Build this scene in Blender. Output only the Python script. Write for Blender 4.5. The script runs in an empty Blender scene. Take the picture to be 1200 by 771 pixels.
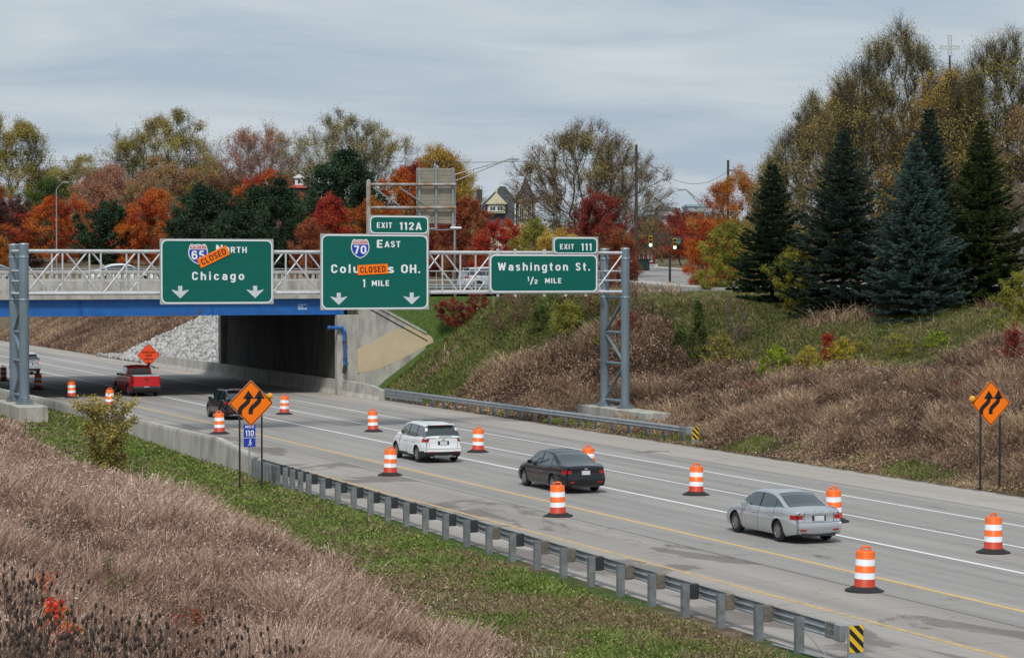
import bpy, math, random
import numpy as np
from mathutils import Vector, Matrix

C = bpy.data.collections.new('Scene things')
bpy.context.scene.collection.children.link(C)
scene = bpy.context.scene
R = math.radians

# ------------------------------------------------------------------ camera
FPX = 2800.0                       # focal length in photo pixels (photo 1200 wide)
CAMH = 8.0
YAW = math.atan(1115.0 / FPX)      # heading right of the road direction (+Y)
PITCH = -math.atan(65.5 / FPX)
cam_d = bpy.data.cameras.new('camera')
cam = bpy.data.objects.new('camera', cam_d)
scene.collection.objects.link(cam)
cam.location = (0, 0, CAMH)
cam.rotation_euler = (R(90) + PITCH, 0, -YAW)
cam_d.sensor_width = 36
cam_d.lens = FPX / 1200 * 36
cam_d.clip_start = 0.5
cam_d.clip_end = 12000
scene.camera = cam

# ------------------------------------------------------------------ world
SUN_EL, SUN_AZ = R(52), R(-150)    # sun high, behind and left of the camera (thin overcast)
world = bpy.data.worlds.new('World'); scene.world = world
world.use_nodes = True
nt = world.node_tree; nt.nodes.clear()
N = nt.nodes.new; L = nt.links.new
out = N('ShaderNodeOutputWorld'); bg = N('ShaderNodeBackground'); bg.inputs[1].default_value = 0.058
sky = N('ShaderNodeTexSky'); sky.sky_type = 'NISHITA'; sky.sun_disc = False
sky.sun_elevation = SUN_EL; sky.sun_rotation = SUN_AZ
sky.air_density = 1.6; sky.dust_density = 3.0
tc = N('ShaderNodeTexCoord')
sep = N('ShaderNodeSeparateXYZ'); L(tc.outputs['Generated'], sep.inputs[0])
# cloud deck seen in perspective: project the view direction on a high plane
zc = N('ShaderNodeMath'); zc.operation = 'ADD'; zc.inputs[1].default_value = 0.10; L(sep.outputs[2], zc.inputs[0])
zm = N('ShaderNodeMath'); zm.operation = 'MAXIMUM'; zm.inputs[1].default_value = 0.02; L(zc.outputs[0], zm.inputs[0])
dv = N('ShaderNodeVectorMath'); dv.operation = 'DIVIDE'; L(tc.outputs['Generated'], dv.inputs[0])
cb = N('ShaderNodeCombineXYZ'); L(zm.outputs[0], cb.inputs[0]); L(zm.outputs[0], cb.inputs[1]); cb.inputs[2].default_value = 1.0
L(cb.outputs[0], dv.inputs[1])
mp = N('ShaderNodeMapping'); mp.inputs['Rotation'].default_value = (0, 0, YAW); mp.inputs['Scale'].default_value = (0.62, 0.90, 0.0)
L(dv.outputs[0], mp.inputs[0])
nz = N('ShaderNodeTexNoise'); nz.inputs['Scale'].default_value = 1.5; nz.inputs['Detail'].default_value = 9; nz.inputs['Roughness'].default_value = 0.56
nz.inputs['Distortion'].default_value = 0.4
L(mp.outputs[0], nz.inputs['Vector'])
cr = N('ShaderNodeValToRGB')
cr.color_ramp.elements[0].position = 0.36; cr.color_ramp.elements[0].color = (4.05, 4.95, 6.0, 1)
cr.color_ramp.elements[1].position = 0.68; cr.color_ramp.elements[1].color = (6.0, 6.6, 7.15, 1)
L(nz.outputs[0], cr.inputs[0])
mx = N('ShaderNodeMixRGB'); mx.inputs[0].default_value = 0.90
L(sky.outputs[0], mx.inputs[1]); L(cr.outputs[0], mx.inputs[2])
L(mx.outputs[0], bg.inputs[0]); L(bg.outputs[0], out.inputs[0])

sun_d = bpy.data.lights.new('sun', 'SUN'); sun = bpy.data.objects.new('sun', sun_d); scene.collection.objects.link(sun)
sun_d.energy = 1.5; sun_d.angle = R(11); sun_d.color = (1.0, 0.965, 0.91)
sdir = Vector((math.sin(SUN_AZ) * math.cos(SUN_EL), math.cos(SUN_AZ) * math.cos(SUN_EL), math.sin(SUN_EL)))
sun.rotation_euler = sdir.to_track_quat('Z', 'Y').to_euler()

scene.view_settings.view_transform = 'Standard'; scene.view_settings.look = 'None'
scene.view_settings.exposure = 0.84; scene.view_settings.gamma = 1.0
scene.cycles.max_bounces = 6; scene.cycles.diffuse_bounces = 3; scene.cycles.glossy_bounces = 3
scene.cycles.transparent_max_bounces = 6; scene.cycles.transmission_bounces = 3
scene.cycles.use_denoising = True

# ------------------------------------------------------------------ pixel <-> world survey helpers
_c, _s = math.cos(YAW), math.sin(YAW)
_RT = Vector((_c, -_s, 0)); _FH = Vector((_s, _c, 0))
_FW = _FH * math.cos(PITCH) + Vector((0, 0, math.sin(PITCH)))
_UP = _RT.cross(_FW)
CAM = Vector((0, 0, CAMH))
def ray(u, v): return _FW + _RT * ((u - 600) / FPX) + _UP * ((385.5 - v) / FPX)
def onZ(u, v, Z=0.0):
    d = ray(u, v); return CAM + d * ((Z - CAMH) / d.z)
def onX(u, v, X):
    d = ray(u, v); return CAM + d * (X / d.x)
def onY(u, v, Y):
    d = ray(u, v); return CAM + d * (Y / d.y)
def atD(u, v, z):                  # point at depth z along the view
    d = ray(u, v); return CAM + d * z

# ------------------------------------------------------------------ materials
MATS = {}
def mat(name, col, rough=0.7, metal=0.0, col2=None, scale=4.0, detail=6, lo=0.35, hi=0.65, bump=0.0, bscale=None, stretch=(1, 1, 1), spec=0.5, coords='Object', col3=None, scale3=0.3, lo3=0.45, hi3=0.6, coat=0.0):
    if name in MATS: return MATS[name]
    m = bpy.data.materials.new(name); m.use_nodes = True
    t = m.node_tree; b = t.nodes['Principled BSDF']
    b.inputs['Roughness'].default_value = rough; b.inputs['Metallic'].default_value = metal
    b.inputs['Specular IOR Level'].default_value = spec
    b.inputs['Coat Weight'].default_value = coat
    if col2 is None: col2 = tuple(c * 0.82 for c in col)
    n = t.nodes.new; l = t.links.new
    tcn = n('ShaderNodeTexCoord'); mpn = n('ShaderNodeMapping'); mpn.inputs['Scale'].default_value = stretch
    if coords == 'World':
        gg = n('ShaderNodeNewGeometry'); l(gg.outputs['Position'], mpn.inputs[0])
    else: l(tcn.outputs[coords], mpn.inputs[0])
    nn = n('ShaderNodeTexNoise'); nn.inputs['Scale'].default_value = scale; nn.inputs['Detail'].default_value = detail; nn.inputs['Roughness'].default_value = 0.6
    l(mpn.outputs[0], nn.inputs['Vector'])
    r = n('ShaderNodeValToRGB'); r.color_ramp.elements[0].position = lo; r.color_ramp.elements[1].position = hi
    r.color_ramp.elements[0].color = (*col2, 1); r.color_ramp.elements[1].color = (*col, 1)
    l(nn.outputs[0], r.inputs[0]); last = r.outputs[0]
    if col3 is not None:
        n3 = n('ShaderNodeTexNoise'); n3.inputs['Scale'].default_value = scale3; n3.inputs['Detail'].default_value = 5
        l(mpn.outputs[0], n3.inputs['Vector'])
        r3 = n('ShaderNodeValToRGB'); r3.color_ramp.elements[0].position = lo3; r3.color_ramp.elements[1].position = hi3
        l(n3.outputs[0], r3.inputs[0])
        mm = n('ShaderNodeMixRGB'); l(r3.outputs[0], mm.inputs[0]); l(last, mm.inputs[1]); mm.inputs[2].default_value = (*col3, 1); last = mm.outputs[0]
    l(last, b.inputs['Base Color'])
    if bump:
        bn = n('ShaderNodeTexNoise'); bn.inputs['Scale'].default_value = bscale or scale * 3; bn.inputs['Detail'].default_value = 5
        l(mpn.outputs[0], bn.inputs['Vector'])
        bu = n('ShaderNodeBump'); bu.inputs['Strength'].default_value = bump; bu.inputs['Distance'].default_value = 0.05
        l(bn.outputs[0], bu.inputs['Height']); l(bu.outputs[0], b.inputs['Normal'])
    MATS[name] = m; return m

def emat(name, col, strength):
    if name in MATS: return MATS[name]
    m = mat(name, col, 0.4); b = m.node_tree.nodes['Principled BSDF']
    b.inputs['Emission Color'].default_value = (*col, 1); b.inputs['Emission Strength'].default_value = strength
    return m

def leafmat(name, cols, trans=0.25, rough=0.6):
    """foliage: every leaf clump takes its own hue from the ramp through the face attribute rnd"""
    if name in MATS: return MATS[name]
    m = bpy.data.materials.new(name); m.use_nodes = True
    t = m.node_tree; b = t.nodes['Principled BSDF']; n = t.nodes.new; l = t.links.new
    a = n('ShaderNodeAttribute'); a.attribute_name = 'rnd'
    r = n('ShaderNodeValToRGB'); e = r.color_ramp.elements
    while len(e) < len(cols): e.new(0.5)
    for i, c in enumerate(cols):
        e[i].position = i / (len(cols) - 1); e[i].color = (*c, 1)
    l(a.outputs['Fac'], r.inputs[0]); l(r.outputs[0], b.inputs['Base Color'])
    b.inputs['Roughness'].default_value = rough; b.inputs['Specular IOR Level'].default_value = 0.25
    tr = n('ShaderNodeBsdfTranslucent'); l(r.outputs[0], tr.inputs[0])
    ms = n('ShaderNodeMixShader'); ms.inputs[0].default_value = trans
    o = t.nodes['Material Output']; l(b.outputs[0], ms.inputs[1]); l(tr.outputs[0], ms.inputs[2]); l(ms.outputs[0], o.inputs[0])
    MATS[name] = m; return m

# ------------------------------------------------------------------ mesh helpers
class MB:
    """collects shapes for ONE mesh object"""
    def __init__(s): s.v = []; s.f = []; s.m = []; s.mats = []; s.sm = []
    def mi(s, m):
        if m not in s.mats: s.mats.append(m)
        return s.mats.index(m)
    def add(s, vs, fs, m, smooth=False):
        k = len(s.v); s.v += [tuple(v) for v in vs]
        i = s.mi(m)
        for f in fs: s.f.append([k + a for a in f]); s.m.append(i); s.sm.append(smooth)
    def box(s, c, d, m, rz=0.0, bev=0.0, M=None):
        """box: centre c, full size d; bevelled top and side edges when bev > 0"""
        x, y, z = d[0] / 2, d[1] / 2, d[2] / 2
        if bev <= 0:
            vs = [(-x, -y, -z), (x, -y, -z), (x, y, -z), (-x, y, -z), (-x, -y, z), (x, -y, z), (x, y, z), (-x, y, z)]
            fs = [(3, 2, 1, 0), (4, 5, 6, 7), (0, 1, 5, 4), (1, 2, 6, 5), (2, 3, 7, 6), (3, 0, 4, 7)]
        else:
            def ring(a, b, zz, ch):
                return [(-a + ch, -b, zz), (a - ch, -b, zz), (a, -b + ch, zz), (a, b - ch, zz), (a - ch, b, zz), (-a + ch, b, zz), (-a, b - ch, zz), (-a, -b + ch, zz)]
            vs = ring(x - bev, y - bev, -z, bev) + ring(x, y, -z + bev, bev) + ring(x, y, z - bev, bev) + ring(x - bev, y - bev, z, bev)
            fs = [tuple(range(7, -1, -1)), tuple(range(24, 32))]
            for k in range(3):
                for i in range(8): fs.append((k * 8 + i, k * 8 + (i + 1) % 8, k * 8 + 8 + (i + 1) % 8, k * 8 + 8 + i))
        if M is None: M = Matrix.Translation(Vector(c)) @ Matrix.Rotation(rz, 4, 'Z')
        s.add([M @ Vector(v) for v in vs], fs, m)
    def tube(s, a, b, r, m, r2=None, n=8, caps=True, smooth=True):
        a = Vector(a); b = Vector(b); d = b - a
        if d.length < 1e-6: return
        r2 = r if r2 is None else r2
        q = d.to_track_quat('Z', 'Y'); vs = []
        for p, rr in ((a, r), (b, r2)):
            for i in range(n):
                t = 2 * math.pi * i / n; vs.append(p + q @ Vector((math.cos(t) * rr, math.sin(t) * rr, 0)))
        fs = [(i, (i + 1) % n, n + (i + 1) % n, n + i) for i in range(n)]
        s.add(vs, fs, m, smooth)
        if caps: s.add(vs, [tuple(range(n - 1, -1, -1)), tuple(range(n, 2 * n))], m)
    def path(s, pts, r, m, n=6):
        for a, b in zip(pts[:-1], pts[1:]): s.tube(a, b, r, m, n=n)
    def lathe(s, prof, m, n=24, smooth=True, c=(0, 0, 0), ms=None):
        """prof: list of (r, z); ms: optional material per band"""
        vs = []
        for r, z in prof:
            for i in range(n):
                t = 2 * math.pi * i / n; vs.append((c[0] + r * math.cos(t), c[1] + r * math.sin(t), c[2] + z))
        for k in range(len(prof) - 1):
            fs = [(k * n + i, k * n + (i + 1) % n, (k + 1) * n + (i + 1) % n, (k + 1) * n + i) for i in range(n)]
            kk = len(s.v)
            if k == 0: s.v += vs; base = kk
            i_ = s.mi(ms[k] if ms else m)
            for f in fs: s.f.append([base + a for a in f]); s.m.append(i_); s.sm.append(smooth)
        i_ = s.mi(ms[-1] if ms else m); last = (len(prof) - 1) * n
        s.f.append([base + last + i for i in range(n)]); s.m.append(i_); s.sm.append(False)
    def prism(s, pts, ax, a0, a1, m, smooth=False):
        """polygon pts (2-D) extruded along axis ax ('x','y','z') from a0 to a1"""
        def mk(p, a):
            return {'x': (a, p[0], p[1]), 'y': (p[0], a, p[1]), 'z': (p[0], p[1], a)}[ax]
        n = len(pts); vs = [mk(p, a0) for p in pts] + [mk(p, a1) for p in pts]
        fs = [(i, (i + 1) % n, n + (i + 1) % n, n + i) for i in range(n)]
        s.add(vs, fs, m, smooth); s.add(vs, [tuple(range(n - 1, -1, -1)), tuple(range(n, 2 * n))], m)
    def build(s, name, parent=None, origin=None, fix=False):
        me = bpy.data.meshes.new(name)
        if origin is not None:
            ox, oy, oz = origin; s.v = [(a - ox, b - oy, c - oz) for a, b, c in s.v]
        me.from_pydata(s.v, [], s.f)
        for m in s.mats: me.materials.append(m)
        me.polygons.foreach_set('material_index', s.m)
        me.polygons.foreach_set('use_smooth', s.sm)
        if fix:
            import bmesh
            b = bmesh.new(); b.from_mesh(me); bmesh.ops.recalc_face_normals(b, faces=b.faces[:]); b.to_mesh(me); b.free()
        me.update()
        o = bpy.data.objects.new(name, me); C.objects.link(o)
        if parent is not None: o.parent = parent
        elif origin is not None: o.location = origin
        return o

def npmesh(name, V, nper, mat_, parent=None, rnd=None, extra=None, origin=None, faces=None, smooth=False):
    """V: (k*nper,3) corners of k polygons with nper corners each, or faces given as (k,nper) indices"""
    V = np.asarray(V, np.float32).reshape(-1, 3)
    if origin is not None: V = V - np.asarray(origin, np.float32)
    me = bpy.data.meshes.new(name)
    if faces is None: faces = np.arange(len(V), dtype=np.int32).reshape(-1, nper)
    k = len(faces)
    me.vertices.add(len(V)); me.vertices.foreach_set('co', V.ravel())
    me.loops.add(k * nper); me.loops.foreach_set('vertex_index', np.asarray(faces, np.int32).ravel())
    me.polygons.add(k); me.polygons.foreach_set('loop_start', np.arange(0, k * nper, nper, dtype=np.int32))
    me.polygons.foreach_set('loop_total', np.full(k, nper, np.int32))
    if smooth: me.polygons.foreach_set('use_smooth', np.ones(k, bool))
    me.update(calc_edges=True)
    for an, arr, dom in (('rnd', rnd, 'FACE'),) + tuple(extra or ()):
        if arr is not None:
            at = me.attributes.new(an, 'FLOAT', dom); at.data.foreach_set('value', np.asarray(arr, np.float32))
    me.materials.append(mat_)
    o = bpy.data.objects.new(name, me); C.objects.link(o)
    if parent is not None: o.parent = parent
    elif origin is not None: o.location = origin
    return o

def tag(o, label, cat, group=None, kind=None):
    o['label'] = label
    if cat: o['category'] = cat
    if group: o['group'] = group
    if kind: o['kind'] = kind
    return o
def struct(o): o['kind'] = 'structure'; return o
def empty(name, loc, rz=0.0, label=None, cat=None, group=None):
    o = bpy.data.objects.new(name, None); C.objects.link(o); o.location = loc; o.rotation_euler = (0, 0, rz)
    o.empty_display_size = 0.2
    if label: tag(o, label, cat, group)
    return o
def kids(o): return [c for c in bpy.data.objects if c.parent == o]
KCACHE = {}
def copy_tree(o, parent=None):
    c = o.copy(); C.objects.link(c); c.parent = parent
    if o.name not in KCACHE: KCACHE[o.name] = kids(o)
    for ch in KCACHE[o.name]: copy_tree(ch, c)
    return c

# stroke lettering in the manner of road signs: every glyph is a few ribbons of even width
_SW = 0.165; _H = _SW / 2
def _arc(cx, cy, rx, ry, a0, a1, n=8):
    return [(cx + rx * math.cos(R(a0 + (a1 - a0) * i / n)), cy + ry * math.sin(R(a0 + (a1 - a0) * i / n))) for i in range(n + 1)]
def _loop(x0, y0, x1, y1, r):
    r = min(r, (x1 - x0) / 2, (y1 - y0) / 2)
    return _arc(x1 - r, y1 - r, r, r, 0, 90, 5) + _arc(x0 + r, y1 - r, r, r, 90, 180, 5) + _arc(x0 + r, y0 + r, r, r, 180, 270, 5) + _arc(x1 - r, y0 + r, r, r, 270, 360, 5) + [(x1, y1 - r)]
def _glyphs():
    h = _H; G = {}
    t = 1 - h
    G['C'] = (.56, [[(.50, .68)] + _arc(.29, t - .21, .21, .21, 0, 180) + _arc(.29, h + .21, .21, .21, 180, 360) + [(.50, .32)]])
    G['O'] = (.60, [_loop(h, h, .52, t, .22)]); G['0'] = (.58, [_loop(h, h, .48, t, .20)])
    G['D'] = (.58, [[(h, 0), (h, 1)], [(h, t), (.27, t)] + _arc(.27, t - .22, .23, .22, 90, 0)[1:] + _arc(.27, h + .22, .23, .22, 0, -90) + [(h, h)]])
    G['E'] = (.50, [[(h, 0), (h, 1)], [(h, t), (.48, t)], [(h, .5), (.44, .5)], [(h, h), (.48, h)]])
    G['L'] = (.48, [[(h, 0), (h, 1)], [(h, h), (.46, h)]])
    G['H'] = (.58, [[(h, 0), (h, 1)], [(.50, 0), (.50, 1)], [(h, .5), (.50, .5)]])
    G['I'] = (.17, [[(h, 0), (h, 1)]])
    G['T'] = (.52, [[(.26, 0), (.26, 1)], [(0, t), (.52, t)]])
    G['X'] = (.58, [[(.07, 0), (.51, 1)], [(.51, 0), (.07, 1)]])
    G['N'] = (.58, [[(h, 0), (h, 1)], [(.50, 0), (.50, 1)], [(h, .97), (.50, .03)]])
    G['M'] = (.70, [[(h, 0), (h, 1)], [(.62, 0), (.62, 1)], [(h, .97), (.35, .25)], [(.62, .97), (.35, .25)]])
    G['A'] = (.64, [[(.07, 0), (.32, .98)], [(.57, 0), (.32, .98)], [(.14, .26), (.50, .26)]])
    G['V'] = (.60, [[(.07, 1), (.30, .02)], [(.53, 1), (.30, .02)]])
    G['W'] = (.86, [[(.07, 1), (.24, .03)], [(.24, .03), (.43, .92)], [(.43, .92), (.62, .03)], [(.62, .03), (.79, 1)]])
    G['K'] = (.58, [[(h, 0), (h, 1)], [(h, .36), (.50, 1)], [(.22, .52), (.53, 0)]])
    bowl = [(h, t), (.29, t)] + _arc(.29, t - .21, .20, .21, 90, -90)[1:] + [(h, t - .42)]
    G['P'] = (.56, [[(h, 0), (h, 1)], bowl]); G['R'] = (.56, [[(h, 0), (h, 1)], bowl, [(.28, .50), (.50, 0)]])
    G['U'] = (.58, [[(h, 1), (h, .29)] + _arc(.29, .29, .21, .21, 180, 360)[1:] + [(.50, 1)]])
    G['S'] = (.54, [[(.46, .76)] + _arc(.27, .72, .19, .20, 10, 200, 8) + [(.20, .545), (.34, .46)] + _arc(.27, .28, .19, .20, 20, -170, 8)])
    G['F'] = (.48, [[(h, 0), (h, 1)], [(h, t), (.48, t)], [(h, .5), (.42, .5)]])
    G['B'] = (.56, [[(h, 0), (h, 1)], bowl, [(h, .5), (.29, .5)] + _arc(.29, .29, .20, .21, 90, -90)[1:] + [(h, h)]])
    G['G'] = (.58, [[(.50, .70)] + _arc(.29, t - .21, .21, .21, 0, 180) + _arc(.29, h + .21, .21, .21, 180, 360) + [(.50, .46), (.30, .46)]])
    G['1'] = (.30, [[(.20, 0), (.20, 1)], [(.20, .95), (.02, .80)]])
    G['2'] = (.54, [[(.07, .70)] + _arc(.27, .72, .19, .20, 175, -20, 8) + [(.08, .10)], [(.06, h), (.50, h)]])
    G['5'] = (.54, [[(.10, t), (.46, t)], [(.12, 1 - h), (.10, .50)], [(.10, .52)] + _arc(.26, .33, .20, .25, 115, -165, 9)])
    G['6'] = (.56, [_loop(h, h, .48, .58, .2), [(h, .34), (h, .68)] + _arc(.28, .71, .2, .21, 180, 15, 8)])
    G['7'] = (.52, [[(.02, t), (.50, t)], [(.46, t), (.20, 0)]])
    G['/'] = (.50, [[(.05, -.05), (.42, 1.05)]])
    G['.'] = (.18, [[(h, 0), (h, .19)]])
    x = .74; tx = x - h                                                   # lower case
    G['o'] = (.56, [_loop(h, h, .48, tx, .2)])
    G['c'] = (.52, [[(.45, .52)] + _arc(.27, tx - .19, .19, .19, 0, 180) + _arc(.27, h + .19, .19, .19, 180, 360) + [(.45, .22)]])
    G['a'] = (.52, [[(.45, 0), (.45, .50)] + _arc(.27, tx - .17, .18, .17, 0, 165, 7), [(.45, .40), (.25, .40)] + _arc(.24, .24, .165, .16, 90, 270, 7)[1:] + [(.34, .08), (.45, .14)]])
    G['g'] = (.55, [[(.47, x), (.47, -.05)] + _arc(.28, -.06, .19, .17, 0, -160, 7), _loop(h, h, .47, tx, .19)])
    G['h'] = (.54, [[(h, 0), (h, 1)], [(h, .46)] + _arc(.27, tx - .19, .19, .19, 170, 0, 7) + [(.46, 0)]])
    G['n'] = (.54, [[(h, 0), (h, x)], [(h, .46)] + _arc(.27, tx - .19, .19, .19, 170, 0, 7) + [(.46, 0)]])
    G['u'] = (.54, [[(h, x), (h, .27)] + _arc(.27, h + .19, .19, .19, 180, 350, 7), [(.46, 0), (.46, x)]])
    G['i'] = (.17, [[(h, 0), (h, x)], [(h, .84), (h, 1)]])
    G['l'] = (.17, [[(h, 0), (h, 1)]])
    G['t'] = (.38, [[(.17, .98), (.17, .22)] + _arc(.29, .22, .12, .14, 180, 290, 5)[1:], [(.01, x - h), (.36, x - h)]])
    G['s'] = (.48, [[(.41, .56)] + _arc(.24, .53, .165, .135, 15, 200, 7) + [(.18, .41), (.30, .33)] + _arc(.24, .21, .165, .135, 20, -165, 7)])
    return G
GLYPHS = _glyphs()
def text_tris(s, spacing=1.0, bold=0.012):
    x = 0; vs = []; fs = []; k = 0
    w = _H * (1 + (bold - .012) * 6)
    for ch in s:
        if ch == ' ': x += .40 * spacing; continue
        wd, strokes = GLYPHS[ch]
        for st in strokes:
            P = [Vector(p) for p in st]; Lf = []; Rt = []
            P = [p for i, p in enumerate(P) if i == 0 or (p - P[i - 1]).length > 1e-4]
            closed = (P[0] - P[-1]).length < 1e-3
            for i, p in enumerate(P):
                if closed and i in (0, len(P) - 1): a, b = P[-2], P[1]
                else: a, b = P[max(0, i - 1)], P[min(len(P) - 1, i + 1)]
                d = (b - a).normalized(); n_ = Vector((-d.y, d.x)) * w
                Lf.append(p + n_); Rt.append(p - n_)
            b0 = len(vs); n = len(P)
            vs += [((x + q.x) * .73, q.y * .73, k) for q in Lf + Rt]
            fs += [(b0 + n + i, b0 + n + i + 1, b0 + i + 1, b0 + i) for i in range(n - 1)]
            k = (k + 1) % 7
        x += wd + .17 * spacing ** 2.2
    return vs, fs
def put_text(mb, s, x0, x1, yb, cap, fn, m, spacing=1.0, bold=0.012, rot=0.0, centre=None):
    """letters fitted between x0 and x1 on baseline yb with capital height cap (in the panel's own units); fn maps (x,y) to 3-D"""
    vs, fs = text_tris(s, spacing, bold)
    a = min(v[0] for v in vs); b = max(v[0] for v in vs)
    ky = cap / 0.73; kx = (x1 - x0) / (b - a)
    P = [(x0 + (x - a) * kx, yb + y * ky, k) for x, y, k in vs]
    if rot:
        cx, cy = centre or ((x0 + x1) / 2, yb + cap / 2); cr_, sr_ = math.cos(rot), math.sin(rot)
        P = [(cx + (x - cx) * cr_ - (y - cy) * sr_, cy + (x - cx) * sr_ + (y - cy) * cr_, k) for x, y, k in P]
    out_ = []
    for x, y, k in P:
        q = fn(x, y); out_.append((q[0], q[1] - k * .0004, q[2]))
    mb.add(out_, fs, m)
def rrect(x0, y0, x1, y1, r, n=5):
    P = []
    for cx, cy, a in ((x1 - r, y1 - r, 0), (x0 + r, y1 - r, 90), (x0 + r, y0 + r, 180), (x1 - r, y0 + r, 270)):
        for i in range(n + 1):
            t = R(a + 90 * i / n); P.append((cx + r * math.cos(t), cy + r * math.sin(t)))
    return P

def smooth(a, b, x):
    t = min(1, max(0, (x - a) / (b - a))); return t * t * (3 - 2 * t)
def lerp(a, b, t): return a + (b - a) * t
def interp(x, pts):
    if x <= pts[0][0]: return pts[0][1]
    for (a, va), (b, vb) in zip(pts[:-1], pts[1:]):
        if x <= b: return va + (vb - va) * (x - a) / (b - a)
    return pts[-1][1]
# ================================================================== TERRAIN
BR0, BR1 = 150.0, 180.0          # the overpass spans the road between these distances
ABX = 47.75                      # face of the abutment
def wall_x(Y): return interp(Y, [(-60, 24.1), (45, 24.3), (90, 25.35), (96, 25.2), (107, 24.3), (126, 23.0), (150, 21.5), (900, 21.5)])
def left_g(Y): return interp(Y, [(92, 0.02), (97, .08), (103, .36), (113, .92), (120, 1.0)])
def field_edge(Y): return interp(Y, [(20, 15.0), (48, 17.9), (62, 19.5), (80, 19.6), (110, 19.3), (140, 18.0)])
RNG = random.Random(4)
def vnoise(x, y, s=1.0):
    return (math.sin(x * 0.31 * s + 1.3 * math.sin(y * 0.23 * s)) + math.sin(y * 0.37 * s + 1.7 * math.sin(x * 0.19 * s + 2.0)) + 0.5 * math.sin(x * 0.83 * s + y * 0.71 * s)) / 2.5
def plateau(Y): return lerp(5.6, 6.45, smooth(112, 146, Y))
def T(X, Y):
    if X < wall_x(Y) + 0.15:
        fe = field_edge(Y)
        z = left_g(Y)
        if X < fe: z += min(4.6, 0.205 * (fe - X) * smooth(0, 3, fe - X)) + 0.06 * vnoise(X, Y, 2.0) * smooth(0, 2, fe - X)
        if Y > 140: z = max(z, 6.45 * smooth(0, 14, (wall_x(Y) - 1 - X)) if not (BR0 - .3 < Y < BR1 + .3) else 6.35)
        return z
    if X < 48.75 or (X < 49.31 and Y > 140 and False): return -0.25
    # right bank
    if BR0 - 0.2 <= Y <= BR1 + 0.2: return 6.42
    if Y < BR0: run = lerp(20, 9.5, smooth(108, 149, Y))
    else: run = lerp(12, 17, smooth(182, 260, Y))
    d = X - 49.2 - 4.2 * smooth(97, 108, Y) * smooth(131, 123, Y)
    if d <= 0: return -0.05
    t = d / run
    zp = plateau(Y) if Y < BR0 else 6.45 + 0.019 * min(230, max(0, Y - 184))
    if Y < BR0 and Y > 130: t = max(t, (d / 9.0) * smooth(135, 149, Y))
    tt = min(1.0, t)
    z = zp * (tt * 0.93 + 0.07 * smooth(0, 1, tt)) * smooth(-0.3, 1.2, d)
    if Y < 142: z += 0.12 * vnoise(X, Y, 1.6) * smooth(0, 4, d) * smooth(1.25, .9, t)
    if t > 1 and Y < BR0: z += (6.45 - zp) * smooth(0, 22, X - 49.2 - run)
    return z

# ground sheet: non-uniform grid, one sheet out to the horizon
xs = sorted(set([-6000, -3000, -1200, -500, -200, -100, -60, -40] + list(np.arange(-30, 10, 2.0)) + list(np.arange(10, 28, 0.6)) + [28, 35, 42, 48, 48.3, 48.74, 48.76, 49.0, 49.3] + list(np.arange(49.8, 76, 0.7)) + list(np.arange(76, 120, 4.0)) + [130, 150, 180, 220, 300, 420, 600, 900, 1500, 3000, 7000]))
ys = sorted(set([-3000, -800, -200, -60, -30, -10, 0] + list(np.arange(6, 148, 1.5)) + [BR0 - .9, BR0 - 0.3, BR0 - .1, 158, 170, BR1 + .1, BR1 + 0.4, BR1 + 1.2] + list(np.arange(184, 300, 3.0)) + [310, 330, 360, 400, 460, 540, 700, 1000, 1600, 3000, 8000]))
gv = []
for y in ys:
    wx = wall_x(y)
    for x in xs:
        xx = x
        if 10 < x < 28:      # snap the two columns next to the wall so that the step stays clean
            if abs(x - (wx + 0.05)) < 0.3: xx = wx + 0.05
            elif 0 < x - (wx + 0.05) < 0.9: xx = wx + 0.22
        gv.append((xx, y, T(xx, y)))
nx = len(xs)
gf = [(j * nx + i, j * nx + i + 1, (j + 1) * nx + i + 1, (j + 1) * nx + i) for j in range(len(ys) - 1) for i in range(nx - 1)]

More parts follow.
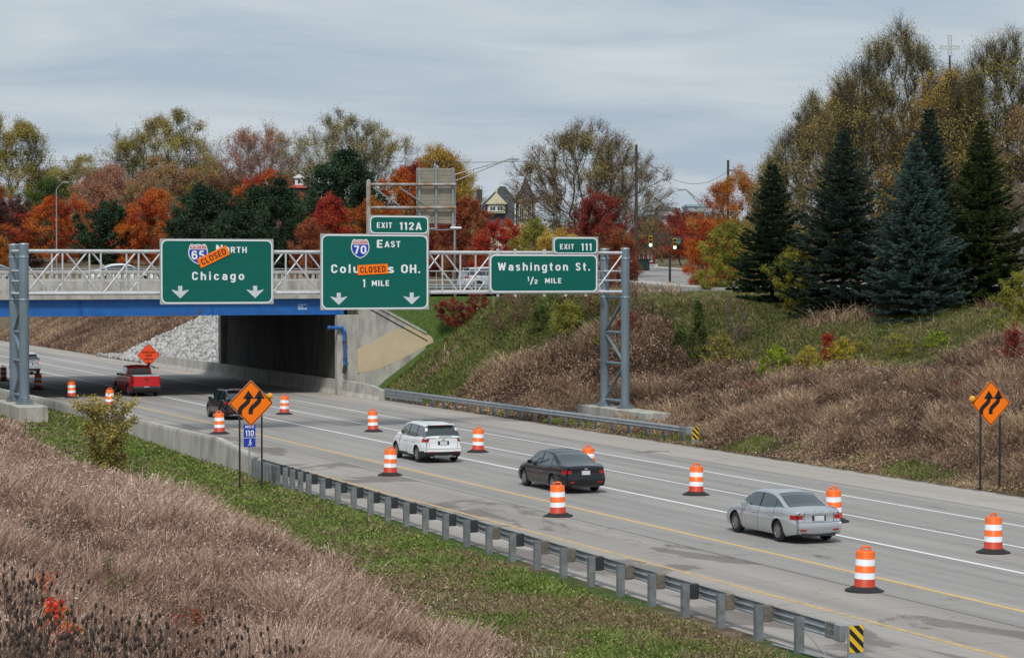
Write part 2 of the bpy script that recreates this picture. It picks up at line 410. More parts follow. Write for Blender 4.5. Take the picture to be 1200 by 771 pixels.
def ground_mat():
    m = bpy.data.materials.new('ground soil and turf'); m.use_nodes = True
    t = m.node_tree; b = t.nodes['Principled BSDF']; n = t.nodes.new; l = t.links.new
    g = n('ShaderNodeNewGeometry')
    def noise(sc, det=6, rough=.6):
        q = n('ShaderNodeTexNoise'); q.inputs['Scale'].default_value = sc; q.inputs['Detail'].default_value = det; q.inputs['Roughness'].default_value = rough
        l(g.outputs['Position'], q.inputs['Vector']); return q
    def ramp(src, pts):
        r = n('ShaderNodeValToRGB'); e = r.color_ramp.elements
        while len(e) < len(pts): e.new(.5)
        for i, (p, c) in enumerate(pts): e[i].position = p; e[i].color = (*c, 1)
        l(src, r.inputs[0]); return r
    a = n('ShaderNodeAttribute'); a.attribute_name = 'green'
    n1 = noise(1.7); n2 = noise(0.35); n3 = noise(6)
    brown = ramp(n1.outputs[0], [(0.3, (0.075, 0.052, 0.036)), (0.5, (0.16, 0.115, 0.08)), (0.7, (0.25, 0.19, 0.135))])
    green = ramp(n3.outputs[0], [(0.3, (0.035, 0.06, 0.016)), (0.55, (0.075, 0.12, 0.03)), (0.75, (0.15, 0.15, 0.07))])
    ad = n('ShaderNodeMath'); ad.operation = 'ADD'; l(a.outputs['Fac'], ad.inputs[0])
    sb = n('ShaderNodeMath'); sb.operation = 'MULTIPLY_ADD'; l(n2.outputs[0], sb.inputs[0]); sb.inputs[1].default_value = 1.6; sb.inputs[2].default_value = -0.8
    l(sb.outputs[0], ad.inputs[1])
    cl = ramp(ad.outputs[0], [(0.35, (0, 0, 0)), (0.6, (1, 1, 1))])
    mm = n('ShaderNodeMixRGB'); l(cl.outputs[0], mm.inputs[0]); l(brown.outputs[0], mm.inputs[1]); l(green.outputs[0], mm.inputs[2])
    l(mm.outputs[0], b.inputs['Base Color']); b.inputs['Roughness'].default_value = 0.95; b.inputs['Specular IOR Level'].default_value = 0.1
    bu = n('ShaderNodeBump'); bu.inputs['Strength'].default_value = 0.9; bu.inputs['Distance'].default_value = 0.12; l(n3.outputs[0], bu.inputs['Height']); l(bu.outputs[0], b.inputs['Normal'])
    return m
def green_at(X, Y):
    """where turf is green (1) and where tall dry growth stands (0)"""
    if X < wall_x(Y) + .3:
        if X > field_edge(Y) + 0.2:
            return 0.95 if Y > 62 else 0.55 + 0.12 * vnoise(X, Y, 1.2)
        return 0.0
    if X < 48.7: return 0
    if Y > BR1: return 0.35
    d = X - 49.2
    g = 0.0
    g = max(g, smooth(129, 140, Y + 0.25 * d))                    # beside the wing wall
    g = max(g, smooth(9.5, 14, d - 0.0) * smooth(146, 135, Y) * smooth(94, 104, Y) * 0.95)   # upper slope below the spruces
    if X > 74: g = max(g, .7)
    g = max(g, 0.55 * smooth(2.2, 0.6, d))
    return g
gr = npmesh('ground', gv, 4, ground_mat(), faces=gf, extra=(('green', [green_at(v[0], v[1]) for v in gv], 'POINT'),), smooth=True)
struct(gr)

# ================================================================== ROAD
def road_mat(name, base, dark, light, stain):
    m = bpy.data.materials.new(name); m.use_nodes = True
    t = m.node_tree; b = t.nodes['Principled BSDF']; n = t.nodes.new; l = t.links.new
    g = n('ShaderNodeNewGeometry')
    def noise(sc, st=(1, 1, 1), det=6, rough=.6, dist=0):
        mp_ = n('ShaderNodeMapping'); mp_.inputs['Scale'].default_value = st; l(g.outputs['Position'], mp_.inputs[0])
        q = n('ShaderNodeTexNoise'); q.inputs['Scale'].default_value = sc; q.inputs['Detail'].default_value = det; q.inputs['Roughness'].default_value = rough
        q.inputs['Distortion'].default_value = dist
        l(mp_.outputs[0], q.inputs['Vector']); return q
    def ramp(src, pts):
        r = n('ShaderNodeValToRGB'); e = r.color_ramp.elements
        while len(e) < len(pts): e.new(.5)
        for i, (p, c) in enumerate(pts): e[i].position = p; e[i].color = (*c, 1)
        l(src, r.inputs[0]); return r
    streak = noise(1.0, (1.1, 0.035, 1), 7, .55)                 # tyre polish and oil drip along the lanes
    fine = noise(14, (1, 1, 1), 8, .75)
    blot = noise(0.22, (1, 0.5, 1), 7, .62, 1.2)
    c1 = ramp(streak.outputs[0], [(0.3, dark), (0.5, base), (0.72, light)])
    c2 = ramp(fine.outputs[0], [(0.3, (0.78, 0.78, 0.78)), (0.6, (1.06, 1.06, 1.06))])
    mu = n('ShaderNodeMixRGB'); mu.blend_type = 'MULTIPLY'; mu.inputs[0].default_value = 1; l(c1.outputs[0], mu.inputs[1]); l(c2.outputs[0], mu.inputs[2])
    c3 = ramp(blot.outputs[0], [(stain, (1, 1, 1)), (stain + 0.035, (0, 0, 0))] if False else [(stain, (0, 0, 0)), (stain + 0.028, (1, 1, 1))])
    md = n('ShaderNodeMixRGB'); md.blend_type = 'MULTIPLY'; l(mu.outputs[0], md.inputs[1]); md.inputs[2].default_value = (0.60, 0.585, 0.575, 1)
    l(c3.outputs[0], md.inputs[0])
    # transverse joints every 5.5 m
    sp = n('ShaderNodeSeparateXYZ'); l(g.outputs['Position'], sp.inputs[0])
    mo = n('ShaderNodeMath'); mo.operation = 'MODULO'; mo.inputs[1].default_value = 5.5; l(sp.outputs[1], mo.inputs[0])
    lt = n('ShaderNodeMath'); lt.operation = 'LESS_THAN'; lt.inputs[1].default_value = 0.05; l(mo.outputs[0], lt.inputs[0])
    js = n('ShaderNodeMath'); js.operation = 'MULTIPLY'; js.inputs[1].default_value = 0.45; l(lt.outputs[0], js.inputs[0])
    mj = n('ShaderNodeMixRGB'); mj.blend_type = 'MULTIPLY'; l(js.outputs[0], mj.inputs[0]); l(md.outputs[0], mj.inputs[1]); mj.inputs[2].default_value = (0.35, 0.34, 0.33, 1)
    # hairline cracks, some of them sealed
    vo = n('ShaderNodeTexVoronoi'); vo.feature = 'DISTANCE_TO_EDGE'; vo.inputs['Scale'].default_value = 0.16
    wn = noise(0.9, (1, 1, 1), 4, .6); va = n('ShaderNodeMixRGB'); va.inputs[0].default_value = 0.93
    vm = n('ShaderNodeVectorMath'); vm.operation = 'SCALE'; vm.inputs['Scale'].default_value = 2.4; l(wn.outputs['Color'], vm.inputs[0])
    vp = n('ShaderNodeVectorMath'); vp.operation = 'ADD'; l(g.outputs['Position'], vp.inputs[0]); l(vm.outputs[0], vp.inputs[1]); l(vp.outputs[0], vo.inputs['Vector'])
    ck = ramp(vo.outputs['Distance'], [(0.0, (.75, .75, .75)), (0.006, (0, 0, 0))])
    ckn = n('ShaderNodeMath'); ckn.operation = 'MULTIPLY'; l(ck.outputs[0], ckn.inputs[0]); bl2 = ramp(noise(.12).outputs[0], [(.47, (0, 0, 0)), (.55, (1, 1, 1))]); l(bl2.outputs[0], ckn.inputs[1])
    mc = n('ShaderNodeMixRGB'); mc.blend_type = 'MULTIPLY'; l(ckn.outputs[0], mc.inputs[0]); l(mj.outputs[0], mc.inputs[1]); mc.inputs[2].default_value = (0.35, 0.33, 0.31, 1); mj = mc
    # grit and leaf litter gathered along the right edge
    ed = n('ShaderNodeMapRange'); ed.inputs['From Min'].default_value = 47.6; ed.inputs['From Max'].default_value = 48.6; l(sp.outputs[0], ed.inputs['Value'])
    en = n('ShaderNodeMath'); en.operation = 'ADD'; l(ed.outputs[0], en.inputs[0]); el = n('ShaderNodeMath'); el.operation = 'MULTIPLY_ADD'; l(noise(1.6).outputs[0], el.inputs[0]); el.inputs[1].default_value = 1.6; el.inputs[2].default_value = -.95; l(el.outputs[0], en.inputs[1])
    er = ramp(en.outputs[0], [(.45, (0, 0, 0)), (.75, (.9, .9, .9))]); em = n('ShaderNodeMixRGB'); l(er.outputs[0], em.inputs[0]); l(mj.outputs[0], em.inputs[1]); em.inputs[2].default_value = (0.10, 0.075, 0.055, 1); mj = em
    l(mj.outputs[0], b.inputs['Base Color'])
    b.inputs['Roughness'].default_value = 0.82; b.inputs['Specular IOR Level'].default_value = 0.35
    bu = n('ShaderNodeBump'); bu.inputs['Strength'].default_value = 0.35; bu.inputs['Distance'].default_value = 0.02; l(fine.outputs[0], bu.inputs['Height']); l(bu.outputs[0], b.inputs['Normal'])
    return m
M_lane = road_mat('travel lane concrete', (0.30, 0.284, 0.266), (0.225, 0.213, 0.20), (0.355, 0.336, 0.315), 0.675)
M_shl = road_mat('left shoulder concrete', (0.33, 0.30, 0.27), (0.26, 0.235, 0.21), (0.40, 0.37, 0.335), 0.545)
M_shr = road_mat('right shoulder concrete', (0.375, 0.338, 0.298), (0.30, 0.272, 0.243), (0.43, 0.39, 0.35), 0.67)
def strip(name, xa, xb, z, m, y0=-60, y1=900, step=6.0, kind='structure'):
    mb = MB(); Y = y0; P = []
    while Y < y1 + 1e-6:
        st = step if Y < 260 else 60
        P.append(Y); Y += st
    vs = []; fs = []
    for k, y in enumerate(P):
        a = xa(y) if callable(xa) else xa; b_ = xb(y) if callable(xb) else xb
        vs += [(a, y, z), (b_, y, z), (b_, y, z - .25), (a, y, z - .25)]
    for k in range(len(P) - 1):
        q = 4 * k
        fs += [(q, q + 1, q + 5, q + 4), (q + 1, q + 2, q + 6, q + 5), (q + 3, q, q + 4, q + 7)]
    fs += [(0, 3, 2, 1)]
    mb.add(vs, fs, m); o = mb.build(name); o['kind'] = kind; return o
def pav_l(Y): return wall_x(Y) + 0.05 if Y > 89 else lerp(23.7, wall_x(89) - .2, smooth(45, 89, Y))
strip('shoulder_left', pav_l, 30.6, 0.0, M_shl, step=3)
strip('road', 30.6, 45.1, 0.0, M_lane)
strip('shoulder_right', 45.1, 48.55, 0.0, M_shr)
M_white = mat('white road paint', (0.80, 0.80, 0.78), 0.6, col2=(0.62, 0.62, 0.60), scale=9, lo=.3, hi=.5, coords='Object')
M_yel = mat('yellow road paint', (0.72, 0.45, 0.13), 0.6, col2=(0.55, 0.36, 0.13), scale=5, lo=.3, hi=.55)
M_yel2 = mat('worn yellow road paint', (0.62, 0.40, 0.14), 0.7, col2=(0.36, 0.28, 0.18), scale=3, lo=.35, hi=.6)
def line(name, x, w, m, y0=-60, y1=900, x2=None):
    mb = MB(); ys_ = [y0, y1] if x2 is None else list(np.linspace(y0, y1, 30))
    vs = []
    for y in ys_:
        xx = x if x2 is None else x2(y)
        vs += [(xx - w / 2, y, 0.004), (xx + w / 2, y, 0.004)]
    mb.add(vs, [(2 * i, 2 * i + 1, 2 * i + 3, 2 * i + 2) for i in range(len(ys_) - 1)], m)
    o = mb.build(name); o['kind'] = 'structure'; return o
LX = [36.2, 39.55, 42.9]
line('road_marking_white', LX[0], 0.17, M_white)
line('road_marking_white', LX[1], 0.13, M_white)
line('road_marking_white', LX[2], 0.13, M_white)
line('road_marking_yellow', 32.1, 0.16, M_yel)
line('road_marking_yellow', 27.9, 0.16, M_yel2, -60, 140)
M_seam = mat('joint sealant', (0.10, 0.095, 0.09), 0.9)
line('road_joint', 45.1, 0.05, M_seam); line('road_joint', 30.6, 0.04, M_seam)

# ================================================================== CONCRETE WALLS BY THE ROAD
M_conc = mat('weathered concrete', (0.47, 0.45, 0.40), 0.9, col2=(0.30, 0.285, 0.255), scale=2.2, stretch=(1, 1, .35), lo=.3, hi=.62, bump=.25, bscale=25, col3=(0.24, 0.225, 0.20), scale3=1.6, lo3=.52, hi3=.74)
M_concd = mat('sooty shade-toned concrete', (0.10, 0.093, 0.085), 0.92, col2=(0.035, 0.033, 0.031), scale=1.4, stretch=(1, 1, .25), lo=.35, hi=.75, bump=.25, bscale=20)  # soot, with the shade under the overpass put into the dark colour
M_conct = mat('tan coated concrete', (0.58, 0.47, 0.31), 0.9, col2=(0.50, 0.41, 0.28), scale=1.2)
def lofted_wall(name, pts, prof, m, label, cat, parent=None):
    """pts: (x, y, zbase, ztop, nx, ny) along the wall; prof: list of (offset, t) with t 0..1 between base and top"""
    vs = []; n = len(prof)
    for (x, y, zb, zt) in pts:
        for o_, t_ in prof: vs.append((x + o_, y, zb + (zt - zb) * t_))
    fs = []
    for k in range(len(pts) - 1):
        for i in range(n): fs.append((k * n + i, k * n + (i + 1) % n, (k + 1) * n + (i + 1) % n, (k + 1) * n + i))
    fs += [tuple(range(n)), tuple(range((len(pts) - 1) * n + n - 1, (len(pts) - 1) * n - 1, -1))]
    mb = MB(); org = (pts[0][0], pts[0][1], pts[0][2]); mb.add(vs, fs, m)
    o = mb.build(name, parent, None if parent else org, fix=True)
    if label: tag(o, label, cat)
    return o
wt = [(90, .76), (92, .9), (96, 1.22), (107, 1.36), (126, 1.57), (150, 1.7), (230, 1.7)]
wp = []
for y in [90, 91, 92, 93, 94, 95, 96, 97, 100, 103, 106, 109, 112, 116, 122, 130, 140, 150, 165, 180, 200, 230]:
    wp.append((wall_x(y), y, -0.3, interp(y, wt)))
lofted_wall('retaining_wall', wp, [(-.22, 0), (.24, 0), (.2, .35), (.12, 1), (-.12, 1), (-.15, .93)], M_conc, 'long low concrete barrier wall on the left, between grass strip and road', 'concrete wall')

bp_ = [(47.55, y, -0.2, z) for y, z in [(142.6, .62), (144.5, .86), (148, .95), (156, 1.0), (166, 1.0), (176, 1.0), (186, 1.0), (198, 1.0), (206, .9)]]
bpx = [(interp(y, [(142.6, 47.95), (150, 47.5), (206, 47.35)]), y, zb, zt) for (_, y, zb, zt) in bp_]
lofted_wall('road_barrier', bpx, [(-.28, 0), (.3, 0), (.3, 1), (-.02, 1), (-.08, .45), (-.26, .2)], M_conc, 'concrete traffic barrier along the foot of the bridge abutment', 'barrier')
# ================================================================== OVERPASS
M_blue = mat('blue girder paint', (0.012, 0.135, 0.42), 0.5, col2=(0.010, 0.10, 0.33), scale=1.2, col3=(0.05, 0.07, 0.10), scale3=1.0, lo3=.58, hi3=.74)
M_asph = mat('street asphalt', (0.20, 0.195, 0.19), 0.9, col2=(0.14, 0.14, 0.135), scale=1.5, bump=.2)
M_dark = mat('black rubber', (0.018, 0.018, 0.02), 0.8)
M_galv = mat('galvanised steel', (0.42, 0.45, 0.47), 0.45, 0.55, col2=(0.30, 0.33, 0.355), scale=3, lo=.3, hi=.6)
M_galvd = mat('dull galvanised steel', (0.30, 0.32, 0.33), 0.55, 0.5, col2=(0.20, 0.215, 0.225), scale=5)
M_bluegrey = mat('weathered blue grey steel', (0.21, 0.27, 0.31), 0.5, 0.35, col2=(0.165, 0.215, 0.25), scale=2.0, stretch=(1, 1, .3))
M_alum = mat('pale aluminium', (0.66, 0.66, 0.66), 0.42, 0.35, col2=(0.50, 0.50, 0.50), scale=4, lo=.3, hi=.6)

br = empty('overpass_bridge', (34, 150, 0), label='highway overpass with blue steel girders and concrete parapet crossing the road', cat='bridge')
BO = (34, 150, 0)
XL, XR = 12.0, 51.4
mb = MB()
mb.box(((XL + 48.7) / 2, 165, 6.475), (48.7 - XL, 30.0, .25), M_conc)
mb.box(((XL + 48.7) / 2, 149.93, 6.62), (48.7 - XL, .14, .58), M_conc)
mb.build('deck', br, BO)
mb = MB()
for xx in np.arange(XL + 1, XR, 2.4): mb.box((xx, 179.7, 7.1), (.12, .12, 1.0), M_galvd)
for zz in (7.0, 7.55): mb.tube((XL, 179.7, zz), (XR, 179.7, zz), .05, M_galvd, n=6)
mb.build('far_railing', br, BO)
for yy in (150.3,):
    mb = MB()
    mb.box(((XL + XR) / 2, yy, 7.2), (XR - XL, .3, .88), M_conc)
    mb.box(((XL + XR) / 2, yy, 8.05), (XR - XL, .34, .22), M_conc, bev=.02)
    x = XL + .2
    k = 0
    while x < XR - .1:
        w = .17 if k % 12 else .42
        mb.box((x + (0 if k % 12 else .0), yy, 7.79), (w, .26, .3), M_conc)
        x += .42; k += 1
    mb.build('parapet', br, BO)
mb = MB()
for xx in np.arange(XL + 1, XR, 2.4): mb.tube((xx, 150.3, 8.16), (xx, 150.3, 8.28), .03, M_galv, n=5)
mb.tube((XL, 150.3, 8.27), (XR, 150.3, 8.27), .035, M_galv, n=6)
mb.build('handrail', br, BO)
for i, yy in enumerate((150.25, 154.8, 159.9, 165, 170.1, 175.2, 179.7)):
    mb = MB(); gx0, gx1 = 14.0, 47.9
    mb.box(((gx0 + gx1) / 2, yy, 5.82), (gx1 - gx0, .04, 1.0), M_blue)
    mb.box(((gx0 + gx1) / 2, yy, 5.30), (gx1 - gx0, .40, .05), M_blue)
    mb.box(((gx0 + gx1) / 2, yy, 6.325), (gx1 - gx0, .36, .045), M_blue)
    for xx in (gx0 + .3, 22.0, 30.5, 39, 47.5): mb.box((xx, yy - .09, 5.81), (.03, .14, .96), M_blue)
    g = mb.build('girder', br, BO)
    if i == 0:
        mb = MB()
        for r_, (t_, a, b_) in enumerate((('CLEARANCE', 0, 2.3), ('17 FT', .5, 1.8), ('0 IN', .4, 1.9))):
            pass
        # small white inspection stencil on the fascia girder
        p0 = onY(349, 356, 150.22); p1 = onY(360, 363, 150.22)
        for r_ in range(3):
            zz = lerp(p0.z, p1.z, (r_ + .5) / 3)
            for q in range(7 - (r_ == 1) * 3):
                xx = lerp(p0.x, p1.x, (q + .5) / 7)
                mb.box((xx, 150.225, zz), (.055, .004, .06 if r_ < 2 else .09), M_white)
        mb.build('stencil_marking', g, None)
        KC = bpy.data.objects[g.name]
        # bring the stencil into the girder's frame
        st = kids(g)[0]; st.location = (-BO[0], -BO[1], -BO[2])
# abutment at the right, far pilaster and near pilaster
mb = MB()
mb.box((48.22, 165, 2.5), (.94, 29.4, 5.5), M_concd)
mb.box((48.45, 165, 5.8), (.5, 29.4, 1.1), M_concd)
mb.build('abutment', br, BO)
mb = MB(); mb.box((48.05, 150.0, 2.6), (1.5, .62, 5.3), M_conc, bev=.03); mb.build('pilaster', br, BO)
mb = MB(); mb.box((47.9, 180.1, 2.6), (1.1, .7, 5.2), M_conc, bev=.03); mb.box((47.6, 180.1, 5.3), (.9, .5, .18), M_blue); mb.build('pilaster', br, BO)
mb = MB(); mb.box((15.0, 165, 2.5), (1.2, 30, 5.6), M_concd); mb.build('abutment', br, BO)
# wing wall: triangular, pale with a tan coated lower part
mb = MB()
ww = [(48.78, -.3), (53.4, -.3), (53.42, 3.95), (48.78, 6.38)]
mb.prism(ww, 'y', 149.62, 149.95, M_conc); wing = mb.build('wing_wall', br, BO)
mb = MB()
mb.prism([(48.78, 6.38), (53.42, 3.95), (53.42, 4.12), (48.78, 6.56)], 'y', 149.54, 149.97, M_conc)
mb.build('coping', br, BO)
mb = MB()
def onwall(u, v): p = onY(u, v, 149.6); return (p.x, p.z)
edge = [(419, 437), (419, 409), (424, 406), (428, 402), (433, 405), (438, 399), (445, 395), (452, 392), (459, 387), (468, 384), (472, 386), (480, 381), (486, 384.5), (496, 389), (505, 394), (507.5, 397), (508, 401), (470, 421), (440, 434)]
vs = [(p[0], 149.612, p[1]) for p in (onwall(*e) for e in edge)]
mb.add(vs, [tuple(range(len(vs)))], M_conct)
o_ = mb.build('tan_coating', br, BO)
mb = MB(); a = onwall(424, 357); b_ = onwall(501, 399.5)
mb.box(((a[0] + b_[0]) / 2, 149.606, (a[1] + b_[1]) / 2), (math.hypot(a[0] - b_[0], a[1] - b_[1]), .02, .07), M_dark,
       M=Matrix.Translation(((a[0] + b_[0]) / 2, 149.606, (a[1] + b_[1]) / 2)) @ Matrix.Rotation(-math.atan2(b_[1] - a[1], b_[0] - a[0]), 4, 'Y'))
mb.build('wall_joint', br, BO)
mb = MB()
pp = [onY(386, 384, 149.5), onY(400, 384, 149.5), onY(403.5, 389, 149.5), onY(404.5, 428, 149.5), onY(403, 437, 149.4)]
mb.path(pp, .11, M_blue, 10); mb.tube(pp[3], pp[4], .13, M_dark, n=8)
for q in (pp[0], pp[1], pp[2]): mb.lathe([(.0, -.13), (.13, -.1), (.13, .1), (.0, .13)], M_blue, n=8, c=tuple(q))
for t_ in (.3, .8):
    q = pp[2].lerp(pp[3], t_); mb.box(tuple(q), (.32, .2, .05), M_dark)
mb.build('drain_pipe', br, BO)

# the street carried by the overpass and its continuation on both sides
mb = MB()
def street_z(X): return interp(X, [(46, 7.14), (66, 6.62), (118, 6.62)])
sx_ = [XL - 400, 0, 20, 40, 46, 50, 54, 58, 62, 66, 76, 86, 118]
vs = []
for X_ in sx_:
    yn = 150.5 if X_ < 48 else 151.4 if X_ <= 86 else 166.0
    yf = 179.6 if X_ < 48 else 179.0
    vs += [(X_, yn, street_z(X_)), (X_, yf, street_z(X_)), (X_, yf, 6.58), (X_, yn, 6.58)]
fs = []
for i in range(len(sx_) - 1):
    q = 4 * i; fs += [(q, q + 4, q + 5, q + 1), (q, q + 3, q + 7, q + 4), (q + 1, q + 5, q + 6, q + 2)]
mb.add(vs, fs, M_asph)
o = mb.build('crossing_street'); struct(o)
mb = MB()
for k in range(3): mb.add([(16 + k * 10, 164.9, 7.146), (19 + k * 10, 164.9, 7.146), (19 + k * 10, 165.05, 7.146), (16 + k * 10, 165.05, 7.146)], [(0, 1, 2, 3)], M_yel)
o = mb.build('street_marking'); struct(o)
# side street running away to the right of the bridge, with kerbs and pavements, climbing gently
def ribbon(name, offs, dz, m, a0=(98, 168), a1=(168, 470), n=24, kind='structure'):
    mb = MB(); d = Vector((a1[0] - a0[0], a1[1] - a0[1])).normalized(); nrm = Vector((d.y, -d.x)); vs = []; k = len(offs)
    for i in range(n + 1):
        c = Vector(a0).lerp(Vector(a1), i / n)
        for o_, h_ in offs: p = c + nrm * o_; vs.append((p.x, p.y, max(T(p.x, p.y), 6.55) + dz + h_))
    mb.add(vs, [(i * k + j, i * k + j + 1, (i + 1) * k + j + 1, (i + 1) * k + j) for i in range(n) for j in range(k - 1)], m); o = mb.build(name); struct(o); return o
M_street = mat('worn street concrete', (0.30, 0.29, 0.28), 0.9, col2=(0.22, 0.215, 0.21), scale=.8, bump=.2)
ribbon('side_street', [(-9, 0), (9, 0)], .10, M_street)
ribbon('street_marking', [(-.12, 0), (.12, 0)], .112, M_yel, (104, 192))
for s_ in (-1, 1):
    ribbon('sidewalk', [(s_ * 9.0, -.1), (s_ * 9.0, .16), (s_ * 9.3, .17), (s_ * 12.0, .17), (s_ * 12.05, -.2)], .10, M_conc)

# ================================================================== GUARDRAILS
M_wood = mat('timber guardrail block', (0.20, 0.17, 0.13), 0.9, col2=(0.10, 0.09, 0.075), scale=6, stretch=(1, 1, 3))
M_blk = mat('dark plastic block', (0.035, 0.036, 0.04), 0.7)
def wbeam(pts, side, m, z0=.45, z1=.77):
    """W-section rail through plan points; side=+1 bulges to +X"""
    prof = [(.0, 0), (.0, .03), (.075, .06), (.082, .10), (.01, .145), (.01, .175), (.082, .22), (.075, .26), (0, .29), (0, .32)]
    mb = MB(); vs = []; n = len(prof) * 2
    for (x, y) in pts:
        for o_, z in prof: vs.append((x + side * o_, y, z0 + z))
        for o_, z in reversed(prof): vs.append((x + side * (o_ - .008), y, z0 + z))
    fs = []
    for k in range(len(pts) - 1):
        for i in range(n): fs.append((k * n + i, k * n + (i + 1) % n, (k + 1) * n + (i + 1) % n, (k + 1) * n + i))
    mb.add(vs, fs, m, True)
    for (x, y) in pts[::4]:
        for zz in (z0 + .1, z0 + .22): mb.tube((x + side * .08, y, zz), (x + side * .098, y, zz), .018, M_galvd, n=6)
    return mb
def grl_x(Y): return interp(Y, [(40, 24.35), (43, 24.4), (90, 25.38)])
def grr_x(Y): return interp(Y, [(100, 49.35), (104, 49.25), (120, 48.7), (135, 48.3), (143.2, 48.12), (150, 47.9)])
gl = empty('guardrail', (grl_x(60), 60, 0), label='near guardrail between the grass strip and the left shoulder, seen from behind', cat='guardrail'); GO = tuple(gl.location)
pts = [(grl_x(y), y) for y in np.arange(43.2, 90.3, .95)] + [(25.36, 90.5)]
wbeam(pts, 1, M_galv).build('rail', gl, GO)
ysl = [90.0 - .5 * i for i in range(8)] + [85.4, 84.4, 83.3, 82.2]
y = 80.4
while y > 43: ysl.append(y); y -= 1.905
def ipost(mb, x, y, z0, z1, m, w=.11, d=.16):
    mb.box((x, y - w / 2 + .01, (z0 + z1) / 2), (d, .012, z1 - z0), m)
    mb.box((x, y + w / 2 - .01, (z0 + z1) / 2), (d, .012, z1 - z0), m)
    mb.box((x, y, (z0 + z1) / 2), (.012, w - .032, z1 - z0), m)
    # flanges across the traffic side and the field side
    mb.box((x - d / 2 - .006, y, (z0 + z1) / 2), (.012, w, z1 - z0), m)
for i, y in enumerate(ysl):
    x = grl_x(y)
    mb = MB(); ipost(mb, x - .33, y, -.3, .80 if i > 7 else .74, M_galvd, .13, .17); mb.build('post', gl, GO)
    if i > 6 and y > 45:
        mb = MB(); tim = y < 64 and (i % 3 != 1); mb.box((x - .125, y, .61), (.22, .16, .36), M_wood if tim else M_blk, bev=.015)
        mb.build('spacer_block', gl, GO)
# end terminal: strut, cable and head
yt = 43.2
mb = MB(); mb.box((grl_x(yt) + .03, yt - .1, .6), (.14, .3, .36), M_galv, bev=.02)
for k in range(4): mb.box((grl_x(yt) + .03, yt + .05 + .12 * k, .6), (.12, .02, .34), M_galvd)
mb.tube((grl_x(yt) + .03, yt + 1.75, .58), (grl_x(yt) - .12, yt + .1, .05), .014, M_galv)
mb.tube((grl_x(yt) - .35, yt + 2.1, .06), (grl_x(yt) - .25, yt + .2, .06), .03, M_galv)
mb.build('end_terminal', gl, GO)
M_hzy = mat('retroreflective yellow', (0.80, 0.50, 0.015), 0.5, col2=(0.74, 0.46, 0.015))
M_blackp = mat('black sign paint', (0.012, 0.012, 0.012), 0.5)
def hazard(x, y, z0, w, h, label, slope=-1):
    t = empty('hazard_marker', (x, y, z0), label=label, cat='marker', group='striped hazard markers on guardrail ends')
    mb = MB(); mb.box((0, 0, h / 2 - .16), (w, .05, h + .32), M_galv, bev=.012); mb.build('plate', t)
    mb = MB(); pw = w * .84; mb.box((0, -.029, h / 2), (pw, .004, h), M_hzy)
    bw = .095
    def clip(poly, f, lim, keep_less):
        outp = []
        for i in range(len(poly)):
            a, b = poly[i], poly[(i + 1) % len(poly)]
            ia = (a[f] <= lim) == keep_less; ib = (b[f] <= lim) == keep_less
            if ia: outp.append(a)
            if ia != ib:
                t_ = (lim - a[f]) / (b[f] - a[f]); outp.append((a[0] + (b[0] - a[0]) * t_, a[1] + (b[1] - a[1]) * t_))
        return outp
    c = -1.0
    while c < 1.6:
        poly = [(-pw, c + pw), (pw, c - pw), (pw, c - pw + bw * 1.3), (-pw, c + pw + bw * 1.3)]
        poly = [(px_ * 1, z_) for px_, z_ in poly]
        for f, lim, kl in ((0, pw / 2, True), (0, -pw / 2, False), (1, h, True), (1, 0, False)):
            if len(poly) > 2: poly = clip(poly, f, lim, kl)
        if len(poly) > 2: mb.add([(p[0], -.034, p[1]) for p in poly], [tuple(range(len(poly)))], M_blackp)
        c += bw * 2.6
    mb.build('striped_panel', t)
hp = onX(995, 750, 24.5)
hazard(24.58, 42.7, .24, .38, .56, 'yellow and black striped panel on the near end of the close guardrail')

grr = empty('guardrail', (48.7, 120, 0), label='far guardrail along the right shoulder in front of the bank', cat='guardrail'); GO2 = tuple(grr.location)
pts = [(grr_x(y), y) for y in np.arange(101.6, 143.3, .95)]
wbeam(pts, -1, M_galv, .44).build('rail', grr, GO2)
mb = wbeam(pts[-8:], -1, M_galv, .2); mb.build('rub_rail', grr, GO2)
y = 142.4
ip = 0
while y > 101.5:
    mb = MB(); x = grr_x(y); ipost(mb, x + .24, y, -.3, .72, M_galvd, .13, .16); mb.build('post', grr, GO2)
    mb = MB(); mb.box((x + .08, y, .59), (.16, .14, .3), M_blk, bev=.01); mb.build('spacer_block', grr, GO2)
    y -= 1.905 if ip > 5 else .95
    ip += 1
mb = MB(); mb.box((49.3, 101.2, .6), (.14, .5, .36), M_galv, bev=.02)
for k in range(4): mb.box((49.25, 101.6 + .18 * k, .6), (.12, .03, .36), M_galvd)
mb.build('end_terminal', grr, GO2)
hazard(49.42, 100.85, .2, .38, .56, 'yellow and black striped panel on the end of the far guardrail')

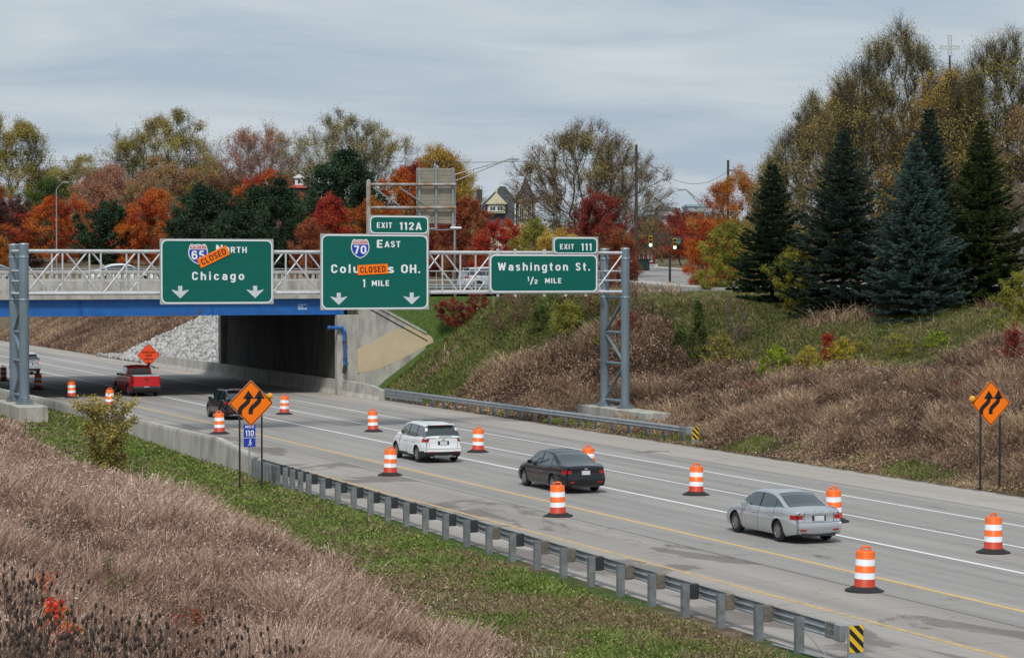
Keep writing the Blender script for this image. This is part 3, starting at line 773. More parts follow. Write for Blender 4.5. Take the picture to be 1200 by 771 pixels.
# ================================================================== SIGN GANTRY
GY = 115.8; GD = 2.7
M_green = mat('green sign sheeting', (0.002, 0.125, 0.098), 0.55, spec=.25, col2=(0.002, 0.108, 0.085), scale=.8, stretch=(1, 1, 4))
M_sw = mat('white sign sheeting', (0.84, 0.86, 0.87), 0.5, col2=(0.80, 0.82, 0.83))
M_swg = mat('pale grey arrow sheeting', (0.62, 0.65, 0.68), 0.5, col2=(0.55, 0.58, 0.60))
M_or = mat('orange sign sheeting', (1.0, 0.215, 0.008), 0.55, spec=.2, col2=(0.95, 0.19, 0.008), scale=1)
M_or2 = mat('red orange roll up fabric', (0.90, 0.085, 0.012), 0.6, col2=(0.82, 0.07, 0.01), scale=1)
M_ib = mat('interstate blue', (0.012, 0.045, 0.40), 0.5, col2=(0.01, 0.04, 0.36))
M_ir = mat('interstate red', (0.50, 0.015, 0.03), 0.5, col2=(0.45, 0.015, 0.03))
M_maroon = mat('dark maroon lettering', (0.07, 0.008, 0.005), 0.5)
M_sback = mat('sign back aluminium', (0.50, 0.51, 0.50), 0.5, 0.4)

ga = empty('sign_gantry', (36.8, GY, 0), label='overhead sign gantry truss on twin steel posts spanning the road', cat='gantry'); GAO = tuple(ga.location)
gxl, gxr = 20.77, 52.6
ZT, ZB = 9.06, 7.0
for (x, zb, zt) in ((gxl, 1.70, 9.42), (gxr, .82, 9.32)):
    for j, yy in enumerate((GY, GY + GD)):
        mb = MB(); r_ = .235
        mb.tube((x, yy, zb + .05), (x, yy, zt), r_, M_bluegrey, n=24)
        mb.lathe([(r_ + .015, zt - .06 - 0), (r_ + .015, zt), (0.0, zt + .03)], M_galv, n=24, c=(x, yy, 0))
        mb.box((x, yy, zb + .03), (.75, .75, .06), M_bluegrey)
        for a in range(8):
            t_ = a * math.pi / 4
            M = Matrix.Translation((x, yy, zb + .06)) @ Matrix.Rotation(t_, 4, 'Z')
            mb.add([M @ Vector(v) for v in ((r_, -.012, 0), (r_ + .13, -.012, 0), (r_, -.012, .3), (r_, .012, 0), (r_ + .13, .012, 0), (r_, .012, .3))], [(0, 1, 2), (5, 4, 3), (1, 4, 5, 2)], M_bluegrey)
            mb.tube(M @ Vector((r_ + .09, .1, 0)), M @ Vector((r_ + .09, .1, .12)), .025, M_galvd, n=6)
        for zc_ in (ZT, ZB): mb.lathe([(r_ + .02, -.05), (r_ + .02, .05)], M_bluegrey, n=24, c=(x, yy, zc_ - .28))
        mb.build('post', ga, GAO)
    mb = MB(); za = zb + .35; zs = [za + (6.55 - za) * k / 4 for k in range(5)]
    zs = [za, lerp(za, ZB - .3, .36), lerp(za, ZB - .3, .66), ZB - .3]
    for k, z_ in enumerate(zs): mb.tube((x, GY + .2, z_), (x, GY + GD - .2, z_), .085, M_bluegrey, n=10)
    for k in range(3):
        a, b_ = (zs[k] + .1, zs[k + 1] - .1)
        if k % 2 == 0: mb.tube((x, GY + GD - .2, a), (x, GY + .2, b_), .085, M_bluegrey, n=10)
        else: mb.tube((x, GY + .2, a), (x, GY + GD - .2, b_), .085, M_bluegrey, n=10)
    for z_ in (ZB, 7.6, 8.1, ZT): mb.tube((x - .12, GY + .2, z_), (x - .12, GY + GD - .2, z_), .05 if z_ in (7.6, 8.1) else .07, M_alum, n=8)
    mb.build('bracing', ga, GAO)
for yy in (GY, GY + GD):
    for zz in (ZT, ZB):
        mb = MB(); mb.tube((gxl, yy, zz), (gxr, yy, zz), .085, M_alum, n=12)
        for q in (.27, .5, .76): mb.tube((lerp(gxl, gxr, q) - .03, yy, zz), (lerp(gxl, gxr, q) + .03, yy, zz), .12, M_alum, n=12)
        mb.build('chord', ga, GAO)
npan = 17; pw = (gxr - gxl) / npan
mb = MB()
for j, yy in enumerate((GY, GY + GD)):
    for k in range(npan + 1):
        x = gxl + k * pw
        if 0 < k < npan: mb.tube((x, yy, ZB), (x, yy, ZT), .05, M_alum, n=8)
        if k < npan:
            up = (k + j) % 2 == 0
            mb.tube((x + .1, yy, ZB if up else ZT), (x + pw - .1, yy, ZT if up else ZB), .045, M_alum, n=8)
for k in range(1, npan):
    x = gxl + k * pw
    mb.tube((x, GY, ZB), (x, GY + GD, ZB), .03, M_alum, n=6); mb.tube((x, GY, ZT), (x, GY + GD, ZT), .03, M_alum, n=6)
mb.build('web_members', ga, GAO)
mb = MB()
for zz in (7.62, 8.10): mb.tube((gxl + .3, GY + GD - .25, zz), (gxr - .3, GY + GD - .25, zz), .028, M_alum, n=6)
for k in range(0, npan * 2):
    x = gxl + .5 + k * pw / 2
    if x < gxr - .3: mb.tube((x, GY + GD - .25, ZB + .08), (x, GY + GD - .25, 8.1), .018, M_alum, n=5)
mb.build('walkway_railing', ga, GAO)
mb = MB(); mb.box(((gxl + gxr) / 2, GY + GD - .6, ZB + .1), (gxr - gxl - .8, .55, .03), M_alum); mb.build('walkway', ga, GAO)
for (x0, x1, y0, y1, z0, z1, lab) in ((20.05, 21.45, 113.3, 120.3, .3, 1.68, 'concrete footing of the gantry on the left grass strip'), (51.8, 53.2, 111.4, 120.4, -.1, .8, 'concrete footing of the gantry behind the far guardrail')):
    mb = MB(); mb.box(((x0 + x1) / 2, (y0 + y1) / 2, (z0 + z1) / 2), (x1 - x0, y1 - y0, z1 - z0), M_conc, bev=.03)
    o = mb.build('concrete_footing', None, ((x0 + x1) / 2, (y0 + y1) / 2, z0)); tag(o, lab, 'footing')

class Panel:
    """a rectangular sign standing in a plane Y = const; px() maps photo survey points onto it"""
    def __init__(s, u0, v0, u1, v1, Y, origin):
        a = onY(u0, (v0 + v1) / 2, Y); b = onY(u1, (v0 + v1) / 2, Y)
        c = onY((u0 + u1) / 2, v0, Y); d = onY((u0 + u1) / 2, v1, Y)
        s.u0, s.v0, s.u1, s.v1 = u0, v0, u1, v1
        s.X0, s.X1, s.Z1, s.Z0 = a.x, b.x, c.z, d.z; s.Y = Y
        s.kx = (s.X1 - s.X0) / (u1 - u0); s.kz = (s.Z1 - s.Z0) / (v1 - v0)
    def __call__(s, u, v, off=0.0): return (s.X0 + (u - s.u0) * s.kx, s.Y - off, s.Z0 - (v - s.v1) * s.kz)
PY = 115.32
def sign_root(P, label, cat='road sign', group='green overhead guide signs'):
    return empty('guide_sign', ((P.X0 + P.X1) / 2, P.Y, P.Z0), label=label, cat=cat, group=group)
def board(P, u0, v0, u1, v1, r, name, root, bw=1.3):
    a = P(u0, v1); b = P(u1, v0); k = P.kx
    mb = MB(); o_ = tuple(root.location)
    mb.prism([(x, z) for x, z in rrect(a[0], a[2], b[0], b[2], .03, 2)], 'y', P.Y - .01, P.Y + .05, M_sback)
    inn = rrect(a[0] + .06, a[2] + .05, b[0] - .06, b[2] - .05, r, 6)
    mb.add([(x, P.Y - .013, z) for x, z in inn], [tuple(range(len(inn)))], M_sw)
    inn = rrect(a[0] + .06 + bw * k, a[2] + .05 + bw * k, b[0] - .06 - bw * k, b[2] - .05 - bw * k, max(.03, r - bw * k), 6)
    mb.add([(x, P.Y - .017, z) for x, z in inn], [tuple(range(len(inn)))], M_green)
    # the green field outside the rounded border
    return mb.build(name, root, o_)
def hangers(P, us, root, z0, z1):
    o_ = tuple(root.location)
    for u in us:
        x = P(u, 0)[0]
        mb = MB(); mb.box((x, P.Y + .12, (z0 + z1) / 2), (.10, .12, z1 - z0), M_alum); mb.box((x, P.Y + .062, (z0 + z1) / 2), (.14, .012, z1 - z0), M_alum)
        mb.build('hanger', root, o_)
def legend(P, root, items, m=None, name='lettering', off=.021):
    for it in items:
        s_, x0, x1, vb, cap = it[:5]; sp = it[5] if len(it) > 5 else 1.0
        mb = MB(); put_text(mb, s_, x0, x1, -vb, cap, lambda x, y: P(x, -y, off), m or M_sw, spacing=sp, bold=.022)
        mb.build(name, root, tuple(root.location))
def arrow(P, root, uc, vt, w, h):
    pts = [(-.12, 0), (.12, 0), (.12, .42), (.5, .30), (.5, .34), (0, 1.0), (-.5, .34), (-.5, .30), (-.12, .42)]
    mb = MB(); vs = [P(uc + x * w, vt + y * h, .021) for x, y in pts]
    mb.add(vs, [(0, 8, 3, 1)[0:0] or (0, 1, 2, 8), (2, 3, 4, 5), (8, 2, 5), (8, 5, 6, 7)], M_swg)
    mb.build('arrow', root, tuple(root.location))
def shield(P, root, uc, v0, w, h, num):
    o_ = tuple(root.location)
    half = [(0, .0), (.16, .035), (.30, .0), (.36, -.02 + .02), (.43, .10), (.48, .28), (.50, .42), (.47, .60), (.38, .76), (.22, .90), (0, 1.0)]
    def outl(g, t0=0, t1=1):
        pr = [(x * g, .5 + (y - .5) * g) for x, y in half]
        return pr
    def poly(pr): return [(uc + x * w, v0 + y * h) for x, y in pr] + [(uc - x * w, v0 + y * h) for x, y in reversed(pr[1:-1])]
    mb = MB()
    o1 = poly(outl(1.0)); mb.add([P(x, y, .022) for x, y in o1], [tuple(range(len(o1)))], M_sw)
    o2 = poly(outl(.91)); 
    # split the inner field: red above, blue below
    sp = v0 + .235 * h
    def clipv(poly_, lim, less):
        r_ = []
        for i in range(len(poly_)):
            a, b = poly_[i], poly_[(i + 1) % len(poly_)]
            ia = (a[1] <= lim) == less; ib = (b[1] <= lim) == less
            if ia: r_.append(a)
            if ia != ib:
                t_ = (lim - a[1]) / (b[1] - a[1]); r_.append((a[0] + (b[0] - a[0]) * t_, lim))
        return r_
    red = clipv(o2, sp, True); blu = clipv(o2, sp + .035 * h, False)
    mb.add([P(x, y, .025) for x, y in red], [tuple(range(len(red)))], M_ir)
    mb.add([P(x, y, .025) for x, y in blu], [tuple(range(len(blu)))], M_ib)
    so = mb.build('route_shield', root, o_)
    mb = MB()
    put_text(mb, 'INTERSTATE', uc - .34 * w, uc + .34 * w, -(v0 + .20 * h), .12 * h, lambda x, y: P(x, -y, .028), M_sw, bold=.03)
    put_text(mb, num, uc - .33 * w, uc + .33 * w, -(v0 + .76 * h), .43 * h, lambda x, y: P(x, -y, .028), M_sw, bold=.03)
    t = mb.build('lettering', so, None); t.location = (-o_[0], -o_[1], -o_[2])
def closed_strip(P, cx, cy, w, h, ang, root):
    o_ = tuple(root.location); ca, sa = math.cos(ang), math.sin(ang)
    mb = MB(); cs = [(-w / 2, -h / 2), (w / 2, -h / 2), (w / 2, h / 2), (-w / 2, h / 2)]
    q = [(cx + x * ca - y * sa, cy - (x * sa + y * ca)) for x, y in cs]
    vs = [P(x, y, .055) for x, y in q] + [P(x, y, .040) for x, y in q]
    mb.add(vs, [(0, 1, 2, 3), (7, 6, 5, 4), (0, 4, 5, 1), (1, 5, 6, 2), (2, 6, 7, 3), (3, 7, 4, 0)], M_or)
    b = mb.build('closed_overlay', root, o_)
    mb = MB()
    put_text(mb, 'CLOSED', cx - w * .42, cx + w * .42, -cy - h * .31, h * .62, lambda x, y: P(x, -y, .058), M_maroon, rot=ang, centre=(cx, -cy), bold=.03)
    t = mb.build('lettering', b, None); t.location = (-o_[0], -o_[1], -o_[2])

# Chicago sign
P1 = Panel(187.5, 280, 320.5, 356.5, PY, None)
s1 = sign_root(P1, 'green overhead sign reading Chicago with a CLOSED strip across route 65')
board(P1, 187.5, 280, 320.5, 356.5, .30, 'panel', s1)
hangers(P1, (200, 226, 254, 282, 308), s1, 6.75, 9.2)
legend(P1, s1, [('Chicago', 224.5, 285.5, 328.2, 9.6, 1.35), ('N', 252.5, 260.3, 295.6, 8.6), ('ORTH', 262.5, 288.7, 296.3, 7.0, 1.1)])
shield(P1, s1, 231.5, 286.2, 23, 23.5, '65')
closed_strip(P1, 249.3, 301.0, 37.5, 11.5, R(26), s1)
arrow(P1, s1, 210.7, 335.0, 20, 14.5); arrow(P1, s1, 298.5, 335.0, 20, 14.5)
# Columbus sign with exit tab
P2 = Panel(375.5, 274.2, 502.5, 363, PY, None)
s2 = sign_root(P2, 'green overhead sign to Columbus with exit 112A tab and CLOSED strip')
board(P2, 375.5, 274.2, 502.5, 363, .32, 'panel', s2)
board(P2, 431.8, 252.2, 503, 274.8, .26, 'exit_tab', s2, 1.1)
hangers(P2, (388, 412, 439, 466, 491), s2, 6.6, 9.3)
legend(P2, s2, [('EXIT', 441, 458.8, 267.2, 6.4, 1.05), ('112A', 467.5, 494, 269.2, 8.8, 1.05)])
legend(P2, s2, [('Colu', 387.8, 420.2, 320.0, 10.0, 1.25), ('s', 453.8, 461.2, 320.0, 9.8), ('OH.', 469.5, 492, 320.0, 10.0, 1.05), ('E', 441, 447.5, 290.4, 9.2), ('AST', 450, 468.5, 289.8, 7.2, 1.05),
                ('1', 424.2, 427.2, 336.6, 9.3), ('MILE', 435, 455.3, 335.2, 6.6, 1.05)])
shield(P2, s2, 421.5, 280.5, 21.5, 22.5, '70')
closed_strip(P2, 436, 315.8, 35.5, 11.6, R(3), s2)
arrow(P2, s2, 396.5, 343.0, 19.5, 14); arrow(P2, s2, 482, 343.0, 19.5, 14)
# Washington sign with exit tab
P3_ = Panel(573, 297.5, 700.8, 343.3, PY, None)
s3 = sign_root(P3_, 'green overhead sign reading Washington St. with exit 111 tab')
board(P3_, 573, 297.5, 700.8, 343.3, .28, 'panel', s3)
board(P3_, 647, 277.3, 701, 298.3, .24, 'exit_tab', s3, 1.1)
hangers(P3_, (584, 604, 638, 663, 687), s3, 6.78, 9.25)
legend(P3_, s3, [('EXIT', 655.5, 672, 292.0, 6.0, 1.05), ('111', 680.5, 692.8, 293.6, 8.4, 1.15)])
legend(P3_, s3, [('Washington', 583, 665, 317.2, 9.3, 1.25), ('St.', 674, 691, 317.2, 9.3, 1.2), ('MILE', 638, 657, 332.0, 6.0, 1.1),
                ('1', 617.2, 619.2, 329.6, 5.2), ('/', 620.2, 624.8, 333.2, 8.4), ('2', 624.9, 629.6, 332.6, 5.0)])

# ================================================================== CONSTRUCTION SIGNS
def diamond(P0, half, root, m=M_or, border=.045, black=M_blackp, y=-.012, rr=.05):
    """diamond plate in local coordinates, centre P0=(x,z)"""
    cx, cz = P0
    def dm(h, yy, r):
        pts = [];
        for k in range(4):
            a = R(90 * k); c_ = (cx + math.cos(a) * (h - r * 1.414), cz + math.sin(a) * (h - r * 1.414))
            for i in range(5):
                t_ = a + R(-45 + 22.5 * i); pts.append((c_[0] + math.cos(t_) * r, yy, c_[1] + math.sin(t_) * r))
        return pts
    mb = MB(); f = dm(half, y, rr); b = dm(half, y + .006, rr); n = len(f)
    mb.add(f + b, [(i, (i + 1) % n, n + (i + 1) % n, n + i) for i in range(n)] + [tuple(range(n - 1, -1, -1))[::-1], tuple(range(n, 2 * n))[::-1]], M_sback)
    a = dm(half - .012, y - .003, rr); mb.add(a, [tuple(range(n))], m)
    a = dm(half - .012 - .025, y - .006, rr * .9); mb.add(a, [tuple(range(n))], black)
    a = dm(half - .012 - .025 - border, y - .009, rr * .7); mb.add(a, [tuple(range(n))], m)
    return mb
def shift_arrow(mb, cx, cz, s, y):
    """black arrow that bends to the right and points up"""
    def strp(pts, w):
        L_ = []; R_ = []
        for i, p in enumerate(pts):
            a = pts[max(0, i - 1)]; b = pts[min(len(pts) - 1, i + 1)]
            d = Vector((b[0] - a[0], b[1] - a[1])).normalized(); nn_ = Vector((-d.y, d.x)) * w / 2
            L_.append((p[0] + nn_.x, p[1] + nn_.y)); R_.append((p[0] - nn_.x, p[1] - nn_.y))
        vs = [(cx + x * s, y, cz + z * s) for x, z in L_ + R_]; n = len(pts)
        mb.add(vs, [(n + i, n + i + 1, i + 1, i) for i in range(n - 1)], M_blackp)
    pts = [(-.26, -.5), (-.26, -.34)]
    for i in range(9):
        t_ = i / 8; pts.append((lerp(-.26, .12, t_ * t_ * (3 - 2 * t_)), lerp(-.34, .12, t_)))
    pts.append((.12, .2)); strp(pts, .19)
    mb.add([(cx + x * s, y, cz + z * s) for x, z in ((-.13, .16), (.37, .16), (.12, .52))], [(0, 1, 2)], M_blackp)
M_postb = mat('dark steel sign post', (0.02, 0.02, 0.022), 0.6)
M_amber = mat('amber lens', (0.85, 0.36, 0.02), 0.25)
def shift_sign(X, Y, zc_, dpost, beacon, label, zg):
    t = empty('warning_sign', (X, Y, zg), label=label, cat='road sign', group='orange lane shift signs'); zc_ -= zg
    for dx in dpost:
        mb = MB(); mb.box((dx, .03, zc_ / 2 - .1), (.055, .055, zc_ + .1), M_postb); mb.build('post', t)
    mb = diamond((0, zc_), .86, t); mb.build('sign_plate', t)
    mb = MB(); shift_arrow(mb, -.20, zc_ + .03, .86, -.025); shift_arrow(mb, .21, zc_ + .03, .86, -.025); mb.build('arrow_symbol', t)
    bx, bz = beacon
    mb = MB(); q = Matrix.Translation((bx, -.05, zc_ + bz)) @ Matrix.Rotation(R(90), 4, 'X')
    vs = []; n = 14
    for k, (r_, h_) in enumerate(((.0, .055), (.07, .045), (.11, .015), (.12, -.02), (.12, -.07), (0, -.07))):
        for i in range(n): vs.append(q @ Vector((r_ * math.cos(2 * math.pi * i / n), r_ * math.sin(2 * math.pi * i / n), h_)))
    mb.add(vs, [(k * n + i, k * n + (i + 1) % n, (k + 1) * n + (i + 1) % n, (k + 1) * n + i) for k in range(5) for i in range(n)], M_amber, True)
    mb.box((bx * .93, .0, zc_ + bz - .02), (.06, .06, .12), M_hzy); mb.build('warning_light', t)
    return t
a = onZ(294.5, 575, .02); Yn = a.y; Xn = onY(294, 472, Yn).x
zc_ = onY(294, 472.5, Yn).z
shift_sign(Xn, Yn, zc_, (-.42, .42), (.72, .25), 'orange lane shift sign on two black posts at the end of the left wall', T(Xn, Yn))
a = onZ(1161, 570, .1); Yr = a.y; Xr = onY(1161, 472, Yr).x; zc_ = onY(1161, 472.5, Yr).z
shift_sign(Xr, Yr, zc_, (-.42, .42), (-.80, .18), 'orange lane shift sign on two black posts beside the right bank', T(Xr, Yr))
# roll-up work sign on a portable stand
ps = onX(174, 436, 45.6); Yw = ps.y
zc_ = onY(174, 416, Yw).z
t = empty('work_sign', (45.6, Yw, 0), label='red orange diamond sign reading SHOULDER WORK AHEAD on a portable stand', cat='road sign')
diamond((0, zc_), .98, t, M_or2, border=.04, y=-.03).build('sign_face', t)
for s_, x0, x1, zb_, cap in (('SHOULDER', -.56, .56, .14, .17), ('WORK', -.30, .30, -.13, .18), ('AHEAD', -.38, .38, -.42, .18)):
    mb = MB(); put_text(mb, s_, x0, x1, zc_ + zb_, cap, lambda x, y: (x, -.046, y), M_maroon, bold=.035); mb.build('lettering', t)
mb = MB(); mb.tube((0, .02, .25), (0, .02, zc_ + .9), .02, M_postb)
for sx, sy in ((-1, -1), (1, -1), (-1, 1), (1, 1)): mb.tube((0, .02, .35), (sx * .7, sy * .7, .03), .03, M_postb)
mb.box((0, 0, .4), (.22, .2, .35), M_postb, bev=.02); mb.build('stand', t)
# mile marker
X_, u_ = 24.78, 292.5
p = onX(292.5, 511, X_); t = empty('mile_marker', (X_, p.y, T(X_, p.y)), label='small blue mile marker 110 .6 on a thin steel post', cat='mile marker')
zz0 = onX(292.5, 523.5, X_).z - t.location.z; zz1 = onX(292.5, 497.5, X_).z - t.location.z
wm = .235
mb = MB(); mb.box((0, .035, (zz1) / 2 - .1), (.06, .035, zz1 + .15), M_galv); mb.build('post', t)
mb = MB(); mb.box((0, 0, (zz0 + zz1) / 2), (wm * 2, .01, zz1 - zz0), M_ib); hh = zz1 - zz0
mb.add([(x, -.008, z) for x, z in ((-wm, zz0 + hh * .40), (wm, zz0 + hh * .40), (wm, zz0 + hh * .42), (-wm, zz0 + hh * .42))], [(0, 1, 2, 3)], M_sw); mb.build('plate', t)
for s_, x0, x1, zb_, cap in (('MILE', -.17, .17, .85, .11), ('110', -.17, .17, .48, .27), ('.6', -.06, .07, .07, .27)):
    mb = MB(); put_text(mb, s_, x0, x1, zz0 + zb_ * hh, cap * hh, lambda x, y: (x, -.009, y), M_sw, bold=.025); mb.build('lettering', t)

# ================================================================== DRUMS
M_dor = mat('orange drum plastic', (0.90, 0.16, 0.01), 0.45, col2=(0.82, 0.13, 0.01), scale=4, coords='World', col3=(0.20, 0.15, 0.12) if 'white' not in 'orange drum plastic' else (0.36, 0.35, 0.34), scale3=2.2, lo3=.60, hi3=.80)
M_dre = mat('scuffed red orange drum plastic', (0.55, 0.045, 0.012), 0.55, col2=(0.45, 0.035, 0.012), scale=6, coords='World', col3=(0.20, 0.15, 0.12) if 'white' not in 'scuffed red orange drum plastic' else (0.36, 0.35, 0.34), scale3=2.2, lo3=.60, hi3=.80)
M_dwh = mat('white reflective band', (0.74, 0.78, 0.82), 0.4, col2=(0.60, 0.64, 0.68), scale=5, lo=.3, hi=.5, coords='World', col3=(0.20, 0.15, 0.12) if 'white' not in 'white reflective band' else (0.36, 0.35, 0.34), scale3=2.2, lo3=.60, hi3=.80)
def make_drum():
    t = empty('traffic_drum', (0, 0, 0))
    mb = MB()
    pr = [(.275, .10), (.272, .145), (.262, .15), (.262, .32), (.256, .325), (.256, .475), (.252, .48), (.252, .655), (.246, .66), (.246, .815), (.242, .82), (.242, .985), (.225, 1.015), (.16, 1.03)]
    ms = [M_dre, M_dre, M_dre, M_dwh, M_dwh, M_dor, M_dor, M_dwh, M_dwh, M_dor, M_dor, M_dor, M_dor, M_dor]
    mb.lathe(pr, None, n=28, ms=ms); mb.build('barrel', t)
    mb = MB(); hs = [(-.12, 1.02), (-.11, 1.09), (-.06, 1.12), (.06, 1.12), (.11, 1.09), (.12, 1.02)]
    for a, b in zip(hs[:-1], hs[1:]): mb.tube((a[0], 0, a[1]), (b[0], 0, b[1]), .028, M_dor, n=8)
    mb.build('handle', t)
    mb = MB(); mb.lathe([(.50, 0), (.49, .03), (.40, .06), (.33, .10), (.29, .12), (.27, .12)], M_dark, n=8 * 2, smooth=False); mb.build('rubber_base', t)
    return t
drum0 = make_drum()
dr = [  # photo column, row line, label
 (1014, 'L', 'nearest drum, largest of all, on the left row by the yellow line'),
 (654, 'L', 'left row drum standing in front of the black sedan'),
 (457, 'L', 'left row drum just in front of the white crossover'),
 (257, 'L', 'left row drum beside the left edge of the near orange diamond sign'),
 (128, 'L', 'left row drum behind the leafy bush and below the red pickup'),
 (84, 'L', 'drum between the bush and the gantry post, left of the red pickup'),
 (44, 'L', 'shadowed drum just right of the left gantry post'),
 (4, 'L', 'shadowed drum left of the left gantry post at the picture edge'),
 (1165, 'R', 'right row drum nearest the camera, at the right side of the picture'),
 (978, 'R', 'right row drum close behind the silver sedan'),
 (816, 'R', 'right row drum standing alone between black and silver sedans'),
 (690, 'R', 'right row drum mostly hidden behind the black sedan roof'),
 (560, 'R', 'right row drum just right of the white crossover'),
 (437, 'R', 'right row drum just left of the white crossover'),
 (333, 'R', 'right row drum just right of the near orange diamond sign')]
for i, (u, rw, lab) in enumerate(dr):
    o = drum0 if i == 0 else copy_tree(drum0)
    X = 30.45 if rw == 'L' else 38.05
    p = onX(u, 400, X); o.location = (X, p.y, 0.004); o.rotation_euler = (R(1.4) * math.sin(i * 2.3), R(1.4) * math.cos(i * 3.1), (i * 1.7) % 0.8 - .4)
    tag(o, 'orange and white ' + lab, 'traffic drum', 'orange and white traffic drums on the road')
# ================================================================== VEGETATION TOOLS
TX0, TX1, TY0, TY1, TS = -12.0, 112.0, 4.0, 300.0, 0.5
_tx = np.arange(TX0, TX1 + .01, TS); _ty = np.arange(TY0, TY1 + .01, TS * 2)
_tg = np.array([[T(x, y) for x in _tx] for y in _ty], np.float32)
def Tn(X, Y):
    fx = np.clip((X - TX0) / TS, 0, len(_tx) - 1.001); fy = np.clip((Y - TY0) / (TS * 2), 0, len(_ty) - 1.001)
    i = fx.astype(int); j = fy.astype(int); a = fx - i; b = fy - j
    return (_tg[j, i] * (1 - a) + _tg[j, i + 1] * a) * (1 - b) + (_tg[j + 1, i] * (1 - a) + _tg[j + 1, i + 1] * a) * b
def proj_np(X, Y, Z):
    z = X * _FW.x + Y * _FW.y + (Z - CAMH) * _FW.z
    x = X * _RT.x + Y * _RT.y; y = X * _UP.x + Y * _UP.y + (Z - CAMH) * _UP.z
    return 600 + FPX * x / z, 385.5 - FPX * y / z, z
def unit(a): return a / np.maximum(1e-6, np.linalg.norm(a, axis=-1, keepdims=True))
def tubes_np(A, B, ra, rb, n):
    d = unit(B - A); ref = np.where(np.abs(d[:, 2:3]) > .9, np.array([[1., 0, 0]]), np.array([[0, 0, 1.]]))
    u = unit(np.cross(d, ref)); w = np.cross(d, u)
    t = np.arange(n) * 2 * math.pi / n
    off = u[:, None, :] * np.cos(t)[None, :, None] + w[:, None, :] * np.sin(t)[None, :, None]
    a = A[:, None, :] + off * ra[:, None, None]; b = B[:, None, :] + off * rb[:, None, None]
    V = np.concatenate([a, b], 1)                      # k, 2n, 3
    k = len(A); base = (np.arange(k) * 2 * n)[:, None]
    i = np.arange(n); F = np.stack([i, (i + 1) % n, n + (i + 1) % n, n + i], 1)[None] + base[:, :, None]
    return V.reshape(-1, 3), F.reshape(-1, 4)
def leaf_quads(P, size, rg, flat=0.0, aspect=.6):
    k = len(P); n_ = unit(rg.normal(size=(k, 3)) + np.array([0, 0, flat])); r_ = unit(rg.normal(size=(k, 3)))
    u = unit(np.cross(n_, r_)); w = np.cross(n_, u)
    s = (size * rg.uniform(.65, 1.3, k))[:, None] / 2
    u = u * s; w = w * s * aspect
    return np.stack([P - u, P + w * .9 - u * .1, P + u, P - w], 1).reshape(-1, 3)
def join(parts):
    V = []; F = []; o = 0
    for v, f in parts: V.append(v); F.append(f + o); o += len(v)
    return np.concatenate(V), np.concatenate(F)

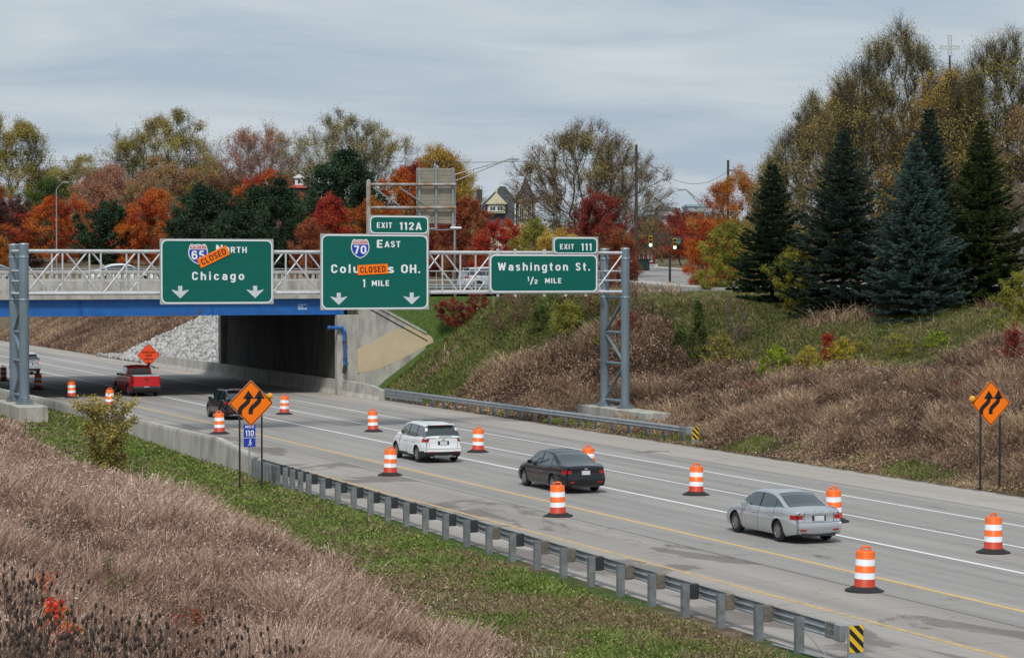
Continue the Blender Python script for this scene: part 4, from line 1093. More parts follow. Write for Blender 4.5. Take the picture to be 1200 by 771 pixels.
def make_tree(name, X, Y, H, Wd, cols, bark, seed, label, cat, group=None, trunk=.18, dens=1.0, leaf=.2, twigs=3, na=210, spread=.62, shape='round', z0=None, lean=0.0, trans=.25, twiglen=1.0, stems=1, barkr=1.0):
    rg = np.random.default_rng(seed)
    z0 = T(X, Y) if z0 is None else z0
    root = empty(name, (X, Y, z0 - .05), label=label, cat=cat, group=group)
    Rr = Wd / 2; zb = H * trunk
    t = rg.uniform(0, 1, na) ** .85
    if shape == 'round': prof = lambda t: np.sqrt(np.clip(1 - (1.75 * (t - .43)) ** 2 * np.where(t > .43, 1.0, .72), .03, 1))
    elif shape == 'cone': prof = lambda t: (1 - t) ** .8 * .95 + .08
    elif shape == 'vase': prof = lambda t: np.clip(.35 + t * 1.0, 0, 1) * np.sqrt(np.clip(1 - ((t - .6) / .43) ** 2 * (t > .6), .04, 1))
    elif shape == 'fan': prof = lambda t: .18 + .82 * t ** .8
    ph = rg.uniform(0, 2 * math.pi, na); q = rg.uniform(0, 1, 6) * 6.28
    lob = 1 + .20 * np.sin(3 * ph + q[0] + 4 * t) + .13 * np.sin(5 * ph + q[1] - 7 * t) + .10 * np.sin(8 * t * 3.1 + q[2])
    rr = prof(t) * Rr * lob * rg.uniform(.12, 1, na) ** .5
    Hz = H * (1 + .05 * np.sin(2 * ph + q[3]) + .05 * np.sin(3 * ph + q[4]))
    A = np.stack([rr * np.cos(ph) + lean * t * H, rr * np.sin(ph), zb + (Hz - zb) * t * .97], 1)
    top = np.argmax(A[:, 2])
    # skeleton
    nodes = [np.array([0., 0, 0])]; par = [-1]
    for s_ in range(stems):
        last = 0; m = 5; bx, by = (rg.normal(size=2) * (.05 if stems == 1 else .16) * Rr)
        for i in range(1, m + 1):
            f = i / m; nodes.append(np.array([bx * f * 2.2 + rg.normal() * .02 * H * f * .5 + lean * f * H * .5, by * f * 2.2 + rg.normal() * .01 * H, (zb + (H - zb) * .35) * f])); par.append(last); last = len(nodes) - 1
    order = np.argsort(np.linalg.norm(A - np.array([0, 0, zb * .8]), axis=1))
    NB = np.array(nodes); PL = np.linalg.norm(NB, axis=1)
    for ia in order:
        a = A[ia]; d = NB - a; hd = np.hypot(d[:, 0], d[:, 1])
        cost = np.linalg.norm(d, axis=1) + .62 * PL + (.8 * np.maximum(0, d[:, 2] + .16 * hd)); cost[0] += 2
        j = int(np.argmin(cost)); p = NB[j]
        mid = (p + a) / 2 + np.array([0, 0, -.06]) * np.linalg.norm(a - p) + rg.normal(size=3) * .035 * np.linalg.norm(a - p)
        nodes.append(mid); par.append(j); nodes.append(a); par.append(len(nodes) - 2)
        NB = np.vstack([NB, mid, a]); pl_ = PL[j] + np.linalg.norm(a - p); PL = np.concatenate([PL, [(PL[j] + pl_) / 2, pl_]])
    n = len(nodes); rad = np.zeros(n); kidsum = np.zeros(n)
    r0 = .012 * (H / 10) ** .5
    for i in range(n - 1, 0, -1):
        rad[i] = max(r0 ** 2.1, kidsum[i]) ** (1 / 2.1); kidsum[par[i]] += rad[i] ** 2.1
    rad[0] = kidsum[0] ** (1 / 2.1)
    rad *= barkr
    I = np.arange(1, n); Pn = np.array(par)[1:]
    thick = rad[I] > .035 * (H / 10)
    parts = [tubes_np(NB[Pn[thick]], NB[I[thick]], np.minimum(rad[Pn[thick]], rad[I[thick]] * 1.3), rad[I[thick]], 7), tubes_np(NB[Pn[~thick]], NB[I[~thick]], rad[I[~thick]] * 1.1, rad[I[~thick]], 4)]
    base = tubes_np(np.array([[0., 0, -.3]]), np.array([NB[1] * .25]), np.array([rad[0] * 1.35]), np.array([rad[0]]), 9); parts.append(base)
    ctr = np.array([lean * H * .5, 0, zb + (H - zb) * .35])
    twp = []
    if twigs:
        tp = np.repeat(NB[6:], twigs, 0); k = len(tp)
        dr_ = unit(tp - ctr) * .9 + rg.normal(size=(k, 3)) * .42 + np.array([0, 0, .40]); dr_ = unit(dr_)
        ln = rg.uniform(.35, 1.0, k)[:, None] * twiglen * .095 * H
        m1 = tp + dr_ * ln * .5; e = m1 + unit(dr_ + rg.normal(size=(k, 3)) * .45) * ln * .5
        tr = np.full(k, r0 * .62)
        parts.append(tubes_np(tp, m1, tr, tr * .8, 3)); parts.append(tubes_np(m1, e, tr * .8, tr * .5, 3))
        s2 = unit(dr_ + rg.normal(size=(k, 3)) * .9); e2 = m1 + s2 * ln * .45
        parts.append(tubes_np(m1, e2, tr * .7, tr * .45, 3)); twp = [m1, e, e2]
    V, F = join(parts)
    npmesh('trunk', V, 4, bark, parent=root, faces=F, smooth=True)
    # leaves gather round the twig ends in clumps
    if dens > 0:
        ends = np.concatenate([NB[6:]] + twp) if len(twp) else NB[6:]
        area = Wd * H * (1 - trunk) * 1.0
        nl = int(dens * 7.4 * area / (leaf * leaf * .55))
        nl = min(nl, 52000)
        ke = len(ends); cr_ = np.clip(.5 + .26 * np.sin(ends[:, 0] * 2.3 / Wd * 6 + q[5]) + .2 * np.sin(ends[:, 2] * 14 / H + q[1]) + rg.normal(size=ke) * .20, 0, 1)
        sc_ = 2 * math.pi / (.30 * min(H, Wd)); e_ = ends
        cl_ = np.sin(e_[:, 0] * sc_ + 1.3 * np.sin(e_[:, 2] * sc_ * .8 + q[0]) + q[1]) + np.sin(e_[:, 1] * sc_ + q[2] + 1.1 * np.sin(e_[:, 0] * sc_ * .7)) + 1.2 * np.sin(e_[:, 2] * sc_ * 1.5 + 1.4 * np.sin(e_[:, 0] * sc_ * .9 + q[3]) + q[4])
        wt_ = rg.uniform(.2, 1, ke) * np.exp(.55 * cl_); wt_ /= wt_.sum()
        idx = rg.choice(ke, nl, p=wt_)
        P = ends[idx] + rg.normal(size=(nl, 3)) * np.array([1, 1, .8]) * (.0125 * H + leaf * .55)
        P[:, 2] = np.maximum(P[:, 2], .05)
        LV = leaf_quads(P, leaf, rg, flat=.5)
        npmesh('crown', LV, 4, leafmat(*cols, trans=trans) if isinstance(cols, tuple) else cols, parent=root, rnd=np.clip(cr_[idx] + rg.normal(size=nl) * .17, 0, 1))
    return root

BARK_D = mat('dark bark', (0.085, 0.065, 0.052), 0.95, col2=(0.045, 0.036, 0.03), scale=3)
BARK_G = mat('grey bark', (0.21, 0.18, 0.155), 0.95, col2=(0.13, 0.11, 0.095), scale=3)
BARK_P = mat('pinkish twig bark', (0.30, 0.215, 0.18), 0.95, col2=(0.20, 0.14, 0.12), scale=3)
PAL = {
 'redorange': ('red orange leaves', [(0.210, 0.026, 0.016), (0.420, 0.058, 0.017), (0.525, 0.126, 0.021), (0.578, 0.200, 0.032)]),
 'red': ('red leaves', [(0.176, 0.020, 0.018), (0.374, 0.031, 0.022), (0.506, 0.055, 0.024), (0.462, 0.121, 0.033)]),
 'orange': ('orange leaves', [(0.27, 0.06, 0.014), (0.45, 0.12, 0.018), (0.52, 0.20, 0.03), (0.38, 0.24, 0.05)]),
 'rust': ('rust leaves', [(0.162, 0.043, 0.022), (0.297, 0.074, 0.030), (0.405, 0.115, 0.041), (0.270, 0.135, 0.054)]),
 'crimson': ('dark crimson leaves', [(0.098, 0.020, 0.017), (0.210, 0.028, 0.025), (0.336, 0.042, 0.031), (0.266, 0.084, 0.042)]),
 'tan': ('tan leaves', [(0.257, 0.133, 0.067), (0.361, 0.199, 0.095), (0.437, 0.275, 0.123), (0.361, 0.257, 0.095)]),
 'pinktan': ('pinkish tan leaves', [(0.30, 0.12, 0.075), (0.42, 0.19, 0.11), (0.47, 0.25, 0.14)]),
 'gold': ('golden leaves', [(0.324, 0.192, 0.036), (0.504, 0.324, 0.060), (0.600, 0.432, 0.108)]),
 'olive': ('olive leaves', [(0.132, 0.119, 0.026), (0.251, 0.218, 0.047), (0.409, 0.343, 0.073), (0.528, 0.409, 0.119)]),
 'brownolive': ('brownish olive leaves', [(0.15, 0.085, 0.045), (0.24, 0.15, 0.065), (0.30, 0.24, 0.07), (0.38, 0.30, 0.09)]),
 'greyolive': ('grey olive leaves', [(0.187, 0.154, 0.061), (0.330, 0.275, 0.105), (0.462, 0.396, 0.154)]),
 'yelgreen': ('yellow green leaves', [(0.11, 0.13, 0.02), (0.21, 0.22, 0.03), (0.34, 0.32, 0.05), (0.40, 0.34, 0.05)]),
 'brightgreen': ('bright yellow green leaves', [(0.12, 0.19, 0.015), (0.25, 0.34, 0.02), (0.38, 0.42, 0.04)]),
 'green': ('mid green leaves', [(0.042, 0.072, 0.018), (0.090, 0.132, 0.026), (0.168, 0.192, 0.042)]),
 'pine': ('dark pine needles', [(0.012, 0.029, 0.014), (0.026, 0.058, 0.026), (0.051, 0.090, 0.038)]),
 'yellow': ('yellow leaves', [(0.30, 0.22, 0.02), (0.46, 0.36, 0.03), (0.56, 0.46, 0.07)]),
 'brown': ('dull brown leaves', [(0.117, 0.058, 0.029), (0.195, 0.101, 0.047), (0.286, 0.156, 0.072)]),
 'purple': ('dark purple brown leaves', [(0.058, 0.026, 0.031), (0.111, 0.047, 0.047), (0.169, 0.078, 0.065)]),
}
M_spr = {'green': leafmat('spruce needles', [(0.008, 0.022, 0.009), (0.017, 0.042, 0.016), (0.032, 0.068, 0.026)], .08, .6),
         'blue': leafmat('blue spruce needles', [(0.022, 0.050, 0.042), (0.055, 0.105, 0.092), (0.12, 0.19, 0.165)], .08, .6),
         'teal': leafmat('bluish spruce needles', [(0.010, 0.028, 0.018), (0.024, 0.052, 0.036), (0.055, 0.095, 0.070)], .08, .6),
         'yellow': leafmat('yellowish spruce needles', [(0.013, 0.030, 0.007), (0.034, 0.058, 0.010), (0.078, 0.105, 0.020)], .08, .6)}
def make_spruce(X, Y, H, Wd, kind, seed, label, dens=1.0):
    rg = np.random.default_rng(seed); root = empty('spruce_tree', (X, Y, T(X, Y) - .1), label=label, cat='tree', group='spruce trees on top of the right bank')
    V, F = tubes_np(np.array([[0, 0, -.2]]), np.array([[0, 0, H * .97]]), np.array([H * .017]), np.array([.02]), 8)
    parts = [(V, F)]
    needles = []; rn = []
    z = .25
    while z < H - .12:
        f = z / H; Rz = Wd / 2 * 1.30 * min(1, 1.42 * (1 - f) ** 1.02) * (.93 + .12 * math.sin(z * 5.1)) + .08
        if f < .12: Rz *= .86 + f
        nb = max(5, int(8 + Rz * 6.5 * dens))
        ph0 = rg.uniform(0, 6.28)
        for b in range(nb):
            ph = ph0 + b * 6.283 / nb + rg.normal() * .16; L_ = Rz * rg.uniform(.66, 1.12) * (1 + .09 * math.sin(2 * ph + seed) + .07 * math.sin(5 * ph + z * 1.7 + seed))
            if rg.uniform() < .06: L_ *= .55
            zz = z + rg.normal() * .055
            m = 6; tt = np.linspace(0, 1, m)
            # droop then lift at the tip; young boughs near the top point upward
            up = lerp(-.28, .55, f ** 1.3)
            pz = zz + L_ * (up * tt + .22 * tt ** 3 - .06)
            pr = L_ * tt; side = rg.normal() * .06 * L_ * tt ** 2
            P = np.stack([pr * math.cos(ph) - side * math.sin(ph), pr * math.sin(ph) + side * math.cos(ph), pz], 1)
            parts.append(tubes_np(P[:-1], P[1:], np.linspace(.028, .008, m - 1), np.linspace(.024, .006, m - 1), 3))
            # flat spray of side twigs clothed with needles
            nt = max(5, int(L_ * 15)); ts = rg.uniform(.18, 1.0, nt); k4 = 4
            bp = np.stack([np.interp(ts, tt, P[:, i]) for i in range(3)], 1)
            sgn = rg.choice([-1, 1], nt); ang = ph + sgn * rg.uniform(.5, 1.1, nt)
            tl = (.16 + .40 * L_ * (1 - ts) * .6 + .10) * rg.uniform(.6, 1.1, nt); tl = np.minimum(tl, .62)
            dirs = np.stack([np.cos(ang), np.sin(ang), rg.uniform(-.22, .14, nt) + (ts > .8) * .12], 1)
            e = bp + dirs * tl[:, None]
            shade_rnd = rg.uniform(.0, .55) + .42 * ts
            wv = np.stack([-np.sin(ang), np.cos(ang), np.zeros(nt)], 1) * .045
            uz = np.array([0, 0, .038])[None]
            up_ = bp * .25 + e * .75
            # one flattish and one upright blade per twig
            needles.append(np.stack([bp, up_ + wv, e, up_ - wv], 1)); needles.append(np.stack([bp, up_ + uz, e, up_ - uz * 1.4], 1))
            rn += [shade_rnd + rg.normal(size=nt) * .10] * 2
            # tip tuft
        z += lerp(.42, .24, f) * rg.uniform(.8, 1.2)
    V, F = join(parts); npmesh('trunk', V, 4, BARK_D, parent=root, faces=F)
    N_ = np.concatenate(needles).reshape(-1, 3); npmesh('crown', N_, 4, M_spr[kind], parent=root, rnd=np.clip(np.concatenate(rn), 0, 1))
    return root

def ground_at(u, z):
    d = ray(u, 320); p = CAM + d * z; return p.x, p.y
def tree_px(u, top, wpx, z, pal, label, **k):
    X, Y = ground_at(u, z); zg = T(X, Y); H = CAMH - (top - 320) * z / FPX - zg
    if pal == 'pine': k.setdefault('leaf', z * .00105); k['dens'] = 1.9; k.setdefault('na', 300)
    if k.get('dens', 1.0) > .4: k['dens'] = max(1.15, k.get('dens', 1.0) * 1.45)
    if z > 300: wpx = wpx * 1.12
    name = k.pop('name', 'tree'); cat = k.pop('cat', 'tree'); seed = k.pop('seed', int(u * 7 + top * 13) % 99991)
    bark = k.pop('bark', BARK_D); leaf = k.pop('leaf', max(.11, z * .00058))
    return make_tree(name, X, Y, H, wpx * z / FPX, PAL[pal], bark, seed, label, cat, leaf=leaf, **k)

# ---- trees beyond the overpass, left to right
G_B = 'trees beyond the overpass'
tl = [
 # u, top, width, depth, palette, label, options
 (15, 150, 105, 430, 'olive', 'tall olive green tree at the far left edge of the treeline', dict(dens=.62, trunk=.1, na=560, twigs=8)),
 (-18, 225, 90, 352, 'rust', 'rust brown tree cut by the left picture edge', dict(trunk=.08)),
 (12, 238, 74, 350, 'purple', 'dark purple brown bare looking tree left of the red orange maple', dict(dens=.8, trunk=.08)),
 (-2, 282, 52, 340, 'orange', 'low orange tree behind the parapet at the left edge', dict(trunk=.05)),
 (70, 236, 112, 345, 'redorange', 'broad red orange maple behind the left end of the bridge', dict(trunk=.06, dens=1.2)),
 (62, 214, 80, 420, 'green', 'dull green tree behind the street lamp at left', dict(trunk=.1)),
 (95, 188, 80, 440, 'greyolive', 'pale grey olive tree with thin twigs left of the tall olive tree', dict(dens=.45, twigs=5, bark=BARK_G)),
 (128, 243, 66, 330, 'pine', 'dark pine between the two red orange maples', dict(trunk=.05, dens=1.3)),
 (195, 143, 125, 430, 'olive', 'tallest olive tree in the left half with ragged top', dict(dens=.55, twigs=9, trunk=.12, na=640)),
 (150, 160, 60, 440, 'greyolive', 'bare grey tree standing just left of the tallest olive tree', dict(dens=.12, twigs=7, bark=BARK_G)),
 (128, 203, 88, 390, 'pinktan', 'pinkish tan tree above the dark pine at left', dict(dens=.62, bark=BARK_P, twigs=8, na=480)),
 (192, 196, 90, 385, 'tan', 'golden tan tree below the tallest olive tree', dict(dens=.75, bark=BARK_P, twigs=7, na=480)),
 (182, 228, 74, 325, 'redorange', 'rounded red orange maple left of the dark pines', dict(trunk=.06, dens=1.25)),
 (246, 192, 58, 420, 'yelgreen', 'yellow green tree left of the sparse pinkish tree', dict(dens=.9)),
 (262, 208, 62, 370, 'brown', 'dark brown tree just above the large dark pine', dict(dens=1.0)),
 (302, 158, 104, 390, 'pinktan', 'sparse pinkish orange tree with visible fine branches', dict(dens=.38, twigs=9, bark=BARK_P, na=600)),
 (312, 207, 82, 350, 'redorange', 'red orange tree below the sparse pinkish tree', dict(dens=1.1)),
 (240, 222, 92, 285, 'pine', 'large dark pine above the Chicago sign left part', dict(trunk=.04, dens=1.5)),
 (318, 219, 100, 280, 'pine', 'large dark pine beneath the white cupola', dict(trunk=.04, dens=1.5)),
 (278, 252, 90, 262, 'pine', 'low dark pine directly above the Chicago sign', dict(trunk=.04, dens=1.5)),
 (408, 146, 165, 370, 'greyolive', 'wide olive grey tree with fan of twigs behind the dark pine', dict(dens=.6, twigs=9, bark=BARK_D, na=700, trunk=.12)),
 (402, 188, 98, 300, 'pine', 'tall dark pine in front of the wide olive grey tree', dict(trunk=.05, dens=1.5)),
 (386, 230, 52, 250, 'red', 'narrow red maple between the dark pine and the Columbus sign', dict(trunk=.05, dens=1.1)),
 (362, 262, 44, 245, 'rust', 'small rust tree between the Chicago and Columbus signs', dict(trunk=.05)),
 (436, 238, 80, 262, 'orange', 'orange maple behind the Columbus sign left of the cantilever post', dict(trunk=.05, dens=1.1)),
 (478, 198, 76, 300, 'redorange', 'bright red orange maple behind the cantilever arms', dict(trunk=.06, dens=1.1)),
 (515, 178, 82, 370, 'gold', 'golden olive tree peeping over the louvred sign back', dict(dens=.6, twigs=8, na=420)),
 (548, 214, 40, 400, 'greyolive', 'thin yellowish olive tree left of the slate roofed house', dict(dens=.4, twigs=6, bark=BARK_G)),
 (520, 246, 64, 262, 'crimson', 'dark crimson tree behind the lower part of the louvred sign back', dict(trunk=.06)),
 (548, 236, 70, 255, 'rust', 'rust brown tree right of the louvred sign back', dict(trunk=.06, dens=1.0)),
 (588, 262, 80, 232, 'red', 'red tree in front of the slate roofed house', dict(trunk=.05)),
 (628, 262, 58, 226, 'yelgreen', 'yellow green tree above the Washington sign left part', dict(trunk=.05, dens=.8, bark=BARK_G)),
 (684, 152, 168, 262, 'brownolive', 'large spreading tree with dark forked trunk and sparse olive leaves', dict(dens=.38, twigs=9, na=700, trunk=.16, shape='round', stems=3, barkr=1.2)),
 (738, 182, 92, 300, 'brown', 'bare brownish tree right of the spreading tree', dict(dens=.10, twigs=8, na=300, bark=BARK_G)),
 (700, 232, 80, 240, 'crimson', 'crimson leaved tree under the right side of the spreading tree', dict(dens=.55, twigs=4, trunk=.08)),
 (655, 272, 70, 222, 'gold', 'low golden brown tree above the Washington sign', dict(dens=.8, trunk=.05)),
 (726, 272, 44, 215, 'rust', 'rust tree between exit 111 tab and the gantry post', dict(dens=.8, trunk=.08)),
 (768, 262, 62, 330, 'rust', 'rust red street tree left of the traffic signals', dict(dens=1.0, trunk=.30)),
 (798, 250, 50, 360, 'crimson', 'dark crimson street tree between the signals and the big orange maple', dict(dens=1.0, trunk=.25)),
 (822, 256, 62, 330, 'red', 'red street tree behind the right signal', dict(dens=1.0, trunk=.25)),
 (864, 208, 108, 222, 'orange', 'big orange maple left of the spruces', dict(dens=1.6, trunk=.06, na=380)),
 (832, 262, 56, 215, 'redorange', 'small red orange tree at the foot of the big orange maple', dict(dens=.9, trunk=.08)),
 (858, 262, 76, 196, 'yelgreen', 'yellow green tree below the big orange maple', dict(dens=.9, trunk=.04, name='tree')),
]
for (u, top, w, z, pal, lab, k) in tl:
    k.setdefault('group', G_B); tree_px(u, top, w, z, pal, lab, **k)
# ---- tall loose trees behind the spruces
G_R = 'tall trees behind the spruces'
for (u, top, w, z, pal, lab, k) in [
 (955, 128, 122, 196, 'greyolive', 'grey olive willow like tree left of the tallest tree', dict(dens=.62, twigs=9, na=640, trunk=.08)),
 (905, 190, 46, 200, 'greyolive', 'small pale olive tree between the orange maple and the first spruce', dict(dens=.7, twigs=9)),
 (1006, 106, 125, 190, 'gold', 'golden olive tree in the middle behind the second spruce', dict(dens=.62, twigs=9, na=640, trunk=.12)),
 (1052, 46, 205, 182, 'olive', 'tallest tree of all with bare upper branches', dict(dens=.40, twigs=9, na=640, trunk=.14)),
 (1172, 62, 185, 172, 'olive', 'wide half bare tree at the right behind the last spruce', dict(dens=.40, twigs=9, na=640, trunk=.14)),
 (1108, 98, 140, 176, 'gold', 'golden brown tree under the cross', dict(dens=.62, twigs=9, na=640, trunk=.12)),
 (1205, 130, 90, 168, 'tan', 'tan leaved tree at the right picture edge', dict(dens=.35, twigs=9, bark=BARK_G)),
 (1190, 235, 52, 152, 'brown', 'bare brown shrubby tree right of the last spruce', dict(dens=.15, twigs=9, bark=BARK_G)),
]:
    k.setdefault('group', G_R); k.setdefault('bark', BARK_D); tree_px(u, top, w, z, pal, lab, **k)
# ---- spruces
for (u, top, w, z, kind, lab) in [
 (905, 190, 84, 146, 'green', 'leftmost and smallest dark green spruce'),
 (988, 150, 104, 141, 'teal', 'second spruce from the left, bluish dark green'),
 (1088, 124, 96, 146, 'teal', 'tall dark spruce behind the blue spruce'),
 (1072, 160, 96, 136, 'blue', 'blue grey spruce in front of the tall dark one'),
 (1150, 138, 102, 139, 'yellow', 'rightmost spruce with yellowish green boughs')]:
    X, Y = ground_at(u, z); H = CAMH - (top - 320) * z / FPX - T(X, Y)
    make_spruce(X, Y, H, w * z / FPX, kind, int(u), lab)

# ---- shrubs
def shrub(u, v, top, wpx, pal, label, name='shrub', cat='shrub', z=None, **k):
    """stands where the photo's ground point (u, v) meets the terrain"""
    d = ray(u, v); t_ = 20.0
    while t_ < 400:
        p = CAM + d * t_
        if p.z <= T(p.x, p.y): break
        t_ += .25
    X, Y = p.x, p.y; H = (v - top) * t_ / FPX * 1.0
    k.setdefault('leaf', max(.05, t_ * .0006)); k.setdefault('na', 90); k.setdefault('trunk', .04); k.setdefault('stems', 3); k.setdefault('twigs', 3)
    return make_tree(name, X, Y, H, wpx * t_ / FPX, PAL[pal], k.pop('bark', BARK_D), int(u * 3 + v), label, cat, **k)
shrub(930, 366, 296, 56, 'yelgreen', 'arching yellow green shrub between the first two spruces', dens=.8, shape='vase')
shrub(1200, 392, 318, 66, 'yelgreen', 'yellow green shrub cut by the right edge below the last spruce', dens=1.0, group=None)
shrub(665, 392, 354, 42, 'yelgreen', 'rounded yellow green bush below the Washington sign', dens=1.1)
shrub(633, 388, 358, 26, 'green', 'small dark green bush left of the rounded yellow green one')
shrub(560, 366, 342, 30, 'crimson', 'low dark red brush below the chord left of the Washington sign', dens=.8)
shrub(538, 384, 350, 46, 'crimson', 'leaning dark red bush on the green slope right of the wing wall', dens=.9, lean=-.35)
shrub(598, 388, 344, 60, 'brown', 'brown twiggy thicket under the gantry chord', dens=.25, twigs=7, bark=BARK_G)
shrub(700, 372, 338, 60, 'brown', 'dark twiggy thicket under the right end of the Washington sign', dens=.2, twigs=7, bark=BARK_D)
shrub(736, 402, 366, 26, 'crimson', 'crimson bush half hidden by the right gantry post', dens=1.0)
shrub(818, 430, 358, 30, 'green', 'narrow upright juniper on the right bank', dens=1.2, shape='cone', pal_=None) if False else shrub(818, 430, 358, 32, 'green', 'narrow upright juniper on the right bank', dens=1.2, shape='cone')
shrub(845, 432, 388, 36, 'olive', 'brownish yellow bush right of the juniper', dens=.7)
shrub(860, 404, 352, 46, 'brown', 'thin bare shrub behind the juniper', dens=.06, twigs=8, bark=BARK_G)
shrub(798, 412, 384, 18, 'green', 'small dark green sapling left of the juniper')
shrub(907, 450, 406, 46, 'brightgreen', 'bright yellow green bush in the middle of the right bank', dens=1.2)
shrub(948, 440, 408, 40, 'yellow', 'pale yellow bush next to the bright green bush', dens=.5)
shrub(970, 424, 390, 16, 'red', 'small red sapling among the yellow bushes', dens=.9)
shrub(988, 432, 398, 38, 'yellow', 'yellow bush right of the small red sapling', dens=.7)
shrub(1052, 422, 390, 36, 'yelgreen', 'yellow green bush below the blue spruce', dens=.5)
shrub(1012, 416, 396, 26, 'yelgreen', 'low greenish bush between the two yellow bushes', dens=.5)
shrub(1186, 446, 386, 24, 'crimson', 'dark red sumac on the bank near the right edge', dens=.9)
shrub(1168, 436, 410, 26, 'crimson', 'low dark red brush left of the sumac near the right edge', dens=.5)
shrub(1150, 420, 404, 34, 'green', 'low green patch of leaves on the bank above the right sign', dens=.5)
for (u_, v_, t_, w_, pl_, lb_) in ((1075, 452, 432, 22, 'yellow', 'tiny yellow bush low on the bank left of the right sign'), (1030, 444, 424, 26, 'olive', 'low olive bush under the yellow bushes'), (880, 470, 448, 24, 'rust', 'small rust bush left of the bright green bush'), (1098, 408, 388, 30, 'brightgreen', 'bright little bush right of the blue spruce foot'), (700, 410, 396, 22, 'yelgreen', 'tiny yellow green bush left of the gantry post'), (1122, 470, 446, 24, 'crimson', 'tiny dark red bush left of the right diamond sign'), (928, 480, 462, 22, 'green', 'little green bush below the bright yellow green bush')):
    shrub(u_, v_, t_, w_, pl_, lb_, dens=.7)
# bush beside the wall in the foreground
shrub(126, 562, 470, 68, 'olive', 'leafy foreground bush in front of the left wall', leaf=.11, dens=1.1, na=150, twigs=4, shape='fan', bark=BARK_P, stems=5, twiglen=1.2)
shrub(135, 598, 562, 22, 'brown', 'small dry seedling below the foreground bush', leaf=.07, dens=.35, na=24)

# a far wood closing the horizon, too distant to count
rg = np.random.default_rng(77); cs = []
for k in range(420):
    u = rg.uniform(-260, 1500); z = rg.uniform(520, 800)
    d = ray(u, 320); p = CAM + d * z
    n_ = 170; r_ = rg.uniform(4, 8); h_ = rg.uniform(8, 14)
    q = rg.normal(size=(n_, 3)); q = q / np.linalg.norm(q, axis=1)[:, None] * rg.uniform(.5, 1, n_)[:, None] * np.array([r_, r_, h_ / 2])
    cs.append((q + np.array([p.x, p.y, 9.5 + h_ / 2]), np.full(n_, rg.uniform(0, 1))))
P = np.concatenate([c[0] for c in cs]); rn = np.concatenate([c[1] for c in cs])
o = npmesh('distant_woods', leaf_quads(P, 1.5, rg), 4, leafmat('distant wood foliage', [(0.20, 0.085, 0.05), (0.17, 0.15, 0.07), (0.12, 0.12, 0.075), (0.24, 0.18, 0.11)]), rnd=np.clip(rn + rg.normal(size=len(rn)) * .08, 0, 1))
tag(o, 'far autumn wood closing the horizon', None, kind='stuff')

# ================================================================== GRASSES
def blades(name, X, Y, h, w, lean, col, rg, mat_, green=None, label='', base=None):
    k = len(X); Z = Tn(X, Y) if base is None else base
    P = np.stack([X, Y, Z - .03], 1); a = rg.uniform(0, 6.283, k); f = rg.uniform(0, 6.283, k)
    sd = np.stack([np.cos(f), np.sin(f), np.zeros(k)], 1) * (w / 2)[:, None]
    ld = np.stack([np.cos(a), np.sin(a), np.zeros(k)], 1) * (lean * h)[:, None] 
    up = np.zeros((k, 3)); up[:, 2] = h
    m = P + up * .55 + ld * .3; t = P + up * rg.uniform(.88, 1, k)[:, None] + ld
    V = np.stack([P - sd * .7, P + sd * .7, m - sd, m + sd, t - sd * .35, t + sd * .35], 1).reshape(-1, 3)
    b = (np.arange(k) * 6)[:, None]
    F = np.concatenate([b + np.array([[0, 1, 3, 2]]), b + np.array([[2, 3, 5, 4]])], 1).reshape(-1, 4)
    o = npmesh(name, V, 4, mat_, faces=F, rnd=np.repeat(np.clip(col, 0, 1), 2))
    tag(o, label, None, kind='stuff'); return o
_vg = np.random.default_rng(123).uniform(-1, 1, (256, 256))
def _vn(x, y):
    i = np.floor(x).astype(int); j = np.floor(y).astype(int); a = x - i; b = y - j
    a = a * a * (3 - 2 * a); b = b * b * (3 - 2 * b); i &= 255; j &= 255; i1 = (i + 1) & 255; j1 = (j + 1) & 255
    return (_vg[j, i] * (1 - a) + _vg[j, i1] * a) * (1 - b) + (_vg[j1, i] * (1 - a) + _vg[j1, i1] * a) * b
def fnoise(X, Y, s, ph=0.0):
    """natural patchiness of the growth, from -1 to 1"""
    X = np.asarray(X) * s * .55 + 37.3 * ph + 11; Y = np.asarray(Y) * s * .55 + 17.7 * ph + 5
    return np.clip((_vn(X + .35 * Y, Y - .35 * X) + .55 * _vn(X * 2.1 + 9, Y * 2.1) + .3 * _vn(X * 4.3, Y * 4.3 + 3)) * 1.05, -1, 1)
def sampler(n, x0, x1, y0, y1, rg, pw=1.3, zr=45):
    X = rg.uniform(x0, x1, n); Y = rg.uniform(y0, y1, n)
    u, v, z = proj_np(X, Y, Tn(X, Y)); ok = (u > -420) & (u < 1650) & (v < 1050) & (z > 12)
    ok &= rg.uniform(0, 1, n) < (zr / np.maximum(z, zr)) ** pw
    return X[ok], Y[ok], z[ok]
rg = np.random.default_rng(5)
M_dry = leafmat('dry meadow grass', [(0.085, 0.044, 0.032), (0.25, 0.145, 0.106), (0.45, 0.295, 0.222), (0.66, 0.475, 0.365), (0.84, 0.68, 0.55)], .30, .8)
M_dryb = leafmat('dry bank weeds', [(0.042, 0.025, 0.020), (0.155, 0.094, 0.070), (0.32, 0.208, 0.148), (0.52, 0.365, 0.235), (0.72, 0.56, 0.36)], .28, .8)
M_turf = leafmat('green turf', [(0.42, 0.32, 0.19), (0.21, 0.14, 0.08), (0.085, 0.125, 0.026), (0.175, 0.25, 0.045), (0.33, 0.41, 0.11)], .3, .7)
fe_y = np.arange(10, 160, 1.0); fe_x = np.array([field_edge(y) for y in fe_y])
wl_x = np.array([wall_x(y) for y in fe_y])
X, Y, z = sampler(2900000, -9, 20.5, 14, 140, rg, 1.25, 40)
edge_ = np.interp(Y, fe_y, fe_x) + .8 * fnoise(X, Y, .9); d = edge_ - X
